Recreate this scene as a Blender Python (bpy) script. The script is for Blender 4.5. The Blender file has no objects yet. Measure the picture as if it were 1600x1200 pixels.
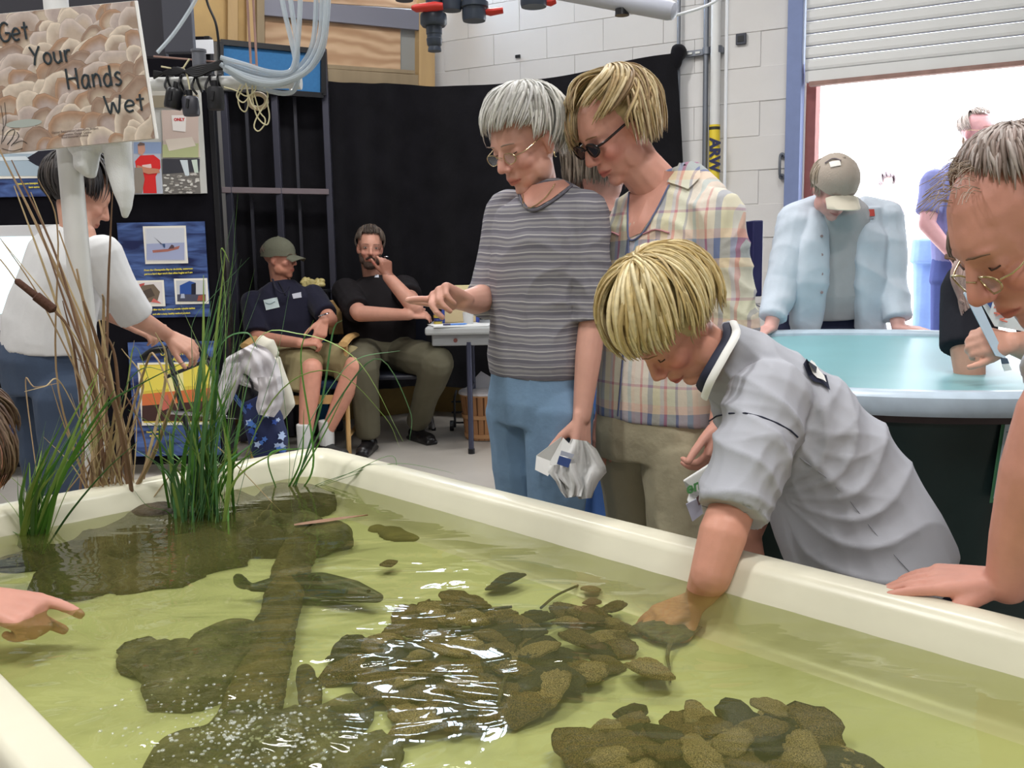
import bpy, bmesh, math, random
import numpy as np
from mathutils import Vector, Matrix, noise as mnoise
random.seed(7); np.random.seed(7)
S = bpy.context.scene
COL = S.collection
PI = math.pi
# ------------------------------------------------------------------ camera
F = 1460.0; CAMH = 1.15; PITCH = math.radians(8.0); ROLL = 0.018
fwd = Vector((0, math.cos(PITCH), -math.sin(PITCH)))
r0 = Vector((1, 0, 0)); u0 = r0.cross(fwd)
cr = r0 * math.cos(ROLL) - u0 * math.sin(ROLL)
cu = u0 * math.cos(ROLL) + r0 * math.sin(ROLL)
CAM = Vector((0, 0, CAMH))
cam_d = bpy.data.cameras.new('camera'); cam = bpy.data.objects.new('camera', cam_d); COL.objects.link(cam)
M = Matrix.Identity(4)
for i in range(3):
    M[i][0] = cr[i]; M[i][1] = cu[i]; M[i][2] = -fwd[i]; M[i][3] = CAM[i]
cam.matrix_world = M
cam_d.sensor_width = 36.0; cam_d.lens = F / 1600 * 36; cam_d.clip_start = 0.02; cam_d.clip_end = 200
S.camera = cam
# ------------------------------------------------------------------ light
S.view_settings.view_transform = 'Standard'; S.view_settings.look = 'None'
S.view_settings.exposure = 0.0; S.view_settings.gamma = 1.0; S.view_settings.use_curve_mapping = False
try:
    S.cycles.use_denoising = True
    S.cycles.max_bounces = 7; S.cycles.diffuse_bounces = 3; S.cycles.glossy_bounces = 3
    S.cycles.transparent_max_bounces = 10; S.cycles.transmission_bounces = 3
    S.cycles.sample_clamp_indirect = 6.0; S.cycles.caustics_reflective = False; S.cycles.caustics_refractive = False
except Exception: pass
W = bpy.data.worlds.new('world'); S.world = W; W.use_nodes = True
bg = W.node_tree.nodes['Background']; bg.inputs[0].default_value = (0.90, 0.95, 1.0, 1); bg.inputs[1].default_value = 6.0
# fluorescent ceiling fixtures: (x, y, z, rotz, watts)
FIXTURES = [(-0.6, 4.3, 3.75, 0.5, 50), (1.1, 1.0, 3.75, 0.5, 52), (-1.6, 1.2, 3.75, 0.5, 52), (0.9, 3.4, 3.75, 0.5, 34), (-0.2, -1.8, 3.75, 0.5, 52), (-2.9, 3.2, 3.75, 0.5, 40)]
# ------------------------------------------------------------------ helpers
def P(px, py, d):
    """point seen at a photograph pixel, d metres away along +Y (real distances are chosen per object)"""
    r = fwd * F + cr * (px - 800) + cu * (600 - py)
    return CAM + r * (d / r.y)
def G(px, py, z=0.0):
    r = fwd * F + cr * (px - 800) + cu * (600 - py)
    return CAM + r * ((z - CAM.z) / r.z)
def V(*a): return Vector(a)
def lin(c):
    c = c / 255.0
    return c / 12.92 if c <= 0.04045 else ((c + 0.055) / 1.055) ** 2.4
def C(r, g, b): return (lin(r), lin(g), lin(b), 1.0)
_m = {}
def mat(name, col, rough=0.6, metal=0.0, spec=0.4, var=0.0, vscale=20.0, bump=0.0, bscale=40.0, attr=None, sheen=0.0, emit=0.0, alpha=1.0, trans=0.0, stretch=None, sss=0.0, bdist=0.01):
    if name in _m: return _m[name]
    m = bpy.data.materials.new(name); m.use_nodes = True; nt = m.node_tree; b = nt.nodes['Principled BSDF']
    b.inputs['Base Color'].default_value = col; b.inputs['Roughness'].default_value = rough
    b.inputs['Metallic'].default_value = metal; b.inputs['Specular IOR Level'].default_value = spec
    b.inputs['Sheen Weight'].default_value = sheen; b.inputs['Alpha'].default_value = alpha
    b.inputs['Transmission Weight'].default_value = trans
    if sss: b.inputs['Subsurface Weight'].default_value = sss; b.inputs['Subsurface Scale'].default_value = 0.01
    if emit: b.inputs['Emission Color'].default_value = col; b.inputs['Emission Strength'].default_value = emit
    L = nt.links; N = nt.nodes
    src = None
    if attr:
        a = N.new('ShaderNodeAttribute'); a.attribute_name = attr
        mx = N.new('ShaderNodeMix'); mx.data_type = 'RGBA'; mx.blend_type = 'MULTIPLY'; mx.inputs[0].default_value = 1
        mx.inputs[6].default_value = col; L.new(a.outputs['Color'], mx.inputs[7]); src = mx.outputs[2]
    co = None
    if var or bump:
        tc = N.new('ShaderNodeTexCoord'); co = tc.outputs['Object']
        if stretch:
            mp = N.new('ShaderNodeMapping'); mp.inputs['Scale'].default_value = stretch; L.new(co, mp.inputs[0]); co = mp.outputs[0]
    if var:
        n = N.new('ShaderNodeTexNoise'); n.inputs['Scale'].default_value = vscale; n.inputs['Detail'].default_value = 5; L.new(co, n.inputs['Vector'])
        mr = N.new('ShaderNodeMapRange'); mr.inputs[1].default_value = 0.3; mr.inputs[2].default_value = 0.7; mr.inputs[3].default_value = 1 - var; mr.inputs[4].default_value = 1 + var
        L.new(n.outputs[0], mr.inputs[0])
        m2 = N.new('ShaderNodeMix'); m2.data_type = 'RGBA'; m2.blend_type = 'MULTIPLY'; m2.inputs[0].default_value = 1
        if src: L.new(src, m2.inputs[6])
        else: m2.inputs[6].default_value = col
        L.new(mr.outputs[0], m2.inputs[7]); src = m2.outputs[2]
    if src: L.new(src, b.inputs['Base Color'])
    if bump:
        n = N.new('ShaderNodeTexNoise'); n.inputs['Scale'].default_value = bscale; n.inputs['Detail'].default_value = 4; L.new(co, n.inputs['Vector'])
        bp = N.new('ShaderNodeBump'); bp.inputs['Strength'].default_value = bump; bp.inputs['Distance'].default_value = bdist
        L.new(n.outputs[0], bp.inputs['Height']); L.new(bp.outputs[0], b.inputs['Normal'])
    _m[name] = m; return m
def tag(o, label=None, cat=None, group=None, kind=None):
    if label: o['label'] = label
    if cat: o['category'] = cat
    if group: o['group'] = group
    if kind: o['kind'] = kind
    return o
def empty(name, loc=(0, 0, 0), label=None, cat=None, group=None, rot=0, kind=None, parent=None):
    o = bpy.data.objects.new(name, None); COL.objects.link(o); o.location = loc; o.rotation_euler = (0, 0, rot); o.empty_display_size = 0.05
    if parent: o.parent = parent
    o['_o'] = 1; del o['_o']
    return tag(o, label, cat, group, kind)
def wm(o):
    m = Matrix.Identity(4)
    while o is not None:
        m = o.matrix_parent_inverse @ Matrix.LocRotScale(o.location, o.rotation_euler, o.scale) @ m if o.parent else Matrix.LocRotScale(o.location, o.rotation_euler, o.scale) @ m
        o = o.parent
    return m
def link(name, me, parent=None, label=None, world=True):
    """link a mesh given in world coordinates; under a parent it is re-expressed in the parent's frame"""
    o = bpy.data.objects.new(name, me); COL.objects.link(o)
    if parent is not None:
        o.parent = parent
        if world: me.transform(wm(parent).inverted())
    if label: o['label'] = label
    return o
def recenter(o):
    """move a top-level mesh's origin to the base of its bounds"""
    me = o.data; n = len(me.vertices)
    co = np.empty(n * 3, dtype=np.float32); me.vertices.foreach_get('co', co); co = co.reshape(-1, 3)
    c = Vector(((co[:, 0].min() + co[:, 0].max()) / 2, (co[:, 1].min() + co[:, 1].max()) / 2, float(co[:, 2].min())))
    me.transform(Matrix.Translation(-c)); o.location = c; return o
class MB:
    """collects simple solids, builds one mesh (world coordinates)"""
    def __init__(s): s.v = []; s.f = []; s.n = 0; s.fm = []; s.cur = 0; s.vc = []
    def add(s, vs, fs, col=None):
        vs = [tuple(p) for p in vs]
        s.v += vs; s.f += [tuple(i + s.n for i in f) for f in fs]; s.fm += [s.cur] * len(fs); s.n += len(vs)
        s.vc += [col or (1, 1, 1, 1)] * len(vs)
        return s
    def box(s, c, size, R=None, col=None):
        c = Vector(c); h = Vector(size) / 2
        vs = [Vector((x * h.x, y * h.y, z * h.z)) for x in (-1, 1) for y in (-1, 1) for z in (-1, 1)]
        if R is not None: vs = [R @ v for v in vs]
        return s.add([v + c for v in vs], [(0, 1, 3, 2), (4, 6, 7, 5), (0, 4, 5, 1), (2, 3, 7, 6), (0, 2, 6, 4), (1, 5, 7, 3)], col)
    def bar(s, a, b, w, h, up=(0, 0, 1), col=None):
        a = Vector(a); b = Vector(b); x = (b - a); L = x.length; x.normalize(); u = Vector(up)
        y = u.cross(x); y = y.normalized() if y.length > 1e-5 else Vector((1, 0, 0)); z = x.cross(y)
        R = Matrix((x, y, z)).transposed()
        return s.box((a + b) / 2, (L, w, h), R, col)
    def tube(s, pts, rad, n=8, flat=1.0, caps=True, col=None, up=None):
        v, f = tube(pts, rad, n, flat, caps, up); return s.add(v, f, col)
    def quad(s, a, b, c, d, col=None): return s.add([a, b, c, d], [(0, 1, 2, 3)], col)
    def prism(s, poly, z0, z1, fr=None, col=None):
        """poly: list of 2D points in frame fr (o,x,y,z)"""
        o, x, y, z = fr if fr else (V(0, 0, 0), V(1, 0, 0), V(0, 1, 0), V(0, 0, 1))
        n = len(poly)
        vs = [o + x * p[0] + y * p[1] + z * z0 for p in poly] + [o + x * p[0] + y * p[1] + z * z1 for p in poly]
        fs = [tuple(range(n))[::-1], tuple(range(n, 2 * n))] + [(i, (i + 1) % n, n + (i + 1) % n, n + i) for i in range(n)]
        return s.add(vs, fs, col)
    def lathe(s, o, prof, ax=(0, 0, 1), n=20, col=None):
        o = Vector(o); z = Vector(ax).normalized(); x = z.orthogonal().normalized(); y = z.cross(x)
        vs = []; fs = []
        for (r, h) in prof:
            for k in range(n):
                a = 2 * PI * k / n; vs.append(o + z * h + x * (r * math.cos(a)) + y * (r * math.sin(a)))
        for i in range(len(prof) - 1):
            for k in range(n):
                fs.append((i * n + k, i * n + (k + 1) % n, (i + 1) * n + (k + 1) % n, (i + 1) * n + k))
        if prof[0][0] > 1e-4: fs.append(tuple(range(n))[::-1])
        if prof[-1][0] > 1e-4: fs.append(tuple((len(prof) - 1) * n + k for k in range(n)))
        return s.add(vs, fs, col)
    def ell(s, c, r, R=None, nu=14, nv=9, col=None):
        v, f = ellip(c, r, R, nu, nv); return s.add(v, f, col)
    def build(s, name, m, parent=None, smooth=True, bevel=0, label=None, colattr=False, world=True, ang=40):
        me = bpy.data.meshes.new(name); me.from_pydata(s.v, [], s.f)
        ms = m if isinstance(m, (list, tuple)) else [m]
        for q in ms: me.materials.append(q)
        if len(ms) > 1: me.polygons.foreach_set('material_index', s.fm)
        if colattr:
            a = me.color_attributes.new('Col', 'FLOAT_COLOR', 'POINT'); a.data.foreach_set('color', np.array(s.vc, dtype=np.float32).ravel())
        bm = bmesh.new(); bm.from_mesh(me); bmesh.ops.recalc_face_normals(bm, faces=bm.faces)
        if bevel: 
            try: bmesh.ops.bevel(bm, geom=[e for e in bm.edges if e.calc_face_angle(0) > 0.6], offset=bevel, segments=2, affect='EDGES', profile=0.5)
            except Exception: pass
        bm.to_mesh(me); bm.free()
        if smooth:
            me.polygons.foreach_set('use_smooth', [True] * len(me.polygons))
            try: me.set_sharp_from_angle(angle=math.radians(ang))
            except Exception: pass
        me.update()
        o = link(name, me, parent, label, world)
        if parent is None: recenter(o)
        return o
def tube(pts, rad, n=8, flat=1.0, caps=True, up=None):
    p = np.array([tuple(q) for q in pts], dtype=float); m = len(p)
    r = np.full(m, rad, dtype=float) if np.isscalar(rad) else np.array(rad, dtype=float)
    t = np.gradient(p, axis=0); t /= (np.linalg.norm(t, axis=1)[:, None] + 1e-12)
    u = np.array(tuple(up), dtype=float) if up is not None else np.array([0.13, 0.21, 0.97])
    if abs(t[0] @ u) > 0.95: u = np.array([0.9, 0.3, 0.1])
    vs = []
    for i in range(m):
        x = u - (u @ t[i]) * t[i]; x /= np.linalg.norm(x) + 1e-12; u = x if up is None else u
        y = np.cross(t[i], x)
        for k in range(n):
            a = 2 * PI * k / n; vs.append(p[i] + (x * math.cos(a) * flat + y * math.sin(a)) * r[i])
    fs = [(i * n + k, i * n + (k + 1) % n, (i + 1) * n + (k + 1) % n, (i + 1) * n + k) for i in range(m - 1) for k in range(n)]
    if caps: fs += [tuple(range(n))[::-1], tuple((m - 1) * n + k for k in range(n))]
    return vs, fs
def ellip(c, r, R=None, nu=14, nv=9):
    c = Vector(c); vs = [Vector((0, 0, 1))]
    for j in range(1, nv):
        t = PI * j / nv
        for k in range(nu):
            a = 2 * PI * k / nu; vs.append(Vector((math.sin(t) * math.cos(a), math.sin(t) * math.sin(a), math.cos(t))))
    vs.append(Vector((0, 0, -1)))
    fs = [(0, 1 + k, 1 + (k + 1) % nu) for k in range(nu)]
    for j in range(nv - 2):
        for k in range(nu): fs.append((1 + j * nu + k, 1 + (j + 1) * nu + k, 1 + (j + 1) * nu + (k + 1) % nu, 1 + j * nu + (k + 1) % nu))
    b = 1 + (nv - 2) * nu; fs += [(b + k, len(vs) - 1, b + (k + 1) % nu) for k in range(nu)]
    vs = [Vector((v.x * r[0], v.y * r[1], v.z * r[2])) for v in vs]
    if R is not None: vs = [R @ v for v in vs]
    return [v + c for v in vs], fs
def spline(pts, n=24):
    """Catmull-Rom through points"""
    p = [np.array(tuple(q), dtype=float) for q in pts]; p = [2 * p[0] - p[1]] + p + [2 * p[-1] - p[-2]]
    out = []; k = len(p) - 3
    for i in range(n):
        t = i / (n - 1) * k; s = min(int(t), k - 1); t -= s; a, b, c, d = p[s:s + 4]
        out.append(0.5 * ((2 * b) + (-a + c) * t + (2 * a - 5 * b + 4 * c - d) * t * t + (-a + 3 * b - 3 * c + d) * t ** 3))
    return out
def frame(x, z):
    x = Vector(x).normalized(); z = Vector(z); y = z.cross(x).normalized(); z = x.cross(y)
    return Matrix((x, y, z)).transposed()
# ---- smooth noise for numpy arrays
def snoise(p, f, seed=0):
    rs = np.random.RandomState(seed); out = np.zeros(len(p))
    for k in range(5):
        d = rs.normal(size=3); d /= np.linalg.norm(d); ph = rs.rand() * 6.28; g = f * (0.7 + 0.9 * rs.rand())
        w = rs.normal(size=3); w /= np.linalg.norm(w)
        out += np.sin(p @ d * g + ph + 1.3 * np.sin(p @ w * g * 0.6 + ph * 2))
    return out / 3.0
class Blob:
    """closed solids fused into one continuous surface (voxel union)"""
    def __init__(s): s.m = MB()
    def ell(s, c, r, R=None): s.m.ell(c, r, R, 16, 10); return s
    def sph(s, c, r): s.m.ell(c, (r, r, r), None, 14, 9); return s
    def cap(s, a, b, ra, rb, asp=1.0, up=(0, 0, 1), fa=False, fb=False):
        """tapered limb; asp squashes along up; fa/fb cut that end flat"""
        a = Vector(a); b = Vector(b); x = b - a; L = x.length
        if L < 1e-6: return s.sph(a, ra)
        x.normalize(); u = Vector(up); y = u.cross(x)
        if y.length < 1e-3: y = Vector((1, 0, 0)).cross(x)
        y.normalize(); z = x.cross(y); prof = []
        if fa: prof += [(ra, 0)]
        else: prof += [(ra * math.sin(t), -ra * math.cos(t) * 0.9) for t in (0.05, 0.5, 1.0, 1.57)]
        if fb: prof += [(rb, L)]
        else: prof += [(rb * math.sin(t), L - rb * math.cos(t) * 0.9) for t in (1.57, 2.1, 2.6, 3.09)]
        n = 14; vs = []; fs = []
        for (r, h) in prof:
            for k in range(n):
                q = 2 * PI * k / n; vs.append(a + x * h + y * (r * math.cos(q)) + z * (r * asp * math.sin(q)))
        for i in range(len(prof) - 1):
            for k in range(n): fs.append((i * n + k, i * n + (k + 1) % n, (i + 1) * n + (k + 1) % n, (i + 1) * n + k))
        fs += [tuple(range(n))[::-1], tuple((len(prof) - 1) * n + k for k in range(n))]
        s.m.add(vs, fs); return s
    def chain(s, pts, rs, asp=1.0, up=(0, 0, 1), fa=False, fb=False):
        k = len(pts) - 1
        for i in range(k): s.cap(pts[i], pts[i + 1], rs[i], rs[i + 1], asp, up, fa and i == 0, fb and i == k - 1)
        return s
    def loft(s, rings, side, n=20, e=2.4):
        """rings: (centre, halfwidth, halfdepth[, side]); ring planes follow the spine"""
        m = len(rings); cs = [Vector(r[0]) for r in rings]; vs = []; fs = []
        for i, r in enumerate(rings):
            t = (cs[min(i + 1, m - 1)] - cs[max(i - 1, 0)]).normalized(); sd = Vector(r[3] if len(r) > 3 else side)
            y = (sd - t * sd.dot(t)).normalized(); z = t.cross(y)
            for k in range(n):
                a = 2 * PI * k / n; ca, sa = math.cos(a), math.sin(a)
                vs.append(cs[i] + y * (r[1] * math.copysign(abs(ca) ** (2 / e), ca)) + z * (r[2] * math.copysign(abs(sa) ** (2 / e), sa)))
        for i in range(m - 1):
            for k in range(n): fs.append((i * n + k, i * n + (k + 1) % n, (i + 1) * n + (k + 1) % n, (i + 1) * n + k))
        fs += [tuple(range(n))[::-1], tuple((m - 1) * n + k for k in range(n))]
        s.m.add(vs, fs); return s
    def build(s, name, m, parent=None, voxel=0.006, smooth=3, post=None, label=None, sfac=0.5):
        me = bpy.data.meshes.new(name); me.from_pydata(s.m.v, [], s.m.f)
        bm = bmesh.new(); bm.from_mesh(me); bmesh.ops.recalc_face_normals(bm, faces=bm.faces); bm.to_mesh(me); bm.free()
        o = bpy.data.objects.new(name, me); COL.objects.link(o)
        md = o.modifiers.new('r', 'REMESH'); md.mode = 'VOXEL'; md.voxel_size = voxel; md.use_smooth_shade = True
        if smooth: sm = o.modifiers.new('s', 'SMOOTH'); sm.iterations = smooth; sm.factor = sfac
        dg = bpy.context.evaluated_depsgraph_get(); dg.update()
        me2 = bpy.data.meshes.new_from_object(o.evaluated_get(dg)); me2.name = name
        bpy.data.objects.remove(o); bpy.data.meshes.remove(me)
        me2.materials.clear()
        for q in (m if isinstance(m, (list, tuple)) else [m]): me2.materials.append(q)
        if post: post(me2)
        me2.polygons.foreach_set('use_smooth', [True] * len(me2.polygons)); me2.update()
        ob = link(name, me2, parent, label)
        if parent is None: recenter(ob)
        return ob
def getv(me):
    a = np.empty(len(me.vertices) * 3, dtype=np.float32); me.vertices.foreach_get('co', a); return a.reshape(-1, 3).astype(float)
def getn(me):
    a = np.empty(len(me.vertices) * 3, dtype=np.float32)
    try: me.vertex_normals.foreach_get('vector', a)
    except Exception: me.vertices.foreach_get('normal', a)
    return a.reshape(-1, 3).astype(float)
def setv(me, v): me.vertices.foreach_set('co', v.astype(np.float32).ravel()); me.update()
def setcol(me, c):
    a = me.color_attributes.new('Col', 'FLOAT_COLOR', 'POINT') if 'Col' not in me.color_attributes else me.color_attributes['Col']
    c4 = np.ones((len(c), 4), dtype=np.float32); c4[:, :3] = c; a.data.foreach_set('color', c4.ravel())
def folds(amp=0.004, f=40, stretch=(1, 1, 0.35), seed=1, fn=None):
    def post(me):
        v = getv(me); n = getn(me)
        d = snoise(v * np.array(stretch), f, seed); d = 1 - np.abs(d); d = np.clip(d, -1, 1)
        d2 = snoise(v, f * 0.35, seed + 5)
        v = v + n * ((d * amp + d2 * amp * 0.8))[:, None]; setv(me, v)
        if fn: fn(me, v)
    return post
def text_mesh(name, s, size, m, parent, o, x, y, align='CENTER', depth=0.0004, bold=0.0, shear=0.0, label=None):
    cu_ = bpy.data.curves.new(name, 'FONT'); cu_.body = s; cu_.size = size; cu_.align_x = align; cu_.align_y = 'CENTER'
    cu_.extrude = depth; cu_.offset = bold; cu_.shear = shear; cu_.resolution_u = 2
    ob = bpy.data.objects.new(name, cu_); COL.objects.link(ob)
    dg = bpy.context.evaluated_depsgraph_get(); me = bpy.data.meshes.new_from_object(ob.evaluated_get(dg))
    bpy.data.objects.remove(ob); me.materials.clear(); me.materials.append(m)
    x = Vector(x).normalized(); y = Vector(y); z = x.cross(y).normalized(); y = z.cross(x)
    T = Matrix((x, y, z)).transposed().to_4x4(); T.translation = Vector(o); me.transform(T)
    return link(name, me, parent, label)
def copy_tree(o, parent=None, loc=None):
    c = o.copy(); COL.objects.link(c); c.parent = parent
    if parent: c.matrix_parent_inverse = o.matrix_parent_inverse.copy()
    for ch in o.children: copy_tree(ch, c)
    return c
# ================================================================== materials
M_white = mat('white_paint', C(212, 209, 206), 0.62, var=0.03, vscale=3, bump=0.12, bscale=90, bdist=0.004)
M_black = mat('black_cloth', C(22, 21, 25), 0.95, spec=0.08, var=0.25, vscale=6, bump=0.2, bscale=50, sheen=0.15)
M_floor = mat('concrete_floor', C(176, 170, 162), 0.35, var=0.10, vscale=2.2, bump=0.05, bscale=60, bdist=0.003)
M_grey = mat('grey_metal', C(120, 124, 132), 0.4, metal=0.5)
M_chrome = mat('chrome', C(200, 200, 205), 0.15, metal=1.0)
M_dark = mat('dark_metal', C(32, 33, 38), 0.45)
M_blkpl = mat('black_plastic', C(20, 20, 24), 0.35)
M_bluegrey = mat('blue_grey_paint', C(118, 132, 172), 0.5, var=0.04)
M_slat = mat('door_slat_enamel', C(222, 222, 220), 0.45, var=0.03, vscale=5)
M_rust = mat('rusty_bar', C(150, 118, 108), 0.7, var=0.15)
M_wood = mat('yellow_pine', C(190, 158, 112), 0.65, var=0.12, vscale=9, stretch=(1, 1, 0.15), bump=0.1)
M_wood2 = mat('dull_lumber', C(150, 132, 105), 0.7, var=0.12, vscale=9, stretch=(1, 1, 0.15))
def plywood():
    m = bpy.data.materials.new('plywood_grain'); m.use_nodes = True; nt = m.node_tree; N = nt.nodes; L = nt.links; b = N['Principled BSDF']
    tc = N.new('ShaderNodeTexCoord'); mp = N.new('ShaderNodeMapping'); mp.inputs['Scale'].default_value = (1.0, 1.0, 2.6); L.new(tc.outputs['Object'], mp.inputs[0])
    w = N.new('ShaderNodeTexWave'); w.inputs['Scale'].default_value = 1.6; w.inputs['Distortion'].default_value = 11; w.inputs['Detail'].default_value = 3; w.bands_direction = 'Z'
    L.new(mp.outputs[0], w.inputs[0]); r = N.new('ShaderNodeValToRGB'); r.color_ramp.elements[0].color = C(176, 138, 104); r.color_ramp.elements[1].color = C(206, 172, 138)
    L.new(w.outputs[0], r.inputs[0]); L.new(r.outputs[0], b.inputs['Base Color']); b.inputs['Roughness'].default_value = 0.65; return m
M_ply = plywood()
M_tan = mat('tan_base_paint', C(168, 142, 88), 0.8, var=0.12, vscale=8)
M_pvc = mat('white_pvc', C(216, 216, 214), 0.35, var=0.02)
M_ext = mat('outside_concrete', C(225, 222, 215), 0.9)
M_ceil = mat('ceiling_paint', C(150, 150, 150), 0.9)
# ================================================================== setting
A0 = P(1240, 390, 5.6); A0.z = 0                      # a point of the door wall
WD = Vector((-0.876, 0.483, 0))                       # along the wall, away from the door
WN = Vector((-0.483, -0.876, 0))                      # towards the room
def Wp(t, z, off=0.0): return A0 + WD * t + WN * off + Vector((0, 0, z))
def Wpx(px, py, off=0.0):
    """point of the door wall plane seen at a pixel"""
    r = fwd * F + cr * (px - 800) + cu * (600 - py); o = A0 + WN * off
    k = (o - CAM).dot(WN) / r.dot(WN); return CAM + r * k
TK = 2.62
K0 = Wp(TK, 0)                                        # the corner
LD = Vector((-0.862, -0.507, 0)); LN = Vector((0.507, -0.862, 0)).normalized()
def Lp(t, z, off=0.0): return K0 + LD * t + LN * off + Vector((0, 0, z))
def Lpx(px, py, off=0.0):
    r = fwd * F + cr * (px - 800) + cu * (600 - py); o = K0 + LN * off
    k = (o - CAM).dot(LN) / r.dot(LN); return CAM + r * k
ZC = 4.0
def wall_slab(name, a, b, z0, z1, th, n, m=M_white):
    mb = MB(); mb.add([a + Vector((0, 0, z0)), b + Vector((0, 0, z0)), b - n * th + Vector((0, 0, z0)), a - n * th + Vector((0, 0, z0)),
                       a + Vector((0, 0, z1)), b + Vector((0, 0, z1)), b - n * th + Vector((0, 0, z1)), a - n * th + Vector((0, 0, z1))],
                      [(0, 1, 2, 3), (4, 5, 6, 7), (0, 1, 5, 4), (1, 2, 6, 5), (2, 3, 7, 6), (3, 0, 4, 7)])
    return tag(mb.build(name, m, smooth=False), kind='structure')
# floor, exterior ground, ceiling
EC = Wp(-9, 0); E1 = K0 + LD * 8; 
def poly_slab(name, pts, z0, z1, m, kind='structure'):
    mb = MB(); mb.prism([(p.x, p.y) for p in pts], z0, z1); return tag(mb.build(name, m, smooth=False), kind=kind)
R1 = Wp(-4.6, 0); BL = Vector((-4.9, -3.2, 0)); BR = Vector((4.2, -3.2, 0)); KL = Lp(5.2, 0)
poly_slab('floor', [K0 + Vector((0, .3, 0)), KL + Vector((-.3, 0.2, 0)), BL + Vector((-.2, -.2, 0)), BR + Vector((.4, -.2, 0)), R1 + Vector((0, 0, 0)) - WN * 0.24, Wp(0, 0) - WN * 0.24], -0.12, 0.0, M_floor)
poly_slab('ceiling', [K0 + Vector((0, .3, 0)), KL + Vector((-.3, 0.2, 0)), BL + Vector((-.2, -.2, 0)), BR + Vector((.4, -.2, 0)), R1 - WN * 0.24], ZC, ZC + 0.1, M_ceil)
gx = MB(); gx.quad(Wp(12, -0.13, -0.25), Wp(-25, -0.13, -0.25), Wp(-25, -0.13, -40), Wp(12, -0.13, -40))
tag(gx.build('ground_outside', M_ext, smooth=False), kind='structure')
DT0, DT1, DZ = -0.045, -3.3, 2.95                     # door opening along the wall and its head
bigw = wall_slab('wall_right', Wp(DT0 + 0.0, 0), Wp(TK + 0.02, 0), 0, ZC, 0.2, WN)
wall_slab('wall_right', Wp(-4.6, 0), Wp(DT1, 0), 0, ZC, 0.2, WN)
wall_slab('wall_right', Wp(DT1, 0), Wp(DT0, 0), DZ, ZC, 0.2, WN)
wall_slab('wall_back', Lp(5.2, 0), Lp(0.0, 0), 0, ZC, 0.15, LN)
wall_slab('wall_left', BL, KL, 0, ZC, 0.15, Vector((1, 0, 0)))
wall_slab('wall_rear', BR, BL, 0, ZC, 0.15, Vector((0, 1, 0)))
wall_slab('wall_side', R1, BR, 0, ZC, 0.15, Vector((-1, 0, 0)))
# concrete blocks of the door wall, where the photograph shows them
bm_ = MB(); bm_.box((0, 0, 0), (0.3985, 0.014, 0.1972)); 
bme = bpy.data.meshes.new('concrete_block'); bme.from_pydata(bm_.v, [], bm_.f); bme.materials.append(M_white)
q = bmesh.new(); q.from_mesh(bme); bmesh.ops.bevel(q, geom=list(q.edges), offset=0.0018, segments=1, affect='EDGES'); q.to_mesh(bme); q.free()
wmi = wm(bigw).inverted(); ang = math.atan2(WD.y, WD.x)
for r in range(18):
    for c in range(8):
        t = DT0 + 0.06 + 0.2 + c * 0.4 + (0.2 if r % 2 else 0)
        if t + 0.2 > TK or (c > 2 and r < 9): continue
        o = bpy.data.objects.new('concrete_block', bme); COL.objects.link(o); o.parent = bigw
        p = wmi @ Wp(t, 0.12 + r * 0.199, 0.0 + random.uniform(-.0008, .0008)); o.location = p; o.rotation_euler = (0, 0, ang)
# door guide, roller curtain
def along(mb, t0, t1, z0, z1, o0, o1):
    a = [Wp(t0, z0, o0), Wp(t1, z0, o0), Wp(t1, z0, o1), Wp(t0, z0, o1), Wp(t0, z1, o0), Wp(t1, z1, o0), Wp(t1, z1, o1), Wp(t0, z1, o1)]
    return mb.add(a, [(0, 1, 2, 3), (4, 5, 6, 7), (0, 1, 5, 4), (1, 2, 6, 5), (2, 3, 7, 6), (3, 0, 4, 7)])
for nm, t0 in (('left', 0.035), ('right', DT1 - 0.05)):
    m1 = MB(); along(m1, t0 - 0.075, t0 + 0.01, 0, 3.6, 0.0, 0.09); tag(m1.build('trim_1' if nm == 'left' else 'trim_2', M_bluegrey, smooth=False, bevel=0.004), kind='structure')
m1 = MB(); along(m1, -0.10, -0.045, 0, 2.2, -0.16, -0.03); tag(m1.build('trim_3', mat('reddish_jamb', C(150, 92, 88), 0.7, var=0.1), smooth=False), kind='structure')
door = empty('roller_door', Wp(-1.6, 2.12, 0.03), 'white slatted roller door rolled halfway up over the bright opening', 'door', kind='structure'); 
zb = Wpx(1300, 122, 0.03).z
prof = [(0, 0), (0.012, 0.006), (0.017, 0.02), (0.017, 0.05), (0.010, 0.062), (0, 0.066)]
sl = MB(); th = -0.006
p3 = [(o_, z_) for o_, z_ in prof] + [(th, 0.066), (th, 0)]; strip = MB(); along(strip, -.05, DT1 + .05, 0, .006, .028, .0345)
vs = [Wp(-0.05, z_, o_ + 0.03) for o_, z_ in p3] + [Wp(DT1 + 0.05, z_, o_ + 0.03) for o_, z_ in p3]; n = len(p3)
sl.add(vs, [tuple(range(n)), tuple(range(n, 2 * n))] + [(i, (i + 1) % n, n + (i + 1) % n, n + i) for i in range(n)])
s0 = sl.build('slat', M_slat, door, smooth=False); base = s0.location.copy(); g0 = strip.build('slat_shade_strip', mat('slat_shade_blue', C(104, 112, 150), .7), s0, smooth=False, label='painted shade line between slats')  # blue-grey strip colours in the shade line between neighbouring slats
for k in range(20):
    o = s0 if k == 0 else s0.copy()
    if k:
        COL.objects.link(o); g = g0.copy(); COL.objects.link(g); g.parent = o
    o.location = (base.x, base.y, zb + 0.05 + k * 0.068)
s0.data.update()
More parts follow.
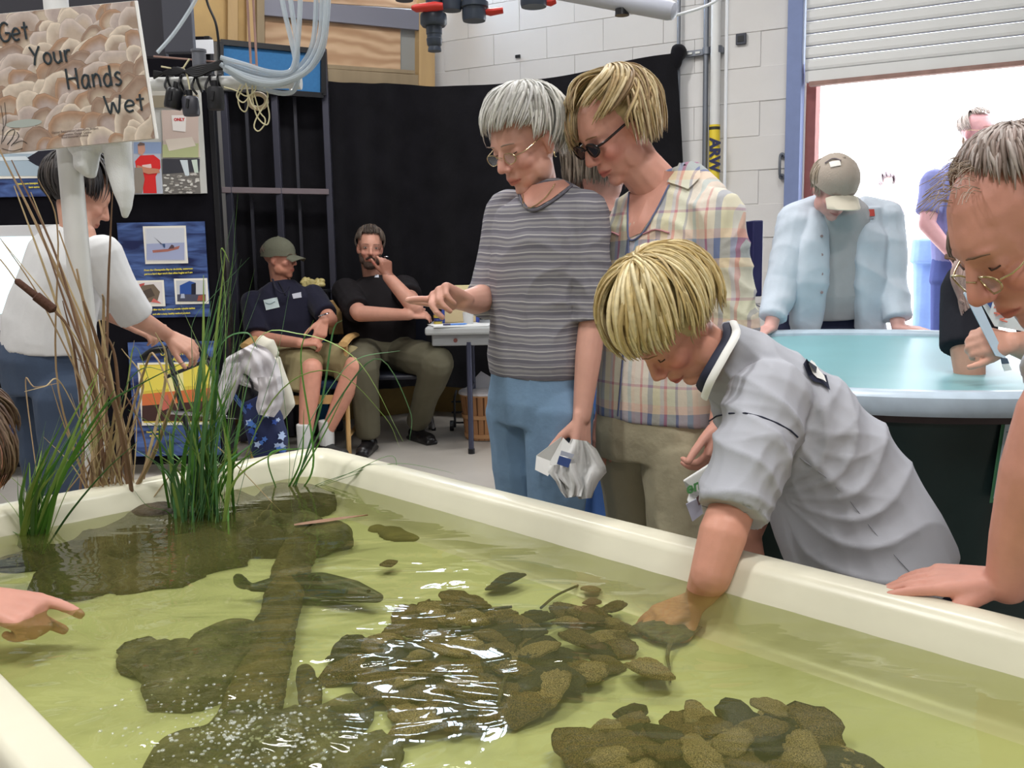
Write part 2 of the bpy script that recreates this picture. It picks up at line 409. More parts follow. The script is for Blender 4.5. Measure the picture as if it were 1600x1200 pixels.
m1 = MB(); along(m1, -0.055, DT1 + 0.05, zb - 0.012, zb + 0.05, 0.012, 0.045); m1.build('bottom_bar', M_slat, door, smooth=False, label='white lower lip of the door')
m1 = MB(); along(m1, -0.075, DT1 + 0.05, zb - 0.035, zb - 0.011, 0.005, 0.055); m1.build('bottom_rail', M_rust, door, smooth=False, label='rusty pinkish bottom rail')
# tan painted base behind the drapes
for nm, a, b in (('baseboard_right', Wp(0.75, 0, 0.012), Wp(TK, 0, 0.012)), ('baseboard_back', Lp(0, 0, 0.012), Lp(2.4, 0, 0.012))):
    n_ = WN if nm.endswith('right') else LN
    wall_slab(nm, a + n_ * 0.008, b + n_ * 0.008, 0, 0.42, 0.012, n_, M_tan)
# ------------------------------------------------ conduits and pipes on the wall
def wall_pipe(px, y0, y1, r, name, m, label, cat, group=None, off=0.06):
    a = Wpx(px, y0, off); b = Wpx(px, y1, off); b.x, b.y = a.x, a.y; a.z = 3.9
    mb = MB(); mb.tube([a, b], r, 12); o = mb.build(name, m)
    return tag(o, label, cat, group)
wall_pipe(1061, 0, 330, 0.011, 'conduit', M_grey, 'thin grey steel conduit, left of the two, running down behind the black drape corner', 'pipe', off=0.05)
wall_pipe(1104, 0, 520, 0.016, 'conduit', M_grey, 'grey steel conduit close beside the white wall pipe with yellow sleeve', 'pipe', off=0.06)
wp_ = empty('wall_pipe', Wpx(1119, 520, .07), 'white vertical wall pipe with a yellow lettered sleeve', 'pipe')
a = Wpx(1119, 0, .07); b = Wpx(1119, 520, .07); a.z = 3.9; b.x, b.y = a.x, a.y
MB().tube([a, b], 0.030, 16).build('pipe', M_pvc, wp_)
c0 = Wpx(1119, 195, .07); c1 = Wpx(1119, 295, .07); yl = mat('yellow_sleeve', C(226, 200, 60), 0.5)
MB().tube([V(a.x, a.y, c0.z), V(a.x, a.y, c1.z)], 0.0325, 16).build('sleeve', yl, wp_)
MB().tube([V(a.x, a.y, c0.z - .012), V(a.x, a.y, c0.z - .03)], 0.0330, 16).build('sleeve_band', mat('black_band', C(50, 48, 40), .6), wp_)
navy = mat('navy_ink', C(40, 44, 80), 0.6)
toC = (CAM - V(a.x, a.y, CAM.z)); toC.z = 0; toC.normalize(); lat = V(0, 0, 1).cross(toC)
text_mesh('lettering', 'ARW', 0.085, navy, wp_, V(a.x, a.y, Wpx(1119, 243, .07).z) + toC * 0.0335, (0, 0, -1), -lat.cross(V(0,0,0)) if False else lat, bold=0.004)
# strut bracket
st = empty('strut_bracket', Wpx(1095, 84, 0.03), 'slotted galvanised strut fixed across the wall conduits', 'bracket')
m1 = MB(); a = Wpx(1066, 86, 0.03); b = Wpx(1131, 76, 0.03); b.z = a.z; m1.bar(a, b, 0.03, 0.035); m1.build('channel', M_grey, st, smooth=False, bevel=.003)
for px in (1104, 1119):
    c = Wpx(px, 80, 0.06); c.z = a.z; MB().tube([c + V(0, 0, -.02), c + V(0, 0, .02)], 0.037 if px > 1110 else 0.024, 14).build('clamp', M_grey, st)
for px in (1078, 1090):
    c = Wpx(px, 80, 0.05); c.z = a.z; MB().bar(c - WD * .014, c + WD * .014, 0.004, 0.012).build('slot', M_pvc, st, smooth=False)
# socket, tag, handle, door-side cable
c = Wpx(1158, 61, 0.02); ob = empty('wall_socket', c, 'small dark square socket plate high on the block wall', 'socket')
MB().bar(c - WD * .03, c + WD * .03, 0.02, 0.062).build('plate', mat('slate_plate', C(62, 64, 74), .5), ob, smooth=False, bevel=.003)
MB().bar(c - WD * .018 + WN * .011, c + WD * .018 + WN * .011, 0.004, 0.034).build('outlet', M_blkpl, ob, smooth=False)
c = Wpx(809, 88, 0.02); ob = tag(MB().bar(c - WD * .018, c + WD * .018, 0.01, 0.02).build('wall_clip', M_blkpl, smooth=False, bevel=.002), 'tiny black clip stuck on the wall above the grey-haired woman', 'clip')
c = Wpx(1223, 260, 0.05); ob = empty('pull_handle', c, 'slim grey pull handle on the wall left of the blue door guide', 'handle')  # pull handle mounted on the block wall
h1 = Wpx(1222, 243, .02); h2 = Wpx(1222, 276, .02); h2.x, h2.y = h1.x, h1.y
MB().tube(spline([h1, h1 + WN * .05 + V(0, 0, -.01), h2 + WN * .05 + V(0, 0, .01), h2], 12), 0.008, 8).build('grip', M_grey, ob)
for h in (h1, h2): MB().lathe(h - WN * .01, [(0.0, 0), (0.018, 0), (0.018, 0.012), (0.0, 0.012)], WN, 12).build('mount', M_grey, ob)
p = [Wpx(1162, 455, .06), Wpx(1172, 470, .05), Wpx(1185, 478, .04), Wpx(1198, 484, .04), Wpx(1205, 500, .03)]
tag(MB().tube(spline(p, 20), 0.005, 6).build('wall_cable', mat('grey_cable', C(110, 112, 120), .5), smooth=True), 'thin grey cable drooping along the block wall beside the dark screen edge', 'cable')
# dark upright screen seen edge-on behind the blonde woman
scr = empty('screen_stand', G(1168, 600, 0) if False else V(P(1168, 400, 4.2).x, 4.2, 0), 'narrow dark blue-black screen edge standing behind the plaid shirt', 'screen')
a = P(1171, 346, 4.2); b = P(1171, 461, 4.2); b.x = a.x
MB().box((a + b) / 2, (0.045, 0.30, (a - b).length)).build('panel', mat('screen_blue_black', C(38, 38, 78), .3), scr, smooth=False, bevel=.006)
MB().tube([V(a.x, 4.2, 0.02), b], 0.02, 10).build('post', M_dark, scr)
MB().box((a.x, 4.2, 0.015), (0.4, 0.4, 0.03)).build('foot_plate', M_dark, scr, smooth=False, bevel=.004)
# ------------------------------------------------ drapes
def drape(name, top, zbot, nrm, label, seed, waves=26, amp=0.035, spread=0.0):
    """top: list of points along the rail"""
    n = 150; tp = spline(top, n); rows = 26; vs = []; fs = []
    L = sum(np.linalg.norm(tp[i + 1] - tp[i]) for i in range(n - 1)); nn = np.array(tuple(nrm))
    for j in range(rows):
        v = j / (rows - 1)
        for i in range(n):
            u = i / (n - 1) * L; p = tp[i].copy(); z = p[2] * (1 - v) + zbot * v
            w = (math.sin(u * waves / 1.3 + 1.5 * math.sin(u * 3 + seed)) * 0.6 + 0.4 * math.sin(u * waves * .53 + seed + v)) * amp * (0.35 + 0.65 * v)
            p = p + nn * (w + 0.02) + (tp[-1] - tp[-2]) / np.linalg.norm(tp[-1] - tp[-2]) * spread * (v ** .7) * max(0, i / (n - 1) - .7) / .3; p[2] = z; vs.append(p)
    for j in range(rows - 1):
        for i in range(n - 1): fs.append((j * n + i, j * n + i + 1, (j + 1) * n + i + 1, (j + 1) * n + i))
    mb = MB(); mb.add(vs, fs); mb.add([np.array(q) + nn * 0.006 for q in vs], [f[::-1] for f in fs])
    return tag(mb.build(name, M_black, ang=180), label, 'curtain')
tops = [Lpx(x, y, 0.30) for x, y in ((515, 128), (540, 130), (580, 131), (625, 132))] + [Wpx(x, y, 0.30) for x, y in ((690, 136), (800, 130), (900, 116), (980, 96))] + [Wpx(1055, 84, 0.10)]
dr = drape('black_drape', tops, 0.24, (WN * .7 + LN * .3).normalized(), 'wide black drape pinned up across the corner behind the seated men', 3, spread=.13)
c = Wpx(1060, 82, 0.08); kn = Blob(); kn.sph(c, .045); kn.ell(c + V(-.02, 0, -.05), (.04, .04, .06)); kn.build('knot', M_black, dr, 0.01, 4, folds(.006, 90))
tl = [Lpx(x, 145, 0.26) for x in (352, 400, 450, 512)]
drape('black_drape', tl, 0.22, LN, 'narrow black drape hanging behind the dark tubular booth frame', 9, 30, .02)
# ------------------------------------------------ dark tubular booth frame with blue header
bt = empty('booth_frame', Lp(1.0, 0, .4), 'dark tubular booth frame with a blue fabric header panel', 'booth')
M_post = mat('booth_post', C(62, 62, 74), 0.4, metal=0.3)
def Bpx(x, y): return Lpx(x, y, 0.42)
for x0, x1 in ((345, 362), (425, 434), (505, 515)):
    a = Bpx(x0, 70 if x0 < 350 else 76); b = Bpx(x1, 400); b.x, b.y = a.x, a.y; b.z = 0.01
    MB().bar(a, b, 0.04, 0.04).build('post', M_post, bt, smooth=False, bevel=.004)
for x0, x1 in ((384, 390), (460, 468)):
    a = Lpx(x0, 150, .36); b = V(a.x, a.y, 0.3); MB().bar(a, b, 0.018, 0.018).build('rod', mat('booth_rod', C(48, 48, 56), .5), bt, smooth=False)
a = Bpx(345, 298); b = Bpx(512, 299); z = (a.z + b.z) / 2; a.z = b.z = z
MB().bar(a, b, 0.05, 0.035).build('shelf_rail', mat('dusty_rail', C(112, 100, 104), .6), bt, smooth=False, bevel=.003)
def quadslab(mb, pts, n, th, col=None):
    b = [p - n * th for p in pts]; k = len(pts); return mb.add(list(pts) + b, [tuple(range(k)), tuple(range(k, 2 * k))] + [(i, (i + 1) % k, k + (i + 1) % k, k + i) for i in range(k)], col)
hd = [Lpx(344, 68, .45), Lpx(504, 80, .45), Lpx(504, 148, .45), Lpx(344, 140, .45)]
zt = (hd[0].z + hd[1].z) / 2; zb2 = (hd[2].z + hd[3].z) / 2
for i in (0, 1): hd[i].z = zt
for i in (2, 3): hd[i].z = zb2
o_ = MB(); quadslab(o_, hd, LN, .03); o_.build('header_panel', mat('header_blue', C(52, 108, 158), .85, var=.06, vscale=60), bt, smooth=False)
ux = (hd[1] - hd[0]).normalized()
for (p1, p2) in ((hd[0], hd[1]), (hd[3], hd[2]), (hd[0], hd[3]), (hd[1], hd[2])):
    MB().bar(p1 + LN * .004, p2 + LN * .004, 0.032, 0.032, up=(0, 0, 1) if abs((p2 - p1).z) < .1 else tuple(LN)).build('header_border', M_blkpl, bt, smooth=False)
# ------------------------------------------------ timber gallery above
tg = empty('timber_gallery', Lp(0.5, 2.35, .1), 'timber gallery of pine posts and plywood panels above the black drapes', 'gallery')
def gal(poly, off, th, nm, m, label=None):
    mb = MB(); quadslab(mb, [Lpx(x, y, off) for x, y in poly], LN, th); return mb.build(nm, m, tg, smooth=False, bevel=.003, label=label)
gal([(508, 28), (626, 42), (626, 112), (508, 118)], .22, .012, 'plywood_panel', M_ply)
gal([(414, 22), (508, 28), (508, 120), (414, 112)], .21, .012, 'plywood_panel', M_ply)
gal([(395, -90), (655, -60), (655, 14), (395, -2)], .22, .012, 'plywood_panel', M_ply, 'pale upper plywood panel')
gal([(395, -4), (655, 16), (655, 47), (395, 22)], .26, .03, 'steel_angle', mat('dull_steel', C(128, 128, 140), .5, metal=.2), 'grey steel strip across the gallery')
gal([(655, -80), (679, -80), (680, 136), (655, 134)], .26, .09, 'post', M_wood)
gal([(626, 42), (655, 46), (655, 118), (626, 112)], .19, .01, 'infill_board', mat('grey_board', C(150, 150, 146), .8))
gal([(508, 107), (655, 117), (655, 136), (508, 128)], .25, .05, 'rail', M_wood2)
gal([(508, 100), (648, 110), (648, 116), (508, 107)], .235, .03, 'rail', M_wood2)
gal([(356, -90), (372, -90), (372, 66), (356, 64)], .27, .05, 'post', M_wood)
gal([(386, -90), (398, -90), (400, 70), (386, 68)], .27, .05, 'post', M_wood)
gal([(401, -90), (413, -90), (414, 120), (402, 118)], .30, .05, 'post', M_wood2)
gal([(300, -90), (357, -90), (357, 66), (300, 62)], .22, .012, 'plywood_panel', mat('yellow_ply', C(188, 156, 104), .7, var=.14, vscale=5))
gal([(372, -90), (387, -90), (387, 68), (372, 66)], .22, .012, 'plywood_panel', mat('yellow_ply', C(188, 156, 104), .7, var=.14, vscale=5))
# ------------------------------------------------ high daylight window and ceiling lights
M_glow = mat('daylight_pane', (0.66, 0.80, 1.0, 1), .5, emit=34.0)
wn = empty('window_1', Lp(0.2, 2.95, .02), kind='structure')
fr = MB()
wx = [Lpx(x, -60, .30) for x in (560, 730)]
for i in range(3):
    f0 = i / 3 + .012; f1 = (i + 1) / 3 - .012; a = wx[0].lerp(wx[1], f0); b = wx[0].lerp(wx[1], f1)
    mb = MB(); quadslab(mb, [V(a.x, a.y, 2.98), V(b.x, b.y, 2.98), V(b.x, b.y, 3.42), V(a.x, a.y, 3.42)], LN, .01); mb.build('pane', M_glow, wn, smooth=False)
for i in range(4):
    a = wx[0].lerp(wx[1], i / 3); MB().bar(V(a.x, a.y, 2.94), V(a.x, a.y, 3.46), .05, .04).build('window_frame', M_wood2, wn, smooth=False)
for z in (2.96, 3.44): MB().bar(V(wx[0].x, wx[0].y, z), V(wx[1].x, wx[1].y, z), .05, .04).build('window_frame', M_wood2, wn, smooth=False)
M_tube = mat('lit_fluorescent_tube', (0.93, 0.97, 1.0, 1), .5, emit=5.0)
for i, (x, y, z, rz, w) in enumerate(FIXTURES):
    t = empty('ceiling_light', (x, y, z), 'twin-tube fluorescent light hanging under the ceiling', 'light', 'fluorescent ceiling lights', rz)
    R = Matrix.Rotation(rz, 3, 'Z'); o0 = V(x, y, z)
    MB().box(o0 + V(0, 0, .06), (1.25, .26, .06), R).build('housing', M_pvc, t, smooth=False, bevel=.006)
    for sgn in (-1, 1):
        MB().tube([o0 + R @ V(-.6, sgn * .07, 0.005), o0 + R @ V(.6, sgn * .07, 0.005)], .016, 10).build('tube', M_tube, t)
    for sgn in (-.5, .5): MB().tube([o0 + R @ V(sgn, 0, .09), o0 + R @ V(sgn, 0, ZC - z)], .003, 6).build('hanger', M_dark, t)
    ld = bpy.data.lights.new('lamp', 'AREA'); ld.shape = 'RECTANGLE'; ld.size = 1.2; ld.size_y = .25; ld.energy = w; ld.color = (1.0, .985, .965)
    lo = bpy.data.objects.new('lamp', ld); COL.objects.link(lo); lo.parent = t; lo.location = (0, 0, -.03)
# ================================================================== touch tank
RZ, WZ, FZ = 0.65, 0.598, 0.525
T0 = G(500, 696, RZ)
e1 = Vector((-626 - 800, 0, 0)); 
VR = (fwd * F + cr * (-1426) + cu * (600 - 419)); e1 = -Vector((VR.x, VR.y, 0)).normalized()      # along the far right-hand edge, towards the right
e2 = Vector((e1.y, -e1.x, 0)) * 1.0
if e2.x > 0: e2 = -e2                                              # along the back-left edge, towards the left
def T(u, v, z): return V(T0.x, T0.y, 0) + e1 * u + e2 * v + V(0, 0, z)
TL, TW = 2.6, 1.08
M_gel = mat('cream_gelcoat', C(226, 222, 200), 0.28, var=0.05, vscale=5, bump=0.08, bscale=25, bdist=0.004)
M_gel2 = mat('tank_floor_gelcoat', C(206, 208, 168), 0.6, var=0.10, vscale=3.5, bump=0.1, bscale=60, bdist=.003)
tank = empty('touch_tank', T(TL / 2, TW / 2, 0), 'large cream fibreglass touch tank of shallow green water in the foreground', 'tank')
def ring(inset, z, rad, n=7):
    """rounded rectangle loop of the tank"""
    out = []; r = max(rad, 0.004)
    for (cu_, cv, a0) in ((inset + r, inset + r, PI), (TL - inset - r, inset + r, 1.5 * PI), (TL - inset - r, TW - inset - r, 0), (inset + r, TW - inset - r, .5 * PI)):
        for k in range(n):
            a = a0 + (PI / 2) * k / (n - 1); out.append(T(cu_ + r * math.cos(a), cv + r * math.sin(a), z))
    return out
def rings(mb, ls):
    n = len(ls[0]); vs = [p for l in ls for p in l]
    fs = [(i * n + k, i * n + (k + 1) % n, (i + 1) * n + (k + 1) % n, (i + 1) * n + k) for i in range(len(ls) - 1) for k in range(n)]
    mb.add(vs, fs)
b = MB(); sec = [(0.02, .30, .07), (0.02, RZ - .05, .07), (-.002, RZ - .05, .05), (-.006, RZ - .04, .05), (-.006, RZ - .010, .05), (0.0, RZ - .002, .05), (.008, RZ, .05), (.042, RZ, .06), (.052, RZ - .004, .06), (.060, RZ - .016, .06), (.068, RZ - .04, .07), (.076, WZ, .07), (.086, FZ + .02, .08), (.095, FZ + .006, .08), (.11, FZ + .001, .09)]
rings(b, [ring(*s) for s in sec]); b.build('rim_and_walls', M_gel, tank, ang=60)
b = MB(); b.add(ring(.108, FZ + .001, .09), [tuple(range(28))]); b.add(ring(.02, .30, .07), [tuple(range(28))[::-1]]); b.build('tank_floor', M_gel2, tank, smooth=False, label='yellow-green tank bottom under the water')
for u, v in ((.15, .15), (TL - .15, .15), (TL - .15, TW - .15), (.15, TW - .15), (TL / 2, .15), (TL / 2, TW - .15)):
    b = MB(); b.box(T(u, v, .15), (.09, .09, .30), Matrix((e1, e2, V(0, 0, 1))).transposed()); b.build('leg', M_gel, tank, smooth=False, bevel=.006)
# water: a gently rippled surface sheet, clear but tinted and slightly murky
def water_mat():
    m = bpy.data.materials.new('tank_water'); m.use_nodes = True; nt = m.node_tree; N = nt.nodes; L = nt.links; N.clear()
    out = N.new('ShaderNodeOutputMaterial'); tr = N.new('ShaderNodeBsdfTransparent'); tr.inputs[0].default_value = (0.85, 0.865, 0.66, 1)
    df = N.new('ShaderNodeBsdfDiffuse'); df.inputs[0].default_value = C(158, 162, 92); gl = N.new('ShaderNodeBsdfGlossy'); gl.inputs['Roughness'].default_value = 0.015
    tc = N.new('ShaderNodeTexCoord')
    mp = N.new('ShaderNodeMapping'); mp.inputs['Scale'].default_value = (3.2, 8, 1); mp.inputs['Rotation'].default_value = (0, 0, 0.25); L.new(tc.outputs['Object'], mp.inputs[0])
    n1 = N.new('ShaderNodeTexNoise'); n1.inputs['Scale'].default_value = 1.3; n1.inputs['Detail'].default_value = 2.5; n1.inputs['Distortion'].default_value = .7; L.new(mp.outputs[0], n1.inputs['Vector'])
    # the water is livelier towards the bubbler end: object-space attribute written on the mesh
    at = N.new('ShaderNodeAttribute'); at.attribute_name = 'Col'
    mu = N.new('ShaderNodeMath'); mu.operation = 'MULTIPLY'; L.new(n1.outputs[0], mu.inputs[0]); L.new(at.outputs['Color'], mu.inputs[1])
    bp = N.new('ShaderNodeBump'); bp.inputs['Strength'].default_value = 1.0; bp.inputs['Distance'].default_value = 0.014; L.new(mu.outputs[0], bp.inputs['Height'])
    L.new(bp.outputs[0], gl.inputs['Normal'])
    fr_ = N.new('ShaderNodeFresnel'); fr_.inputs['IOR'].default_value = 1.33; L.new(bp.outputs[0], fr_.inputs['Normal'])
    m1 = N.new('ShaderNodeMixShader'); m1.inputs[0].default_value = 0.12; L.new(tr.outputs[0], m1.inputs[1]); L.new(df.outputs[0], m1.inputs[2])
    m2 = N.new('ShaderNodeMixShader'); L.new(fr_.outputs[0], m2.inputs[0]); L.new(m1.outputs[0], m2.inputs[1]); L.new(gl.outputs[0], m2.inputs[2]); L.new(m2.outputs[0], out.inputs[0]); return m
nu, nv = 150, 70; uu = np.linspace(.074, TL - .074, nu); vv = np.linspace(.074, TW - .074, nv)
BUB = (None,)
bp0 = G(420, 1150, WZ); vs = []; cols = []
for j in vv:
    for i in uu:
        p = T(i, j, WZ); d = math.hypot(p.x - bp0.x, p.y - bp0.y)
        act = 0.10 + 1.0 * math.exp(-(d / .62) ** 2)
        p.z += 0.0016 * act * (math.sin(d * 95) * math.exp(-d * 1.2) + .5 * math.sin(i * 61 + 3 * math.sin(j * 19)))
        vs.append(p); cols.append(act)
fs = [(j * nu + i, j * nu + i + 1, (j + 1) * nu + i + 1, (j + 1) * nu + i) for j in range(nv - 1) for i in range(nu - 1)]
b = MB(); b.add(vs, fs); w_ = b.build('water', water_mat(), tank, label='clear greenish rippled water', ang=180)
setcol(w_.data, np.repeat(np.array(cols)[:, None], 3, 1))
# ------------------------------------------------ things lying in the water
def shell_mat(nm, base, hi):
    m = bpy.data.materials.new(nm); m.use_nodes = True; nt = m.node_tree; N = nt.nodes; L = nt.links; b = N['Principled BSDF']
    tc = N.new('ShaderNodeTexCoord'); n = N.new('ShaderNodeTexNoise'); n.inputs['Scale'].default_value = 26; n.inputs['Detail'].default_value = 6; L.new(tc.outputs['Object'], n.inputs[0])
    r = N.new('ShaderNodeValToRGB'); r.color_ramp.elements[0].position = .35; r.color_ramp.elements[1].position = .68; r.color_ramp.elements[0].color = base; r.color_ramp.elements[1].color = hi
    L.new(n.outputs[0], r.inputs[0]); L.new(r.outputs[0], b.inputs['Base Color']); b.inputs['Roughness'].default_value = .75
    w = N.new('ShaderNodeTexWave'); w.wave_type = 'RINGS'; w.inputs['Scale'].default_value = 18; w.inputs['Distortion'].default_value = 5; w.inputs['Detail'].default_value = 3; L.new(tc.outputs['Object'], w.inputs[0])
    bp = N.new('ShaderNodeBump'); bp.inputs['Strength'].default_value = .7; bp.inputs['Distance'].default_value = .006; L.new(w.outputs[0], bp.inputs['Height']); L.new(bp.outputs[0], b.inputs['Normal']); return m
M_sh = [shell_mat('oyster_shell', C(44, 36, 26), C(176, 142, 104)), shell_mat('pale_oyster_shell', C(96, 78, 52), C(232, 200, 158)), shell_mat('dark_oyster_shell', C(18, 17, 17), C(86, 74, 62))]
def shell_mesh(seed, m):
    """an oyster: flattened teardrop of stacked frilly growth layers"""
    rs = np.random.RandomState(seed); nr, na = 13, 26; vs = []; ph = rs.rand(4) * 6.28; el = rs.uniform(.62, .85)
    def outline(a): return 1 + .28 * math.cos(a) + .09 * math.sin(3 * a + ph[0]) + .06 * math.sin(5 * a + ph[1]) + .05 * math.sin(9 * a + ph[2])
    for s in (1, -1):
        for i in range(nr):
            t = i / (nr - 1)
            for k in range(na):
                a = 2 * PI * k / na; r = outline(a) * t
                z = s * (0.42 if s > 0 else .25) * (1 - t ** 1.7) + .055 * s * ((i % 3) - 1) * t + .05 * math.sin(2 * a + ph[3]) * t * t + rs.uniform(-.02, .02) * t
                vs.append((r * math.cos(a) + .1 * (1 - t), r * math.sin(a) * el, z))
    fs = []
    for q in (0, nr * na):
        for i in range(nr - 1):
            for k in range(na):
                f = (q + i * na + k, q + i * na + (k + 1) % na, q + (i + 1) * na + (k + 1) % na, q + (i + 1) * na + k); fs.append(f if q == 0 else f[::-1])
    for k in range(na): fs.append(((nr - 1) * na + k, (nr - 1) * na + (k + 1) % na, nr * na + (nr - 1) * na + (k + 1) % na, nr * na + (nr - 1) * na + k)[::-1])
    me = bpy.data.meshes.new('oyster'); me.from_pydata(vs, [], fs); me.materials.append(m); me.polygons.foreach_set('use_smooth', [True] * len(fs)); me.update(); return me
SH = [shell_mesh(s, M_sh[0]) for s in range(5)] + [shell_mesh(s, M_sh[1]) for s in (11, 12)] + [shell_mesh(s, M_sh[2]) for s in (21, 22, 23)]
def put_shell(px, py, zc, size, label, group, kind=None, tilt=.35, name='oyster'):
    me = random.choice(SH[:5] * 2 + SH[5:7] + SH[7:]) if kind is None else random.choice({'pale': SH[5:7], 'dark': SH[7:], 'brown': SH[:5]}[kind])
    p = G(px, py, zc); o = bpy.data.objects.new(name, me); COL.objects.link(o); o.location = p
    o.rotation_euler = (random.uniform(-tilt, tilt), random.uniform(-tilt, tilt), random.uniform(0, 6.28)); o.scale = (size, size, size * random.uniform(.7, 1.0)); tag(o, label, 'oyster', group); return o
def heap(poly, n, size, label, group, zs=(FZ + .012, FZ + .05), seed=1):
    """fill a patch of the tank floor (outlined in plan through its pixels) with shells, thicker in the middle"""
    rs = random.Random(seed); xs = [q[0] for q in poly]; ys = [q[1] for q in poly]; c = (sum(xs) / len(xs), sum(ys) / len(ys)); got = []; tries = 0
    def inside(x, y):
        r = False
        for i in range(len(poly)):
            (x1, y1), (x2, y2) = poly[i], poly[i - 1]
            if (y1 > y) != (y2 > y) and x < (x2 - x1) * (y - y1) / (y2 - y1) + x1: r = not r
        return r
    mind = 1.0
    while len(got) < n and tries < 9000:
        tries += 1; x = rs.uniform(min(xs), max(xs)); y = rs.uniform(min(ys), max(ys))
        if not inside(x, y): continue
        d = math.hypot((x - c[0]) / (max(xs) - min(xs)), (y - c[1]) / (max(ys) - min(ys))) * 2
        sc = (max(ys) - min(ys)) / n ** .5
        if any(math.hypot(x - a, (y - b) * 1.8) < sc * 1.15 * mind for a, b in got): mind *= .9995; continue
        got.append((x, y)); z = zs[0] + (zs[1] - zs[0]) * max(0, 1 - d) * rs.uniform(.6, 1.1)
        kd = rs.choice(['brown', 'brown', 'pale', 'dark']); side_ = 'left' if x < c[0] - 60 else 'right' if x > c[0] + 60 else 'middle'; row_ = 'back' if y < c[1] else 'front'
        put_shell(x, y, z, size * rs.uniform(.75, 1.25), '%s oyster shell in the %s %s of %s' % (kd, row_, side_, label), '%s oysters, %s %s of %s' % (kd, row_, side_, group), kd)
random.seed(11)
heap([(525, 1010), (590, 985), (640, 950), (720, 935), (800, 955), (870, 960), (930, 935), (960, 960), (975, 1000), (960, 1040), (900, 1060), (850, 1100), (790, 1120), (700, 1130), (640, 1150), (625, 1110), (570, 1060), (530, 1040)],
     66, .037, 'the big central heap', 'the central heap', seed=4)
heap([(915, 1165), (960, 1120), (1010, 1115), (1060, 1112), (1130, 1128), (1190, 1112), (1240, 1120), (1290, 1145), (1325, 1175), (1320, 1215), (1200, 1230), (1050, 1235), (920, 1230)],
     44, .037, 'the heap at the lower right edge', 'the near right heap', zs=(FZ + .015, FZ + .055), seed=5)
heap([(900, 935), (935, 915), (962, 930), (972, 965), (940, 985), (890, 975)], 7, .026, 'the small knob behind the central heap', 'the small dark knob', zs=(FZ + .015, FZ + .05), seed=6)
for x, y, s, kd, lb in ((922, 1052, .040, 'pale', 'pale tan oyster at the right end of the central heap'), (1010, 1045, .042, 'pale', 'flat pale oyster lying alone right of the central heap'),
                        (795, 905, .040, 'dark', 'lone dark oyster behind the central heap, near the white reflections'), (835, 1018, .032, 'pale', 'small pale oyster on the right side of the central heap'),
                        (1212, 1108, .024, 'pale', 'round pale shell standing proud on top of the lower right heap'), (1085, 1160, .024, 'pale', 'pale curled shell in the middle of the lower right heap'),
                        (1140, 1165, .030, 'pale', 'long pale oyster across the centre of the lower right heap'), (548, 1018, .040, 'dark', 'dark broad oyster at the left tip of the central heap'),
                        (715, 942, .036, 'brown', 'brown oyster at the top edge of the central heap'), (605, 882, .022, 'brown', 'small brown shell lying alone on the tank floor behind the heap')):
    put_shell(x, y, FZ + (.045 if s < .04 and y < 1100 and x > 650 else .05 if y > 1100 else .02), s, lb, None, kd, .25)
M_rock = mat('dark_wet_rock', C(92, 86, 66), .7, var=.85, vscale=16, bump=1.0, bscale=34, bdist=.02)
M_bark = mat('sunken_bark', C(84, 72, 48), .8, var=.7, vscale=12, bump=1.0, bscale=50, bdist=.02)
def lump(name, pts, label, cat, m, seed=0, amp=.017, f=48, vox=.006, flat=None):
    """pts: (px, py, z, radius, squash)"""
    B = Blob()
    for (x, y, z, r, q) in pts: B.ell(G(x, y, z), (r, r, r * q))
    B_ = B.build(name, m, None, vox, 2, folds(amp, f, (1, 1, 1), seed)); return tag(B_, label, cat)
lump('rock', [(240, 1030, FZ + .01, .07, .3), (300, 1040, FZ + .015, .07, .35), (350, 1015, FZ + .02, .06, .4), (290, 1070, FZ + .01, .06, .3), (215, 1010, FZ + .01, .04, .3), (385, 1010, FZ + .01, .04, .4)], 'dark rounded rock under water left of the sunken log', 'rock', M_rock, 2)
lump('rock', [(450, 835, FZ + .02, .07, .4), (510, 845, FZ + .02, .05, .45), (400, 820, FZ + .02, .06, .4)], 'dark rock poking up under the grass at the head of the log', 'rock', M_rock, 3)
lump('rock', [(400, 1170, FZ + .01, .08, .4), (330, 1190, FZ + .01, .07, .3), (470, 1160, FZ + .01, .07, .3), (520, 1130, FZ + .01, .05, .3), (560, 1180, FZ + .01, .05, .3)], 'dark rock under the bubbling water at the bottom edge', 'rock', M_rock, 4)
lump('mud_mound', [(480, 785, FZ + .012, .10, .22), (440, 790, FZ + .02, .09, .3), (540, 790, FZ + .0, .07, .3), (350, 800, FZ + .02, .10, .35), (250, 830, FZ + .02, .10, .35), (180, 850, FZ + .015, .10, .35), (110, 860, FZ + .01, .09, .3), (50, 868, FZ + .01, .09, .35), (320, 870, FZ + .01, .09, .3), (240, 900, FZ + .005, .09, .25), (140, 905, FZ + .005, .09, .25), (420, 850, FZ + .01, .07, .4)], 'dark mud bank that the marsh plants stand in', 'mud', mat('marsh_mud', C(72, 62, 44), .8, var=.7, vscale=11, bump=1.0, bscale=50, bdist=.015), 5, vox=.008)
lump('mud_patch', [(640, 832, FZ + .002, .07, .12), (680, 838, FZ, .05, .12), (595, 828, FZ, .04, .1)], 'thin brown silt patch on the tank floor near the back rim', 'mud', mat('silt', C(110, 100, 60), .9, var=.3), 6, .004)
lg = Blob(); pts = [G(470, 850, FZ + .03), G(455, 900, FZ + .03), G(430, 980, FZ + .025), G(412, 1050, FZ + .02), G(385, 1125, FZ + .02)]
lg.chain(pts, [.036, .034, .030, .034, .040], asp=.6); o = lg.build('log', M_bark, None, .005, 2, folds(.005, 110, (1, 1, 1), 8)); tag(o, 'dark sunken log running towards the camera under the water', 'log')
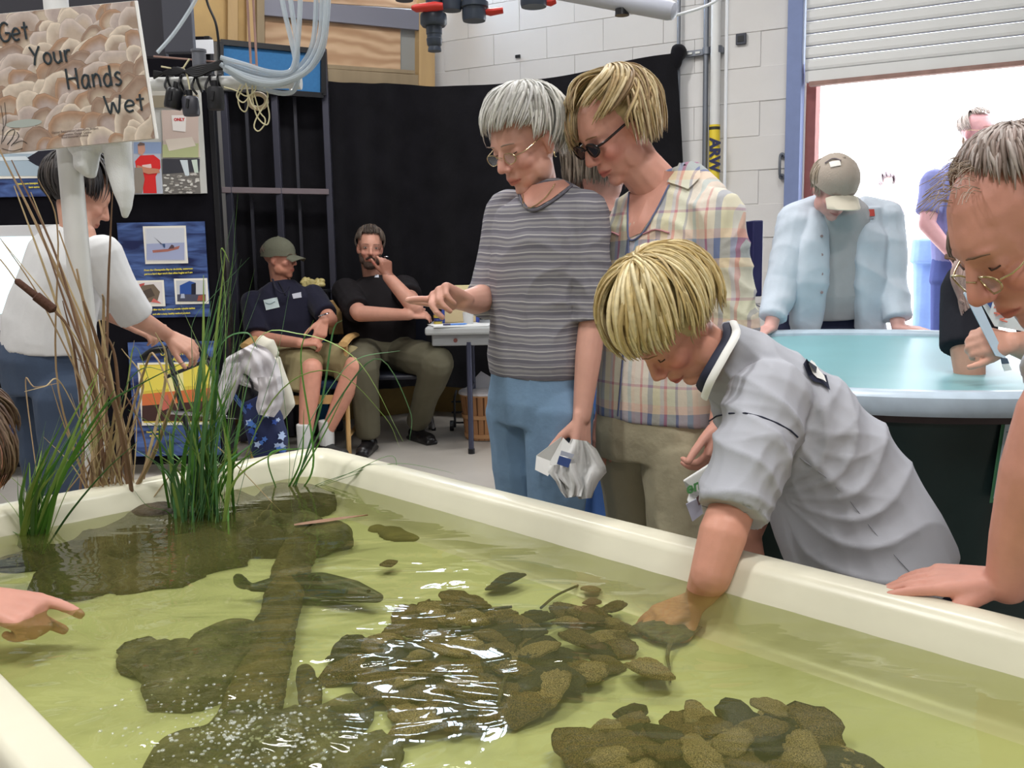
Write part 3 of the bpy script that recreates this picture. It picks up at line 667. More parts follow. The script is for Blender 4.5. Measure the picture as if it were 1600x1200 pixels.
lg = Blob(); lg.chain([G(478, 1048, FZ + .02), G(483, 1075, FZ + .02), G(487, 1112, FZ + .015)], [.010, .016, .008]); tag(lg.build('wood_chip', M_bark, None, .004, 2, folds(.003, 120, (1, 1, 1), 9)), 'short dark stub of wood standing right of the log', 'wood')
# long dark fish
M_fish = mat('dark_fish_skin', C(52, 56, 48), .4, var=.25, vscale=30)
fs_ = Blob(); pts = [G(395, 918, FZ + .03), G(440, 912, FZ + .03), G(500, 914, FZ + .032), G(550, 924, FZ + .03), G(590, 934, FZ + .03)]
fs_.chain(pts, [.010, .022, .030, .026, .012], asp=.75)
fs_.cap(G(395, 918, FZ + .03), G(375, 908, FZ + .04), .008, .018, asp=.25, up=tuple(e2)); fs_.cap(G(470, 905, FZ + .045), G(500, 903, FZ + .055), .016, .006, asp=.3, up=tuple(e2))
fo = empty('fish', G(490, 914, FZ), 'long dark fish lying across the sunken log', 'fish'); fs_.build('body', M_fish, fo, .003, 3)
for sg in (-1, 1): b = MB(); b.ell(G(574, 928, FZ + .042) + V(0, sg * .014, 0), (.004, .003, .004)); b.build('eye', M_blkpl, fo)
# skate with its tail, under the boy's hand
ry = Blob(); c = G(1042, 985, FZ + .012); ex = (G(1085, 985, FZ) - G(1000, 985, FZ)).normalized(); ey = V(-ex.y, ex.x, 0)
out = [(0, -.058), (.03, -.036), (.052, .0), (.060, .014), (.040, .036), (.012, .058), (0, .064), (-.012, .058), (-.040, .036), (-.060, .014), (-.052, 0), (-.03, -.036)]
b_ = MB(); nr = 6; vs = [c + V(0, 0, .016)]; fs = []
for s in range(1, nr + 1):
    t = s / nr
    for (x, y) in out: vs.append(c + ex * x * t + ey * y * t + V(0, 0, .016 * (1 - t ** 1.6)))
k = len(out)
fs += [(0, 1 + i, 1 + (i + 1) % k) for i in range(k)] + [(1 + (s * k) + i, 1 + (s + 1) * k + i, 1 + (s + 1) * k + (i + 1) % k, 1 + s * k + (i + 1) % k) for s in range(nr - 1) for i in range(k)]
fs.append(tuple(1 + (nr - 1) * k + i for i in range(k)))
b_.add(vs, fs); M_sk = mat('skate_skin', C(92, 86, 66), .5, var=.3, vscale=60, bump=.3, bscale=120)
so = empty('skate', c, 'small grey-brown skate with a thin tail under the boy\'s fingers', 'ray'); b_.build('disc', M_sk, so, ang=180)
MB().tube(spline([c - ey * .05 + V(0, 0, .006), G(1043, 1025, FZ + .01), G(1046, 1045, FZ + .008), G(1048, 1066, FZ + .006)], 12), [.004 - .0028 * i / 11 for i in range(12)], 8).build('tail', M_sk, so)
for sg in (-1, 1): MB().ell(c + ey * .028 + ex * sg * .012 + V(0, 0, .014), (.005, .005, .005)).build('eye', M_sk, so)
# sunken twigs
for i, (pts, lb) in enumerate(((((845, 950), (870, 930), (905, 914)), 'thin twig lying on the tank floor behind the central heap'), (((720, 935), (760, 950), (800, 948)), 'thin twig across the top of the central heap'), (((800, 1040), (785, 1070), (778, 1100)), 'short twig among the central oysters'))):
    tag(MB().tube(spline([G(x, y, FZ + (.012 if i == 0 else .06)) for x, y in pts], 14), .0025, 6).build('twig', M_bark), lb, 'twig')
# floating dead leaf
b = MB(); a = G(460, 822, WZ + .002); c = G(575, 806, WZ + .003); d = (c - a).normalized(); s = V(-d.y, d.x, 0); L_ = (c - a).length; n = 12; vs = []
for i in range(n + 1):
    t = i / n; w = .014 * math.sin(PI * min(1, t * .8 + .12)) * (1 - t) ** .4 + .0005; p = a.lerp(c, t); vs += [p - s * w + V(0, 0, .003), p + V(0, 0, .0005), p + s * w + V(0, 0, .003)]
b.add(vs, [(3 * i + q, 3 * i + q + 1, 3 * i + q + 4, 3 * i + q + 3) for i in range(n) for q in (0, 1)])
tag(b.build('dead_leaf', mat('dead_leaf', C(150, 112, 84), .6, var=.2)), 'long reddish-brown dead leaf floating by the back grass clump', 'leaf')
# bubbles over the bubbler: nobody could count them
rs = random.Random(5); b = MB()
for i in range(520):
    x = rs.gauss(400, 95); y = rs.gauss(1140, 38)
    if not (150 < x < 640 and 1040 < y < 1230): continue
    r = rs.uniform(.0008, .0030); b.ell(G(x, y, WZ + .0005), (r, r, r * .6), None, 8, 5)
bo = b.build('bubbles', mat('bubble_film', C(235, 240, 235), .05, spec=1.0, alpha=.22), smooth=True); tag(bo, 'froth of small bubbles over the dark rock at the bottom edge', 'bubbles', kind='stuff')
# ================================================================== post, sign, towel
post = empty('sign_post', G(158, 812, FZ), 'upright white plastic pipe standing in the tank and carrying the sign', 'pole')
b0 = G(158, 812, FZ); pd = b0.y; top = V(P(105, 0, pd).x - .0, pd - .0, 2.6); 
top.x = b0.x - .012; MB().tube([b0, top], 0.0265, 20).build('pipe', M_pvc, post)
MB().lathe(b0, [(.036, 0), (.036, .045), (.033, .05), (.0265, .05)], (0, 0, 1), 20).build('socket_collar', M_pvc, post)
sd = pd - .075
sign = empty('sign_board', P(110, 140, sd), 'shell-printed board reading Get Your Hands Wet fixed to the white post', 'sign')
tl = P(-26, 26.5, sd); tr = P(246, 0, sd + .01); br = P(255, 221, sd + .01); bl = P(-20, 243, sd)
sx = (tr - tl).normalized(); sy = (tl - bl); sy = (sy - sx * sy.dot(sx)).normalized(); sn = sx.cross(sy)
if sn.y > 0: sn = -sn
SW = (tr - tl).length; SHh = (tl - bl).length
def Sg(u, v, h=0.0): return bl + sx * (u * SW) + sy * (v * SHh) + sn * h
b = MB(); quadslab(b, [Sg(0, 0), Sg(1, 0), Sg(1, 1), Sg(0, 1)], sn, .006); b.build('board', mat('sign_edge_white', C(240, 238, 235), .5), sign, smooth=False)
b = MB(); b.add([Sg(.002, .003, .0006), Sg(.985, .003, .0006), Sg(.985, .997, .0006), Sg(.002, .997, .0006)], [(0, 1, 2, 3)]); b.build('print_ground', mat('sign_ground', C(158, 138, 124), .35), sign, smooth=False)
rs = random.Random(3); b = MB(); k = 0; items = []
for row in range(12):
    for col_ in range(13):
        items.append((1.02 - row / 11 * 1.02, (col_ + (.5 if row % 2 else 0)) / 12 + rs.uniform(-.03, .03)))
asp = SW / SHh
pal = [(186, 168, 152), (172, 154, 142), (194, 178, 160), (180, 164, 158), (164, 144, 128)]; rimc = [(164, 132, 108), (206, 192, 176), (146, 122, 106), (190, 176, 168)]
for v, u in items:
    v += rs.uniform(-.03, .03); R = rs.uniform(.065, .13); a0 = rs.uniform(-.5, .5); k += 1; h = .0007 + k * .000008; n = 16; e = rs.uniform(.75, 1.1)
    cc = C(*rs.choice(pal)); rc = C(*rs.choice(rimc)); dk = tuple(x * .62 for x in rc[:3]) + (1,)
    rad = [R * (1 + .10 * math.sin(3 * q * 2 * PI / n + k) + .05 * rs.uniform(-1, 1)) for q in range(n)]
    def pt(q, f):
        a = 2 * PI * q / n; x = math.cos(a) * rad[q] * f * e; y = math.sin(a) * rad[q] * f * 1.25; X = x * math.cos(a0) - y * math.sin(a0); Y = x * math.sin(a0) + y * math.cos(a0) - (1 - f) * R * .3
        uu_ = min(.984, max(.002, u + X / asp * 1.2)); vv_ = min(.997, max(.003, v + Y)); return Sg(uu_, vv_, h)
    base = b.n; vs = [pt(0, 0)] + [pt(q, f) for f in (.55, .86, .97, 1.0) for q in range(n)]; cl = [cc] + [tuple(x * .95 for x in cc[:3]) + (1,)] * n + [rc] * n + [tuple(min(1, x * 1.25) for x in rc[:3]) + (1,)] * n + [dk] * n
    fs = [(0, 1 + q, 1 + (q + 1) % n) for q in range(n)] + [(1 + s * n + q, 1 + (s + 1) * n + q, 1 + (s + 1) * n + (q + 1) % n, 1 + s * n + (q + 1) % n) for s in range(3) for q in range(n)]
    b.add(vs, fs); b.vc[base:base + len(vs)] = cl
M_prn = mat('printed_shells', (1, 1, 1, 1), .4, attr='Col', var=.10, vscale=60)
po = b.build('printed_shells', M_prn, sign, smooth=False, colattr=True)
# hand-drawn letters as strokes in a 1-high box
GL = {'G': (.8, [[(.75, .85), (.5, 1), (.2, .85), (.05, .45), (.25, .05), (.6, .05), (.8, .3), (.78, .42), (.45, .45)]]), 'e': (.6, [[(.08, .33), (.55, .38), (.5, .58), (.28, .65), (.08, .45), (.06, .2), (.25, .02), (.52, .08)]]),
      't': (.5, [[(.28, .95), (.27, .5), (.28, .02)], [(.02, .66), (.5, .68)]]), 'Y': (.7, [[(.02, 1), (.32, .5)], [(.68, 1), (.32, .45), (.18, 0)]]), 'o': (.6, [[(.3, .62), (.08, .45), (.08, .18), (.3, 0), (.52, .18), (.5, .48), (.3, .62)]]),
      'u': (.6, [[(.06, .62), (.06, .2), (.25, 0), (.48, .15)], [(.5, .64), (.5, .02)]]), 'r': (.5, [[(.08, .64), (.1, .0)], [(.1, .38), (.25, .6), (.46, .6)]]), 'H': (.85, [[(.08, 1), (.1, 0)], [(.72, 1), (.74, 0)], [(.08, .5), (.72, .53)]]),
      'a': (.6, [[(.5, .58), (.25, .62), (.06, .35), (.12, .06), (.3, .02), (.5, .3)], [(.5, .62), (.5, .2), (.56, .0)]]), 'n': (.6, [[(.08, .64), (.08, 0)], [(.08, .4), (.28, .63), (.48, .5), (.52, .0)]]), 'd': (.6, [[(.5, 1), (.52, 0)], [(.5, .5), (.28, .6), (.06, .35), (.15, .05), (.35, .02), (.5, .2)]]),
      's': (.5, [[(.46, .56), (.28, .64), (.1, .5), (.25, .35), (.45, .2), (.3, .02), (.05, .06)]]), 'W': (1.05, [[(.02, 1), (.28, .0), (.5, .62), (.76, 0), (1.0, 1)]])}
M_ink = mat('dark_print_ink', C(38, 48, 54), .5)
def pxy(px, py):
    r = fwd * F + cr * (px - 800) + cu * (600 - py); kk = (bl - CAM).dot(sn) / r.dot(sn); q = CAM + r * kk - bl; return q.dot(sx), q.dot(sy)
for word, (x0, y0), (x1, y1), hh in (('Get', (1, 66), (47, 62), 27), ('Your', (51, 103), (114, 96), 27), ('Hands', (106, 140), (192, 133), 30), ('Wet', (166, 178), (228, 173), 26)):
    a = pxy(x0, y0); c = pxy(x1, y1); tw = sum(GL[ch][0] + .12 for ch in word) - .12; W_ = math.hypot(c[0] - a[0], c[1] - a[1]); k = W_ / tw; H_ = hh / F * sd; dx = ((c[0] - a[0]) / W_, (c[1] - a[1]) / W_); X = 0
    b = MB()
    for ch in word:
        wd_, st_ = GL[ch]
        for s in st_:
            pts = [(X + q[0], q[1]) for q in s]; P3 = [bl + sx * (a[0] + dx[0] * q[0] * k - dx[1] * q[1] * H_) + sy * (a[1] + dx[1] * q[0] * k + dx[0] * q[1] * H_) + sn * .0028 for q in pts]
            b.tube(spline(P3, max(4, 5 * (len(P3) - 1))) if len(P3) > 2 else P3, .0024, 8, .25, up=tuple(sn))
        X += wd_ + .12
    b.build('word', M_ink, sign, smooth=True)
# pale fish print, twig drawing, credit lines
c = bl + sx * pxy(38, 193)[0] + sy * pxy(38, 193)[1] + sn * .0022; b = MB(); n = 18
b.add([c + sx * (.04 * math.cos(2 * PI * i / n)) + sy * (.0085 * math.sin(2 * PI * i / n)) for i in range(n)], [tuple(range(n))]); b.build('printed_fish', mat('pale_fish_print', C(170, 178, 172), .5), sign, smooth=False)
M_fine = mat('fine_print_ink', C(92, 76, 74), .5)
for y, s_ in ((204, 'Oyster Restoration Laboratory Project'), (209, 'Cooperative Oyster Center'), (213, 'Environmental Science')):
    q = pxy(118, y); text_mesh('credit_line', s_, .0065, M_fine, sign, bl + sx * q[0] + sy * q[1] + sn * .0026, sx, sy, depth=.0001)
for pts in (((8, 160), (10, 190), (4, 205)), ((2, 165), (6, 195), (3, 225)), ((5, 222), (14, 206), (24, 203), (20, 216), (12, 226)), ((18, 228), (30, 214), (27, 206)), ((22, 225), (35, 220), (43, 224)), ((4, 232), (20, 236), (36, 232))):
    q = [pxy(*p_) for p_ in pts]; MB().tube(spline([bl + sx * a_[0] + sy * a_[1] + sn * .0024 for a_ in q], 10), .0009, 5, .4).build('printed_twig', M_ink, sign)
# towel hung at the post
tw = Blob(); tdp = pd - .02
tw.loft([(P(118, 214, tdp), .030, .03), (P(138, 240, tdp), .028, .035), (P(135, 262, tdp), .020, .035), (P(143, 276, tdp), .006, .02)], (1, 0, 0))
tw.loft([(P(183, 216, tdp - .01), .030, .035), (P(187, 262, tdp), .028, .03), (P(194, 300, tdp), .023, .026), (P(197, 325, tdp), .012, .02), (P(195, 341, tdp), .003, .01)], (1, 0, 0))
tw.loft([(P(112, 226, tdp), .02, .03), (P(150, 218, tdp), .03, .03), (P(200, 222, tdp), .02, .03)], (0, 0, 1))
tag(tw.build('towel', mat('white_terry', C(226, 228, 228), .95, bump=.4, bscale=300, bdist=.002), None, .004, 4, folds(.003, 60, (1, 1, .2), 3)), 'white terry towel hanging from the post under the sign', 'towel')
# ================================================================== marsh plants
M_gr = [mat('grass_green', C(92, 146, 62), .5, var=.25, vscale=6), mat('grass_pale', C(148, 178, 96), .5, var=.2, vscale=6), mat('grass_blue', C(84, 130, 82), .5, var=.2, vscale=6)]
M_dry = [mat('dry_stem', C(168, 142, 108), .7, var=.2, vscale=10), mat('dry_stem_pale', C(192, 170, 130), .7, var=.2, vscale=10), mat('dry_stem_dark', C(128, 98, 76), .7, var=.2, vscale=10)]
def blade(parent, pts, w, m, name='leaf', flat=.18, n=16, tip=.12):
    p = spline(pts, n); r = [w * (0.65 + .35 * min(1, 4 * i / n)) * (1 - (i / (n - 1)) ** 2.2 * (1 - tip)) for i in range(n)]
    b = MB(); v, f = tube(p, r, 6, flat); b.add(v, f); return b.build(name, m, parent, label=None)
rp = random.Random(21)
def clump(name, base, label, px0, blades, dz=0.0):
    c = empty(name, base, label, 'plant')
    return c
def at(x, y, d): return P(x, y, d)
# main green clump
mb0 = G(318, 835, FZ + .03); md = mb0.y
gc = empty('marsh_grass', mb0, 'tall green marsh grass clump right of the white post', 'plant')
tipsL = [(366, 330), (372, 395), (352, 395), (318, 430), (330, 470), (345, 520), (300, 540), (262, 600), (385, 520), (392, 575), (398, 420), (372, 300), (430, 640), (280, 470), (300, 610), (352, 560), (366, 470), (410, 640), (250, 640), (228, 660), (340, 640), (360, 610), (322, 690), (300, 700), (272, 690), (380, 660), (398, 690), (268, 560), (236, 520), (200, 640), (355, 450), (362, 420), (340, 590), (330, 560)]
for i, (x, y) in enumerate(tipsL * 3):
    if i >= len(tipsL): x += rp.uniform(-26, 26); y += rp.uniform(30, 150)
    bx = 318 + rp.uniform(-62, 55) * (.9 if i % 2 else .5); by = 828 + rp.uniform(-18, 14); d0 = G(bx, by, WZ - .03).y; d1 = md + rp.uniform(-.14, .12)
    if y > 720: y = 700
    a = at(bx, by, d0); t_ = at(x, y, d1); mid = a.lerp(t_, .5) + V((bx - x) * .00018 + rp.uniform(-.015, .015), rp.uniform(-.02, .02), .03)
    blade(gc, [a, mid, t_], rp.uniform(.0030, .0062), rp.choice(M_gr))
for pts in (((330, 800, 0), (322, 640, -.02), (345, 540, -.05), (385, 520, -.08), (402, 545, -.08)), ((300, 800, 0), (285, 620, 0), (240, 575, 0), (205, 590, 0), (185, 640, 0)), ((345, 800, 0), (352, 700, 0), (300, 640, .05), (262, 690, .05)),
            ((290, 800, 0), (262, 700, 0), (215, 545, -.05), (198, 600, -.05)), ((350, 800, 0), (352, 600, 0), (352, 470, 0), (345, 395, 0), (350, 392, 0), (358, 410, 0)), ((360, 790, 0), (405, 650, 0), (432, 560, 0), (452, 455, .05)),
            ((305, 800, 0), (300, 560, 0), (303, 500, 0), (335, 460, 0), (390, 402, 0)), ((280, 820, 0), (262, 800, -.02), (230, 790, -.05), (205, 760, -.05)), ((310, 830, 0), (322, 858, -.04), (280, 905, -.08), (262, 930, -.1))):
    blade(gc, [at(x, y, md + dz) if k else at(x, 830 if y > 700 else y, md) for k, (x, y, dz) in enumerate(pts)], .0035, rp.choice(M_gr), n=22)
# left clump
lb_ = G(60, 865, FZ + .03); gd = lb_.y
gl_ = empty('marsh_grass', lb_, 'low green grass clump at the left edge leaning to the right', 'plant')
for i in range(48):
    bx = 52 + rp.uniform(-28, 22); by = 858 + rp.uniform(-12, 10); a = at(bx, by, gd); k = rp.random(); x = 20 + k * 165 + rp.uniform(-12, 12); y = 770 - k * 230 * rp.uniform(.35, 1.0) - rp.uniform(0, 40)
    t_ = at(x, y, gd + rp.uniform(-.1, .12)); blade(gl_, [a, a.lerp(t_, .5) + V(-.01, 0, .012), t_], rp.uniform(.003, .0055), rp.choice(M_gr))
for pts in (((60, 860), (100, 740), (160, 640), (220, 600), (300, 560)), ((55, 860), (25, 800), (-10, 760)), ((70, 860), (110, 800), (165, 735), (215, 690)), ((60, 860), (20, 830), (-15, 818)), ((78, 860), (62, 800), (20, 748), (-12, 740))):
    blade(gl_, [at(x, y, gd) for x, y in pts], .004, rp.choice(M_gr), n=20)
# back right clump with arching blades
rb = G(452, 785, FZ + .03); rd = rb.y
gr_ = empty('marsh_grass', rb, 'small grass clump near the back corner with blades arching to the right', 'plant')
for pts in (((455, 775), (560, 740), (620, 724), (690, 735), (712, 742)), ((450, 778), (540, 742), (610, 712), (619, 740), (612, 765)), ((450, 778), (520, 748), (600, 730), (645, 760), (645, 790)), ((450, 780), (470, 690), (520, 600), (560, 560), (625, 548)),
            ((455, 780), (500, 640), (520, 520), (535, 500)), ((445, 780), (500, 690), (545, 600)), ((440, 780), (470, 720), (475, 640)), ((450, 780), (452, 700), (436, 560), (430, 520)), ((460, 780), (490, 720), (470, 560), (490, 500)),
            ((445, 785), (520, 640), (590, 560), (640, 640), (640, 690)), ((470, 780), (500, 790), (508, 786)), ((440, 785), (400, 790), (368, 780)), ((450, 780), (380, 600), (335, 570), (505, 530), (560, 575)), ((438, 782), (420, 712), (476, 700))):
    if len(pts) == 5 and pts[2][0] == 335: continue
    blade(gr_, [at(x, y, rd - .05 * (k / len(pts))) for k, (x, y) in enumerate(pts)], .0036, rp.choice(M_gr), n=24)
for pts in (((330, 800), (400, 560), (520, 560), (600, 570), (640, 690)), ((330, 790), (380, 520), (470, 530), (560, 590), (632, 690)), ((340, 790), (420, 560), (445, 480), (455, 440))):
    pass
for pts in (((360, 780), (395, 545), (470, 522), (560, 565), (630, 690)), ((352, 790), (430, 620), (520, 580), (600, 650), (625, 700))):
    blade(gr_, [at(x, y, rd - .1) for x, y in pts], .0026, M_gr[1], n=26)
# dry reeds round the post
db = G(172, 820, FZ + .03); dd = db.y
dr_ = empty('dry_reeds', db, 'bundle of dry tan cattail reeds leaning left round the white post', 'plant')
dry = [((150, 800), (140, 560), (70, 380), (-5, 225), .006), ((160, 800), (125, 600), (80, 450), (22, 290), .005), ((170, 800), (150, 640), (95, 420), (18, 250), .005), ((175, 810), (165, 690), (70, 480), (-8, 360), .003),
       ((185, 800), (150, 600), (100, 500), (0, 372), .003), ((165, 800), (168, 500), (172, 380), (176, 300), .004), ((155, 800), (160, 600), (162, 480), (160, 460), .006), ((200, 800), (185, 640), (100, 430), (48, 300), .004),
       ((205, 810), (180, 640), (120, 520), (60, 350), .005), ((195, 800), (160, 620), (150, 530), (92, 360), .006), ((180, 805), (185, 700), (175, 600), (155, 500), .007), ((210, 800), (195, 700), (160, 560), (130, 470), .006),
       ((140, 810), (150, 700), (146, 560), (120, 420), .009), ((152, 815), (152, 740), (150, 700), (140, 620), .010), ((215, 805), (190, 660), (180, 560), (165, 520), .006), ((190, 800), (235, 720), (262, 650), (280, 600), .007),
       ((200, 800), (200, 700), (172, 590), (160, 500), .005), ((215, 805), (228, 700), (190, 610), (120, 560), .003), ((150, 800), (90, 600), (90, 360), (60, 280), .003), ((170, 800), (215, 640), (222, 590), (190, 545), .004),
       ((185, 815), (135, 770), (160, 690), (230, 590), .0035), ((175, 815), (90, 800), (160, 700), (190, 660), .0025), ((230, 790), (300, 700), (330, 690), (440, 800), .0025), ((120, 810), (130, 700), (118, 560), (98, 470), .005),
       ((165, 790), (225, 580), (245, 560), (278, 640), .003), ((210, 790), (250, 640), (260, 560), (243, 520), .005), ((155, 820), (260, 800), (330, 740), (375, 690), .002), ((60, 760), (40, 600), (55, 605), (95, 598), .002), ((145, 700), (95, 598), (70, 604), (38, 612), .0018)]
for i, (a, b2, c2, d2, w) in enumerate(dry):
    k = rp.uniform(-.05, .07); blade(dr_, [at(*a, dd), at(*b2, dd + k), at(*c2, dd + k * 1.4 - .04), at(*d2, dd + k * 1.6 - .08)], w, M_dry[i % 3], 'stem', .75, 20, .3)
for i in range(30):
    bx = 180 + rp.uniform(-45, 50); a = at(bx, 805 + rp.uniform(-8, 10), dd); x = bx + rp.uniform(-90, 70); y = rp.uniform(530, 720); t_ = at(x, y, dd + rp.uniform(-.08, .1))
    blade(dr_, [a, a.lerp(t_, .55) + V(rp.uniform(-.02, .02), 0, .01), t_], rp.uniform(.002, .0045), rp.choice(M_dry), 'stem', .5, 10, .2)
# the cattail spike
ct = empty('cattail', at(86, 488, dd - .1), 'brown cattail spike on a thin stem leaning left in front of the white shirt', 'plant')
a = at(24, 437, dd - .12); c = at(86, 486, dd - .1); MB().tube([a, a.lerp(c, .05), a.lerp(c, .5), a.lerp(c, .52), a.lerp(c, .95), c], [.003, .007, .0075, .0105, .0105, .004], 12).build('seed_head', mat('cattail_brown', C(82, 54, 42), .9, bump=.4, bscale=200), ct)
MB().tube(spline([a, at(12, 420, dd - .12), at(0, 405, dd - .12)], 6), .0015, 5).build('tip_spike', M_dry[0], ct)
MB().tube(spline([c, at(110, 520, dd - .08), at(150, 640, dd - .02), at(175, 800, dd)], 14), .0028, 6).build('stem', M_dry[2], ct)
# ================================================================== people: builders
M_skin = lambda nm, r, g, b: mat('skin_' + nm, C(min(255, r + 4), g + 8, b + 12), .48, attr='Col', spec=.35, var=.05, vscale=30, bump=.08, bscale=250, bdist=.002, sss=.04)
M_eye = mat('eye_white', C(176, 158, 148), .3); M_iris = mat('eye_iris', C(52, 44, 40), .15); M_lash = mat('lash_line', C(70, 50, 42), .7)
def hframe(c, yaw, pitch=0, roll=0, sc=1.0):
    m = Matrix.Rotation(math.radians(yaw), 4, 'Z') @ Matrix.Rotation(math.radians(pitch), 4, 'Y') @ Matrix.Rotation(math.radians(roll), 4, 'X') @ Matrix.Scale(sc, 4)
    m.translation = Vector(c); return m
def head(B, H, neck, fem=False, neck_r=.052, jaw=1.0, nose=1.0, ears=True):
    """adds skull, face and neck to a body blob"""
    R = H.to_3x3(); s = H.to_scale().x; Rn = R.normalized()
    L = lambda x, y, z: H @ Vector((x, y, z))
    def e(x, y, z, a, b, c): B.ell(L(x, y, z), (a * s, b * s, c * s), Rn)
    def k(p, q, ra, rb, asp=1): B.cap(L(*p), L(*q), ra * s, rb * s, asp)
    e(-.014, 0, .034, .097, .075, .082); e(.030, 0, .022, .062, .062, .062); e(.032, 0, -.03, .056, .056, .075)
    e(.034, 0, -.068, .048 * jaw, .050 * jaw, .040); e(.066, 0, -.098, .020, .022 * jaw, .017)
    e(.0, .0, -.03, .06, .062, .05)
    for y in (-1, 1):
        e(.056, y * .034, -.026, .027, .024, .022); e(.020, y * .052, -.065, .03, .013, .028)
        if ears: e(-.006, y * .073, -.006, .017, .009, .031); e(-.003, y * .070, -.028, .010, .008, .012)
    e(.072, 0, .026, .019, .048, .013)
    k((.086, 0, .012), (.108, 0, -.026), .0085 * nose, .0115 * nose); e(.098, .011, -.031, .011, .008, .008); e(.098, -.011, -.031, .011, .008, .008)
    e(.080, 0, -.054, .014, .024, .012)
    k((.084, -.020, -.061), (.094, 0, -.058), .004, .0062); k((.084, .020, -.061), (.094, 0, -.058), .004, .0062)
    k((.083, -.016, -.068), (.091, 0, -.070), .004, .0075); k((.083, .016, -.068), (.091, 0, -.070), .004, .0075)
    for y in (-1, 1): e(.072, y * .032, .006, .014, .016, .013)
    B.cap(L(-.012, 0, -.035), neck, neck_r * .95 * s, neck_r)
def skinpost(H=None, lips=(.78, .48, .48), blush=.14, stubble=None, more=None):
    def post(me):
        v = getv(me); col = np.ones((len(v), 3)); n1 = snoise(v, 25, 3)[:, None]; col *= 1 + .03 * n1 * np.array([.6, 1, 1])
        if H is not None:
            Hi = np.array(H.inverted()); l = v @ Hi[:3, :3].T + Hi[:3, 3]; n = getn(me)
            for y in (-1, 1):
                d = np.linalg.norm((l - np.array([.088, y * .031, .010])) / np.array([.022, .016, .011]), axis=1); v -= n * (.0045 * np.exp(-d ** 2))[:, None]
                d = np.linalg.norm((l - np.array([.075, y * .040, -.03])) / np.array([.04, .022, .022]), axis=1); col *= 1 - blush * np.exp(-d ** 2)[:, None] * np.array([0.1, 1, .9])
                d = np.linalg.norm((l - np.array([0, y * .078, -.005])) / np.array([.03, .02, .04]), axis=1); col *= 1 - .12 * np.exp(-d ** 2)[:, None] * np.array([0.1, 1, .9])
            d = np.linalg.norm((l - np.array([.112, 0, -.03])) / np.array([.02, .02, .02]), axis=1); col *= 1 - .14 * np.exp(-d ** 2)[:, None] * np.array([0.1, 1, .9])
            setv(me, v)
            d = np.abs(l[:, 2] + .0645) / (.0085 * (1 - (np.abs(l[:, 1]) / .024) ** 2).clip(.02, 1)) ; w = np.clip(1.6 - d, 0, 1) * (l[:, 0] > .078) * (np.abs(l[:, 1]) < .023)
            col *= 1 - w[:, None] * (1 - np.array(lips)); ln = np.exp(-((l[:, 2] + .0645) / .0018) ** 2) * (l[:, 0] > .080) * (np.abs(l[:, 1]) < .022); col *= 1 - .45 * ln[:, None]
            if stubble is not None:
                w = np.clip((-.035 - l[:, 2]) / .02, 0, 1) * np.clip((l[:, 0] - .0) / .02, 0, 1) * (l[:, 2] > -.125) * (1 - .8 * np.clip(1.6 - d, 0, 1) * (l[:, 0] > .078)); col *= 1 - w[:, None] * (1 - np.array(stubble))
        if more: more(me, v, col)
        setcol(me, col)
    return post
def eyes(par, H, mode='down', brow=None, lash=M_lash):
    L = lambda x, y, z: H @ Vector((x, y, z)); s = H.to_scale().x; R = H.to_3x3().normalized()
    for y in (-1, 1):
        if mode == 'open':
            MB().ell(L(.0815, y * .032, .007), (.0062 * s, .0105 * s, .0045 * s), R).build('eye', M_eye, par); MB().ell(L(.0875, y * .032, .007), (.003 * s, .0046 * s, .0044 * s), R).build('iris', M_iris, par)
        z = .003 if mode == 'down' else .0135
        MB().tube([L(.085 - .006 * abs(t), y * (.032 + .014 * t), z - .003 * t * t * (1 if mode == 'open' else -1)) for t in (-1, -.5, 0, .5, 1)], .0013 * s * (1 if mode == 'down' else .9), 5).build('lashes', lash, par)
        if brow: MB().tube([L(.093 - .011 * max(0, t), y * (.032 + .019 * t), .028 + .003 * (1 - t * t)) for t in (-1, -.5, 0, .5, 1)], [.0016 * s, .0026 * s, .0028 * s, .0022 * s, .001 * s], 6, .6).build('eyebrow', brow, par)
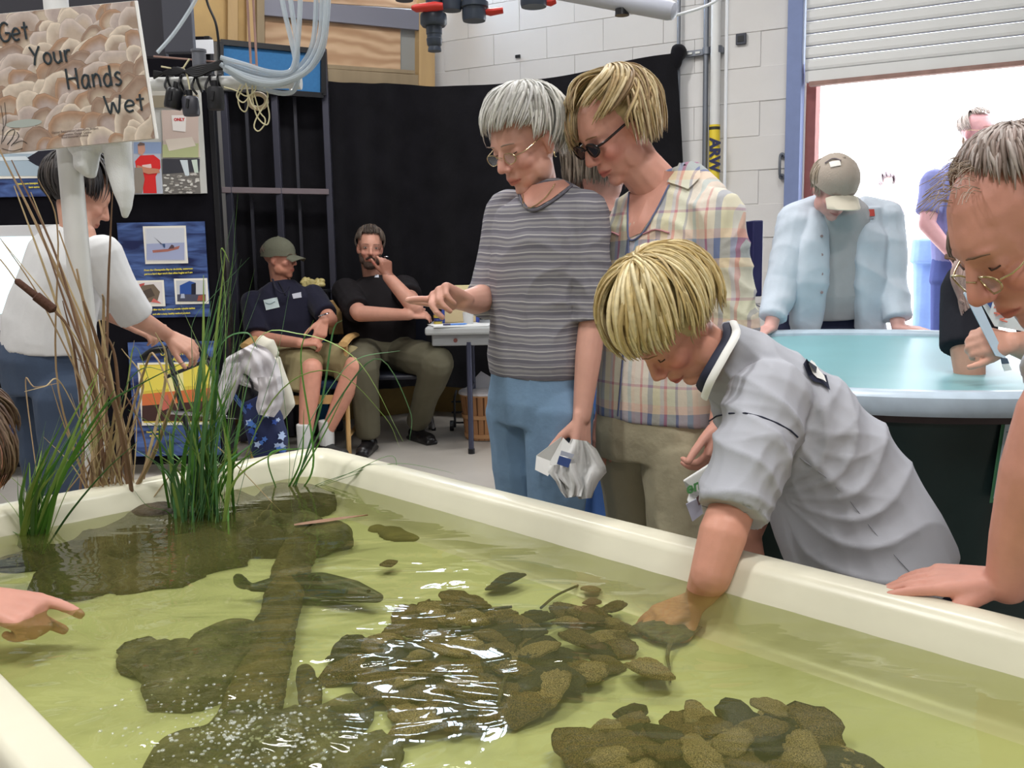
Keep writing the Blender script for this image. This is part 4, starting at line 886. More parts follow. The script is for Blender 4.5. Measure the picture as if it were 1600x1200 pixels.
def hand(B, w, d, back, side=1, curl=(15, 20, 20), spread=4, thumb=(40, 10), sc=1.0, curls=None, tr=1.0):
    """w wrist, d finger direction, back = back-of-hand normal, side=+1 puts the thumb on +y of (d x back frame)"""
    R = frame(d, back); w = Vector(w)
    Lp_ = lambda x, y, z: w + R @ (Vector((x, y, z)) * sc)
    ys = [.030, .010, -.010, -.028]; ln = [.072, .080, .074, .058]; rr = [.0092, .0094, .0088, .0078]
    for y in ys: B.cap(w + R @ Vector((-.01, y * .4 * side * sc, 0)), Lp_(.085 if abs(y) < .02 else .080, y * side, 0), .017 * sc, .0125 * sc, .85, tuple(R @ Vector((0, 0, 1))))
    B.ell(Lp_(.045, 0, -.003), (.045 * sc, .036 * sc, .014 * sc), R)
    for i in range(4):
        p = Vector((.084 if i in (1, 2) else .079, ys[i] * side, 0)); a = 0.0; c = curls[i] if curls else curl
        yw = math.radians(spread * (1.5 - i)) * side; L = ln[i]
        for j, f in enumerate((.46, .30, .24)):
            a += math.radians(c[j]); q = p + Vector((math.cos(a) * math.cos(yw), math.cos(a) * math.sin(yw), -math.sin(a))) * L * f
            r1 = rr[i] * (1 - .08 * j); B.cap(w + R @ (p * sc), w + R @ (q * sc), r1 * sc * tr, r1 * .92 * sc * tr); p = q
    a = math.radians(thumb[0]); b = math.radians(thumb[1]); p = Vector((.020, .020 * side, -.006)); dr = Vector((math.cos(a) * math.cos(b), math.sin(a) * math.cos(b) * side, -math.sin(b)))
    for j, (f, r) in enumerate(((.045, .0145), (.036, .0108), (.028, .0096))):
        q = p + dr * f; B.cap(w + R @ (p * sc), w + R @ (q * sc), r * sc, (.0115, .010, .0085)[j] * sc); p = q; dr = (dr + Vector((.35, 0, -.05))).normalized()
def hair(par, H, ends, cols, n=200, rad=(.112, .091, .098), cen=(-.016, 0, .036), r=.006, sweep=lambda az: 0.0, jit=.006, seed=1, m=None, base=True, wave=0.0, name='hair', top=84, gravity=0.0, npt=14, pole=(180, 62)):
    """locks combed from the crown over the skull; ends(az)->(elevation where it stops, extra drop, radius factor)"""
    rs = random.Random(seed); s = H.to_scale().x; b = MB(); R = H.to_3x3().normalized(); n = int(n * 1.7); r *= .70
    gv = R.inverted() @ Vector((0, 0, -1))
    for i in range(n):
        az = -180 + 360 * (i + rs.random()) / n; el1, drop, rf = ends(az); el1 += rs.uniform(-4, 4); drop *= rs.uniform(.85, 1.08); az_s = az + rs.uniform(-12, 12); lay = rs.uniform(-jit, jit); pts = []
        sw = sweep(az)
        def dirv(a_, e_):
            a_ = math.radians(a_); e_ = math.radians(e_); return Vector((math.cos(e_) * math.cos(a_), math.cos(e_) * math.sin(a_), math.sin(e_)))
        p0 = dirv(pole[0], pole[1]) + Vector((rs.uniform(-.12, .12), rs.uniform(-.12, .12), rs.uniform(-.06, .06))); p0.normalize(); p1 = dirv(az_s + sw * .5, el1); om = p0.angle(p1, .01); lat_ = p0.cross(p1)
        lat_ = lat_.normalized() if lat_.length > 1e-4 else Vector((0, 1, 0)); jw = rs.uniform(-1, 1)
        for k in range(npt):
            t = k / (npt - 1); tt = t * (1.0 if drop <= 0 else 1.0 + drop / .12); q = min(1, tt)
            dv = (p0 * math.sin((1 - q) * om) + p1 * math.sin(q * om)) / max(1e-4, math.sin(om)); dv = dv + lat_ * (math.sin(q * PI) * (math.radians(sw) * .5 + .05 * jw)); dv.normalize()
            rr_ = 1 + (lay + .012 * math.sin(t * PI) + .004 * math.sin(t * 9 + i) * jw) / .1
            p = Vector((cen[0] + rad[0] * rr_ * dv.x, cen[1] + rad[1] * rr_ * dv.y, cen[2] + rad[2] * rr_ * dv.z))
            if tt > 1: p += (Vector((0, 0, -1)) * (1 - gravity) + gv * gravity).normalized() * (tt - 1) * .12 * 1.0; p.x *= rf; p.y *= rf
            pts.append(H @ p)
        c = rs.choice(cols); f = rs.uniform(.82, 1.12); c = (min(1, c[0] * f), min(1, c[1] * f), min(1, c[2] * f), 1)
        rads = [r * s * (.75 + .5 * math.sin(PI * min(1, k / (npt - 1) * .9 + .1))) * (1 if k < npt - 3 else (.75, .5, .18)[k - npt + 3]) for k in range(npt)]
        b.tube(pts, rads, 4, .45, True, c)
    o = b.build(name, m or M_hair, par, colattr=True, ang=180)
    if base:
        Bb = Blob(); Bb.ell(H @ Vector((cen[0] - .022, cen[1], cen[2] + .006)), ((rad[0] - .022) * s, (rad[1] - .010) * s, (rad[2] - .010) * s), R)
        c0 = cols[0]
        Bb.build('scalp_hair', mat('scalp_%d' % int(c0[0] * 1000 + seed), (c0[0] * .8, c0[1] * .8, c0[2] * .8, 1), .7, var=.2, vscale=50), par, .006, 1)
    return o
M_hair = mat('hair_strands', (1, 1, 1, 1), .42, attr='Col', spec=.35, var=.12, vscale=90)
def glasses(par, H, wire, lens=None, rim=.0011, w=.021, h=.014, x=.101, z=.004, dark=False, slip=0.0):
    L = lambda a, y, c: H @ Vector((a, y, c - slip)); s = H.to_scale().x
    for y in (-1, 1):
        lp = [L(x - .006 * abs(math.cos(a)), y * .032 + w * math.cos(a), z + h * math.sin(a)) for a in [2 * PI * k / 20 for k in range(21)]]
        if lens: b = MB(); b.add(lp[:20], [tuple(range(20))]); b.build('lens', lens, par, smooth=False)
        MB().tube(lp, rim * s, 6, caps=False).build('rim', wire, par)
        MB().tube(spline([L(x - .008, y * .054, z + .004), L(x - .03, y * .070, z + .006), L(.0, y * .078, z + .010 + slip), L(-.014, y * .079, z - .005 + slip)], 10), (.0050 if dark else rim) * s, 6, 1 if not dark else .45).build('temple', wire, par)
    MB().tube(spline([L(x, -.011, z + .004), L(x + .004, 0, z + .008), L(x, .011, z + .004)], 8), rim * s, 6).build('bridge', wire, par)
def loft2(B, prs, side, hw, n=22, e=2.3):
    """rings given by two opposite points (back, front) and half widths along side"""
    sd = Vector(side).normalized(); vs = []; fs = []; m = len(prs)
    for i, (a, b) in enumerate(prs):
        c = (a + b) / 2; h = (a - b) / 2; w = hw[i] if not np.isscalar(hw) else hw
        for k in range(n):
            q = 2 * PI * k / n; ca, sa = math.cos(q), math.sin(q); vs.append(c + sd * (w * math.copysign(abs(ca) ** (2 / e), ca)) + h * math.copysign(abs(sa) ** (2 / e), sa))
    for i in range(m - 1):
        for k in range(n): fs.append((i * n + k, i * n + (k + 1) % n, (i + 1) * n + (k + 1) % n, (i + 1) * n + k))
    fs += [tuple(range(n))[::-1], tuple((m - 1) * n + k for k in range(n))]; B.m.add(vs, fs); return B
def shoe(par, ank, d, m, L=.27, name='shoe'):
    d = Vector(d); d.z = 0; d.normalize(); a = Vector(ank); a.z = 0; y = V(-d.y, d.x, 0); B = Blob()
    B.cap(a - d * .05 + V(0, 0, .045), a + d * .14 + V(0, 0, .035), .042, .040, .85); B.cap(a + V(0, 0, .05), a + V(0, 0, .09), .045, .042); B.ell(a + d * .10 + V(0, 0, .032), (.09, .046, .032), Matrix((d, y, V(0, 0, 1))).transposed())
    B.m.box(a + d * .045 + V(0, 0, .012), (L * .92, .078, .022), Matrix((d, y, V(0, 0, 1))).transposed())
    return B.build(name, m, par, .006, 2)
def person(loc, label): return empty('person', V(loc.x, loc.y, 0), label, 'person')
def ramp_mat(name, stops, axis='Z', period=.05, rough=.85, warp=.15, extra=None, rot=0.0, bump=.15):
    """repeating coloured stripes across the cloth"""
    m = bpy.data.materials.new(name); m.use_nodes = True; nt = m.node_tree; N = nt.nodes; L = nt.links; b = N['Principled BSDF']; b.inputs['Roughness'].default_value = rough; b.inputs['Specular IOR Level'].default_value = .2
    tc = N.new('ShaderNodeTexCoord'); mp = N.new('ShaderNodeMapping'); mp.inputs['Rotation'].default_value = (0, 0, rot); L.new(tc.outputs['Object'], mp.inputs[0])
    n = N.new('ShaderNodeTexNoise'); n.inputs['Scale'].default_value = 7; L.new(mp.outputs[0], n.inputs['Vector'])
    sp = N.new('ShaderNodeSeparateXYZ'); L.new(mp.outputs[0], sp.inputs[0])
    def stripes(ax, per, st, wv):
        a = N.new('ShaderNodeMath'); a.operation = 'MULTIPLY_ADD'; a.inputs[1].default_value = wv * per; L.new(n.outputs[0], a.inputs[0]); L.new(sp.outputs[ax], a.inputs[2])
        d = N.new('ShaderNodeMath'); d.operation = 'DIVIDE'; d.inputs[1].default_value = per; L.new(a.outputs[0], d.inputs[0])
        f = N.new('ShaderNodeMath'); f.operation = 'FRACT'; L.new(d.outputs[0], f.inputs[0]); r = N.new('ShaderNodeValToRGB'); r.color_ramp.interpolation = 'CONSTANT' if ax != 'S' else 'LINEAR'
        while len(r.color_ramp.elements) > 1: r.color_ramp.elements.remove(r.color_ramp.elements[0])
        r.color_ramp.elements[0].position = st[0][0]; r.color_ramp.elements[0].color = C(*st[0][1])
        for p_, c_ in st[1:]: q_ = r.color_ramp.elements.new(p_); q_.color = C(*c_)
        L.new(f.outputs[0], r.inputs[0]); return r.outputs[0]
    o = stripes(axis, period, stops, warp)
    if extra:
        o2 = stripes(extra[0], extra[1], extra[2], warp * .5); mx = N.new('ShaderNodeMix'); mx.data_type = 'RGBA'; mx.inputs[0].default_value = .5; L.new(o, mx.inputs[6]); L.new(o2, mx.inputs[7]); o = mx.outputs[2]
    L.new(o, b.inputs['Base Color'])
    n2 = N.new('ShaderNodeTexNoise'); n2.inputs['Scale'].default_value = 60; L.new(tc.outputs['Object'], n2.inputs['Vector']); bp = N.new('ShaderNodeBump'); bp.inputs['Strength'].default_value = bump; bp.inputs['Distance'].default_value = .004
    L.new(n2.outputs[0], bp.inputs['Height']); L.new(bp.outputs[0], b.inputs['Normal']); return m
def cloth(nm, r, g, b, **k): 
    k.setdefault('var', .05); k.setdefault('vscale', 12); k.setdefault('bump', .25); k.setdefault('bscale', 45); k.setdefault('bdist', .004)
    return mat(nm, C(r, g, b), .9, spec=.15, **k)

from mathutils.bvhtree import BVHTree
def caster(o):
    w_ = wm(o); bv = BVHTree.FromPolygons([w_ @ v.co for v in o.data.vertices], [tuple(q_.vertices) for q_ in o.data.polygons])
    def on(x, y, off=.002, dflt=None):
        r_ = (fwd * F + cr * (x - 800) + cu * (600 - y)).normalized(); h = bv.ray_cast(CAM, r_)
        return (h[0] + h[1] * (off if h[1].dot(r_) < 0 else -off)) if h[0] is not None else dflt
    return on
def conform(on, poly, off, name, m, par, sub=4, rings_=5, colattr=False):
    """a thin cloth or skin panel laid on a body surface, outline given where it is seen"""
    pts = []
    for i in range(len(poly)):
        a, b = poly[i], poly[(i + 1) % len(poly)]
        for k in range(sub): pts.append((a[0] + (b[0] - a[0]) * k / sub, a[1] + (b[1] - a[1]) * k / sub))
    c = (sum(q[0] for q in pts) / len(pts), sum(q[1] for q in pts) / len(pts)); c3 = on(c[0], c[1], off)
    if c3 is None: return None
    vs = [c3]; last = c3
    for r in range(1, rings_ + 1):
        for q in pts:
            t = r / rings_; h = on(c[0] + (q[0] - c[0]) * t, c[1] + (q[1] - c[1]) * t, off, last); last = h; vs.append(h)
    n = len(pts); fs = [(0, 1 + i, 1 + (i + 1) % n) for i in range(n)] + [(1 + r * n + i, 1 + r * n + (i + 1) % n, 1 + (r + 1) * n + (i + 1) % n, 1 + (r + 1) * n + i) for r in range(rings_ - 1) for i in range(n)]
    b = MB(); b.add(vs, fs); return b.build(name, m, par, ang=180, colattr=True)
def tracer(on, pts, off, r, name, m, par, n=20, flat=1.0):
    q = [on(x, y, off) for x, y in [tuple(p_) for p_ in spline([(x, y, 0) for x, y in pts], n)[0:]] ] if False else [on(p_[0], p_[1], off) for p_ in spline([(x, y, 0) for x, y in pts], n)]
    q = [z for z in q if z is not None]
    return MB().tube(q, r, 6, flat).build(name, m, par) if len(q) > 2 else None

def radial_folds(c, nf, amp, rad, then=None, ax=(0, 2), inner=.10):
    """creases fanning out from a strained point of the cloth"""
    def post(me):
        v = getv(me); n = getn(me); d = np.zeros(len(v))
        for k, (cc, nn_, aa, rr) in enumerate(zip(c, nf, amp, rad)):
            x = v[:, ax[0]] - cc[ax[0]]; z = v[:, ax[1]] - cc[ax[1]]; R_ = np.sqrt(x * x + z * z); th = np.arctan2(z, x) + .25 * np.sin(R_ * 18 + k) + .12 * snoise(v, 14, k)
            w = np.exp(-((R_ - rr * .45) / (rr * .45)) ** 2) * np.clip(R_ / inner, 0, 1); sgn = np.sin(th * nn_ + k); d += aa * w * (1 - 2 * np.abs(sgn) ** .7)
        setv(me, v + n * d[:, None])
        if then: then(me)
    return post
# ================================================================== grey-haired woman in the striped top
def make_elder():
    d = 2.42; p = person(P(845, 600, d), 'grey-haired woman in glasses and grey striped top, pointing and holding white papers')
    H = hframe(P(822, 222, d), 221, 28); sk = M_skin('elder', 214, 158, 136)
    neck = P(848, 318, 2.44); B = Blob(); head(B, H, neck, fem=True, neck_r=.046)
    side = V(.65, -.75, 0)
    B.loft([(P(845, 520, d), .11, .07), (P(848, 420, d), .12, .07), (P(852, 345, d), .12, .07), (P(852, 322, d), .10, .055), (P(850, 305, d), .05, .045)], side)
    rs_, re_, rw = P(797, 330, 2.52), P(765, 462, 2.50), P(722, 470, 2.33)
    ls_, le_, lw = P(912, 332, 2.33), P(926, 492, 2.31), P(909, 652, 2.27)
    B.chain([rs_, re_], [.042, .036]); B.chain([re_, P(742, 470, 2.41), rw], [.038, .036, .024]); B.chain([ls_, le_], [.042, .034]); B.chain([le_, P(919, 560, 2.29), lw], [.034, .033, .023])
    hd = (P(668, 452, 2.25) - rw).normalized()
    hand(B, rw, hd, V(.1, .75, .5), side=-1, curls=[(8, 6, 5), (60, 55, 30), (68, 60, 30), (72, 60, 30)], thumb=(62, -30), spread=5, sc=1.02)
    hand(B, lw, V(-.05, -.10, -1), V(.75, -.6, 0), side=-1, curl=(38, 48, 30), thumb=(30, 40), sc=1.0)
    B.build('body', sk, p, .004, 3, skinpost(H))
    eyes(p, H, 'down', mat('grey_brow', C(150, 132, 120), .8))
    wire = mat('gold_wire', C(190, 172, 130), .25, metal=.8); lens = mat('clear_lens', C(200, 205, 215), .05, alpha=.22, spec=.8)
    glasses(p, H, wire, lens, slip=.006, rim=.0012)
    def ends(az):
        a = abs(az)
        if a < 35: return (22, 0, 1)
        if a < 62: return (14, 0, 1)
        if a < 85: return (-8, .0, 1)
        if a < 120: return (-26, .010, 1)
        return (-44, .030, .95)
    W_ = [(.80, .79, .74), (.72, .71, .66), (.86, .85, .82), (.62, .60, .56)]
    hair(p, H, ends, W_, 300, rad=(.113, .093, .100), cen=(-.012, 0, .034), r=.0062, sweep=lambda a: 24 if abs(a) < 60 else 0, seed=3, jit=.007)
    MB().tube(spline([H @ Vector((-.004, .080, -.035)), H @ Vector((.002, .084, -.045)), H @ Vector((-.006, .080, -.05))], 8), .0013, 6).build('earring', wire, p)
    # striped top
    M_st = ramp_mat('grey_striped_knit', [(0, (138, 136, 144)), (.18, (112, 110, 120)), (.40, (176, 174, 174)), (.46, (128, 126, 134)), (.62, (152, 150, 152)), (.78, (118, 116, 126)), (.93, (188, 186, 186))], 'Z', .040, warp=.5)
    B = Blob()
    B.loft([(P(842, 586, d), .142, .102), (P(842, 560, d), .150, .108), (P(846, 500, d), .145, .106), (P(850, 430, d), .150, .112), (P(852, 370, d), .158, .105), (P(853, 330, d), .155, .085), (P(853, 313, d), .120, .065), (P(852, 303, d + .01), .070, .055)], side, e=2.5)
    B.cap(rs_, re_ + (re_ - rs_) * .08, .062, .052, fa=False); B.cap(re_ + V(0, 0, .0), re_.lerp(rw, .20), .056, .050, fb=True)
    B.cap(ls_, ls_.lerp(le_, .5), .064, .057); B.cap(ls_.lerp(le_, .45), ls_.lerp(le_, 1.06), .057, .053, fb=True)
    o = B.build('striped_top', M_st, p, .005, 4, radial_folds([P(900, 400, 2.3), P(925, 490, 2.3)], [4, 4], [.003, .003], [.24, .14], folds(.0028, 24, (1, 1, .6), 12))); on = caster(o)
    conform(on, [(814, 302), (818, 314), (826, 324), (840, 324), (862, 312), (890, 290), (880, 282), (850, 286), (826, 292)], .0025, 'neck_opening', M_skin('eldneck', 206, 146, 124), p)
    tracer(on, [(812, 304), (817, 318), (828, 328), (842, 328), (866, 314), (893, 292)], .003, .0035, 'neckband', cloth('neckband_grey', 108, 106, 116), p)
    tracer(on, [(819, 306), (820, 322), (830, 326), (852, 312), (868, 290)], .005, .0013, 'necklace', wire, p)
    jn = mat('light_denim', C(112, 140, 168), .85, var=.12, vscale=10, bump=.35, bscale=60, bdist=.004); B = Blob(); ft = d
    B.loft([(P(842, 580, d), .136, .098), (P(842, 625, d), .15, .108), (P(840, 660, d), .15, .1)], side)
    hr, hl = P(812, 640, 2.47), P(872, 640, 2.36); kr, kl = P(822, 830, 2.47), P(870, 840, 2.34); ar, al = V(kr.x, kr.y + .02, .10), V(kl.x + .01, kl.y + .02, .10)
    for h_, k_, a_ in ((hr, kr, ar), (hl, kl, al)): B.chain([h_, h_.lerp(k_, .5), k_, a_], [.092, .080, .064, .058], fb=True)
    B.build('jeans', jn, p, .006, 3, folds(.004, 30, (1, 1, .8), 4))
    for a_ in (ar, al): shoe(p, a_, V(-.7, -.6, 0), mat('white_trainer', C(215, 215, 212), .6))
    # ring
    rg = Blob(); MB().tube([lw + V(-.012, -.014, -.092) + V(.011 * math.cos(a), .011 * math.sin(a), 0) for a in [k * PI / 6 for k in range(13)]], .0016, 6).build('ring', wire, p)
    # white papers hanging from her hand
    q = empty('paper_bundle', P(890, 700, 2.22), 'crumpled white printed cloth bag and papers held in the grey-haired woman\'s lowered hand', 'papers')
    wht = mat('white_paper', C(236, 236, 234), .7, bump=.1, bscale=30); B = Blob()
    def sheet(nm, pts, th=.003, m=wht, cv=.02, dd=2.2):
        b = MB(); P3 = [P(x, y, dd + cv * math.sin(i * 1.7)) for i, (x, y) in enumerate(pts)]; n_ = V(0, -1, 0); quadslab(b, P3, n_, th); return b.build(nm, m, q, smooth=False)
    sheet('sheet', [(878, 682), (838, 712), (836, 734), (856, 744), (870, 724)], m=mat('grey_white_card', C(205, 204, 200), .7)); sheet('sheet', [(880, 684), (858, 724), (870, 732), (896, 700)], dd=2.19)
    def crum(nm, rows, dd, seed):
        n = 14; vs = []; R_ = len(rows)
        for j, (x0, y0, x1, y1) in enumerate(rows):
            for i in range(n):
                t = i / (n - 1); vs.append(P(x0 + (x1 - x0) * t, y0 + (y1 - y0) * t, dd + .018 * math.sin(t * 9 + j * .9 + seed) + .01 * math.sin(t * 21 + j)))
        b = MB(); f = [(j * n + i, j * n + i + 1, (j + 1) * n + i + 1, (j + 1) * n + i) for j in range(R_ - 1) for i in range(n - 1)]; b.add(vs, f); b.add([v_ + V(0, .004, 0) for v_ in vs], [g[::-1] for g in f]); b.build(nm, wht, q, ang=180)
    crum('bag', [(893, 686, 918, 690), (884, 704, 932, 702), (872, 722, 946, 728), (868, 742, 948, 738), (884, 758, 936, 752), (898, 772, 928, 768), (905, 780, 925, 778)], 2.17, 1)
    crum('bag_fold', [(858, 728, 900, 724), (856, 738, 904, 742), (868, 752, 912, 760), (876, 768, 908, 776), (884, 778, 900, 776)], 2.15, 3)
    b = MB(); quadslab(b, [P(874, 712, 2.14), P(893, 718, 2.14), P(888, 731, 2.14), P(870, 725, 2.14)], V(0, -1, 0), .001); b.build('blue_print', mat('blue_print', C(62, 84, 142), .6), q, smooth=False)
    b = MB(); quadslab(b, [P(877, 704, 2.14), P(897, 710, 2.14), P(894, 716, 2.14), P(875, 711, 2.14)], V(0, -1, 0), .001); b.build('grey_print', mat('grey_print', C(178, 184, 200), .6), q, smooth=False)
make_elder()
# ================================================================== blonde woman in the plaid shirt
def make_blonde():
    d = 2.38; p = person(P(1040, 640, d), 'blonde woman in sunglasses and pastel plaid shirt looking down behind the boy')
    H = hframe(P(962, 203, d - .02), 205, 35); sk = M_skin('blonde', 218, 156, 134); side = V(.77, -.64, 0)
    neck = P(1028, 300, 2.40); B = Blob(); head(B, H, neck, fem=True, neck_r=.050)
    B.cap(P(1000, 262, 2.37), P(1042, 310, 2.39), .056, .062)
    B.loft([(P(1045, 560, d), .14, .09), (P(1045, 420, d), .15, .10), (P(1045, 350, d), .15, .085), (P(1045, 322, d), .115, .065), (P(1036, 300, d), .055, .05)], side)
    rs_, re_, rw = P(985, 345, 2.49), P(965, 520, 2.50), P(948, 640, 2.40)
    ls_, le_, lw = P(1118, 335, 2.26), P(1150, 510, 2.24), P(1125, 660, 2.16)
    B.chain([rs_, re_, rw], [.043, .036, .025]); B.chain([ls_, le_, lw], [.045, .038, .026])
    hand(B, rw, V(-.06, -.12, -1), V(-.55, -.8, 0), side=-1, curl=(14, 18, 14), thumb=(34, 15), sc=1.0)
    hand(B, lw, V(-.25, -.2, -.9), V(.8, -.5, 0), side=-1, curl=(35, 45, 30))
    def more(me, v, col): pass
    B.build('body', sk, p, .004, 3, skinpost(H, lips=(.80, .45, .48), blush=.3))
    eyes(p, H, 'down', mat('fair_brow', C(150, 112, 84), .8))
    blk = mat('sunglass_frame', C(30, 26, 28), .25); glasses(p, H, blk, mat('sunglass_lens', C(34, 30, 34), .08, spec=.8), rim=.0024, w=.026, h=.017, x=.104, dark=True)
    def ends(az):
        a = abs(az)
        if a < 18: return (40, 0, 1)
        if az > 0:                                    # her left side, facing the camera: hair swept from the forehead back over the ear
            if a < 55: return (16, 0, 1)
            if a < 75: return (2, .03, 1)
            if a < 110: return (-6, .082, 1.02)
            return (-8, .082, 1.0)
        if a < 70: return (5, .045, 1.04)
        return (-8, .065, .98)
    Bl = [(.62, .47, .24), (.50, .35, .17), (.74, .60, .36), (.36, .24, .13), (.66, .52, .30)]
    hair(p, H, ends, Bl, 340, rad=(.115, .096, .104), cen=(-.014, 0, .034), r=.0060, gravity=.45, sweep=lambda a: (50 if 0 <= a < 90 else -30 if -70 < a < 0 else 0), seed=5, jit=.008, npt=18)
    PS = [(0, (222, 208, 196)), (.10, (204, 116, 120)), (.14, (226, 214, 200)), (.24, (120, 134, 166)), (.33, (222, 216, 180)), (.46, (196, 196, 204)), (.52, (206, 128, 130)), (.57, (216, 220, 196)), (.70, (134, 140, 168)), (.74, (228, 216, 204)), (.86, (170, 190, 196)), (.93, (226, 200, 186))]
    PZ = [(0, (226, 220, 206)), (.30, (236, 206, 176)), (.40, (112, 124, 162)), (.62, (238, 204, 180)), (.72, (228, 224, 196)), (.92, (196, 150, 160)), (.95, (228, 222, 210))]
    M_pl = ramp_mat('pastel_plaid', PS, 'X', .15, extra=('Z', .21, PZ), rot=.69, warp=.12, bump=.3)
    B = Blob()
    B.loft([(P(1030, 652, d), .168, .125), (P(1032, 600, d), .166, .125), (P(1040, 500, d), .155, .118), (P(1045, 420, d), .165, .122), (P(1048, 360, d), .170, .108), (P(1054, 320, d), .158, .088), (P(1056, 296, d), .125, .072), (P(1054, 280, d), .085, .062), (P(1050, 266, d), .062, .055)], side, e=2.5)
    B.cap(rs_, rs_.lerp(re_, .5), .060, .056); B.cap(ls_, ls_.lerp(le_, .5), .068, .064); B.cap(rs_.lerp(re_, .4), re_, .056, .050, fb=True); B.cap(ls_.lerp(le_, .4), le_, .064, .056); B.cap(le_, le_.lerp(lw, .5), .056, .044, fb=True)
    o = B.build('plaid_shirt', M_pl, p, .005, 4, radial_folds([P(1100, 400, 2.3), P(1150, 500, 2.2), P(975, 380, 2.3)], [6, 5, 5], [.0035, .004, .004], [.24, .14, .14], folds(.0032, 24, (1, 1, .5), 22)))
    on = caster(o); nk = M_skin('neck', 212, 150, 128)
    conform(on, [(984, 292), (981, 330), (982, 372), (1002, 364), (1024, 330), (1046, 290), (1060, 268), (1030, 268), (1000, 276)], .002, 'open_neckline', nk, p)
    conform(on, [(1068, 250), (1091, 262), (1093, 281), (1076, 298), (1044, 286), (1056, 268)], .008, 'collar', M_pl, p)
    conform(on, [(990, 280), (975, 288), (948, 316), (952, 330), (980, 318), (986, 300)], .006, 'collar', M_pl, p)
    tracer(on, [(982, 374), (982, 420), (979, 500), (972, 580), (966, 650)], .002, .004, 'button_band', cloth('band_blue', 108, 116, 148), p, flat=.5)
    tracer(on, [(1046, 290), (1026, 330), (1004, 366), (984, 374), (982, 330), (985, 292)], .003, .0025, 'neck_edge', cloth('band_blue', 108, 116, 148), p)
    for x0, x1, y in ((1006, 1046, 362), (944, 968, 366)): tracer(on, [(x0, y + 4), ((x0 + x1) / 2, y - 3), (x1, y + 2)], .002, .004, 'pocket_flap', cloth('flap_pink', 206, 150, 156), p, flat=.5)
    kh = mat('khaki_linen', C(186, 178, 150), .85, var=.05, bump=.5, bscale=30, bdist=.006); B = Blob()
    B.loft([(P(1030, 640, d), .160, .118), (P(1028, 680, d), .168, .118), (P(1026, 715, d), .165, .11)], side)
    hr, hl = P(990, 700, 2.46), P(1062, 700, 2.32); kr, kl = P(998, 850, 2.47), P(1066, 860, 2.30); ar, al = V(kr.x, kr.y + .02, .10), V(kl.x, kl.y + .02, .10)
    for h_, k_, a_ in ((hr, kr, ar), (hl, kl, al)): B.chain([h_, h_.lerp(k_, .5), k_, a_], [.096, .088, .078, .070], fb=True)
    B.build('khaki_trousers', kh, p, .006, 3, folds(.005, 26, (1, 1, .8), 6))
    for a_ in (ar, al): shoe(p, a_, V(-.6, -.7, 0), mat('brown_sandal', C(110, 80, 60), .6))
    q = empty('paper_bag', P(1090, 770, 1.98), 'white paper bag with green lettering hanging between the plaid woman and the boy\'s sleeve', 'bag')
    wht = mat('white_paper', C(236, 236, 234), .7); b = MB(); quadslab(b, [P(1112, 724, 1.98), P(1068, 752, 1.98), P(1078, 772, 1.99), P(1074, 784, 1.98), P(1095, 800, 1.98), P(1120, 790, 1.98)], V(0, -1, 0), .012); b.build('bag', wht, q, smooth=False, bevel=.003)
    x_ = (P(1112, 735, 1.965) - P(1072, 765, 1.965)).normalized(); text_mesh('lettering', 'ence', .034, mat('green_print', C(92, 156, 96), .6), q, P(1092, 757, 1.962), (P(1102, 750, 1.962) - P(1074, 762, 1.962)), V(0, 0, 1), shear=.3, bold=.001)
    b = MB(); quadslab(b, [P(1072, 788, 1.975), P(1096, 776, 1.975), P(1102, 800, 1.975), P(1082, 815, 1.975)], V(0, -1, 0), .004); b.build('tag', mat('lilac_grey_card', C(190, 190, 208), .7), q, smooth=False)
    b = MB(); quadslab(b, [P(1088, 778, 1.968), P(1096, 770, 1.968), P(1100, 782, 1.968), P(1092, 790, 1.968)], V(0, -1, 0), .002); b.build('brown_print', mat('brown_print', C(110, 84, 84), .7), q, smooth=False)
make_blonde()
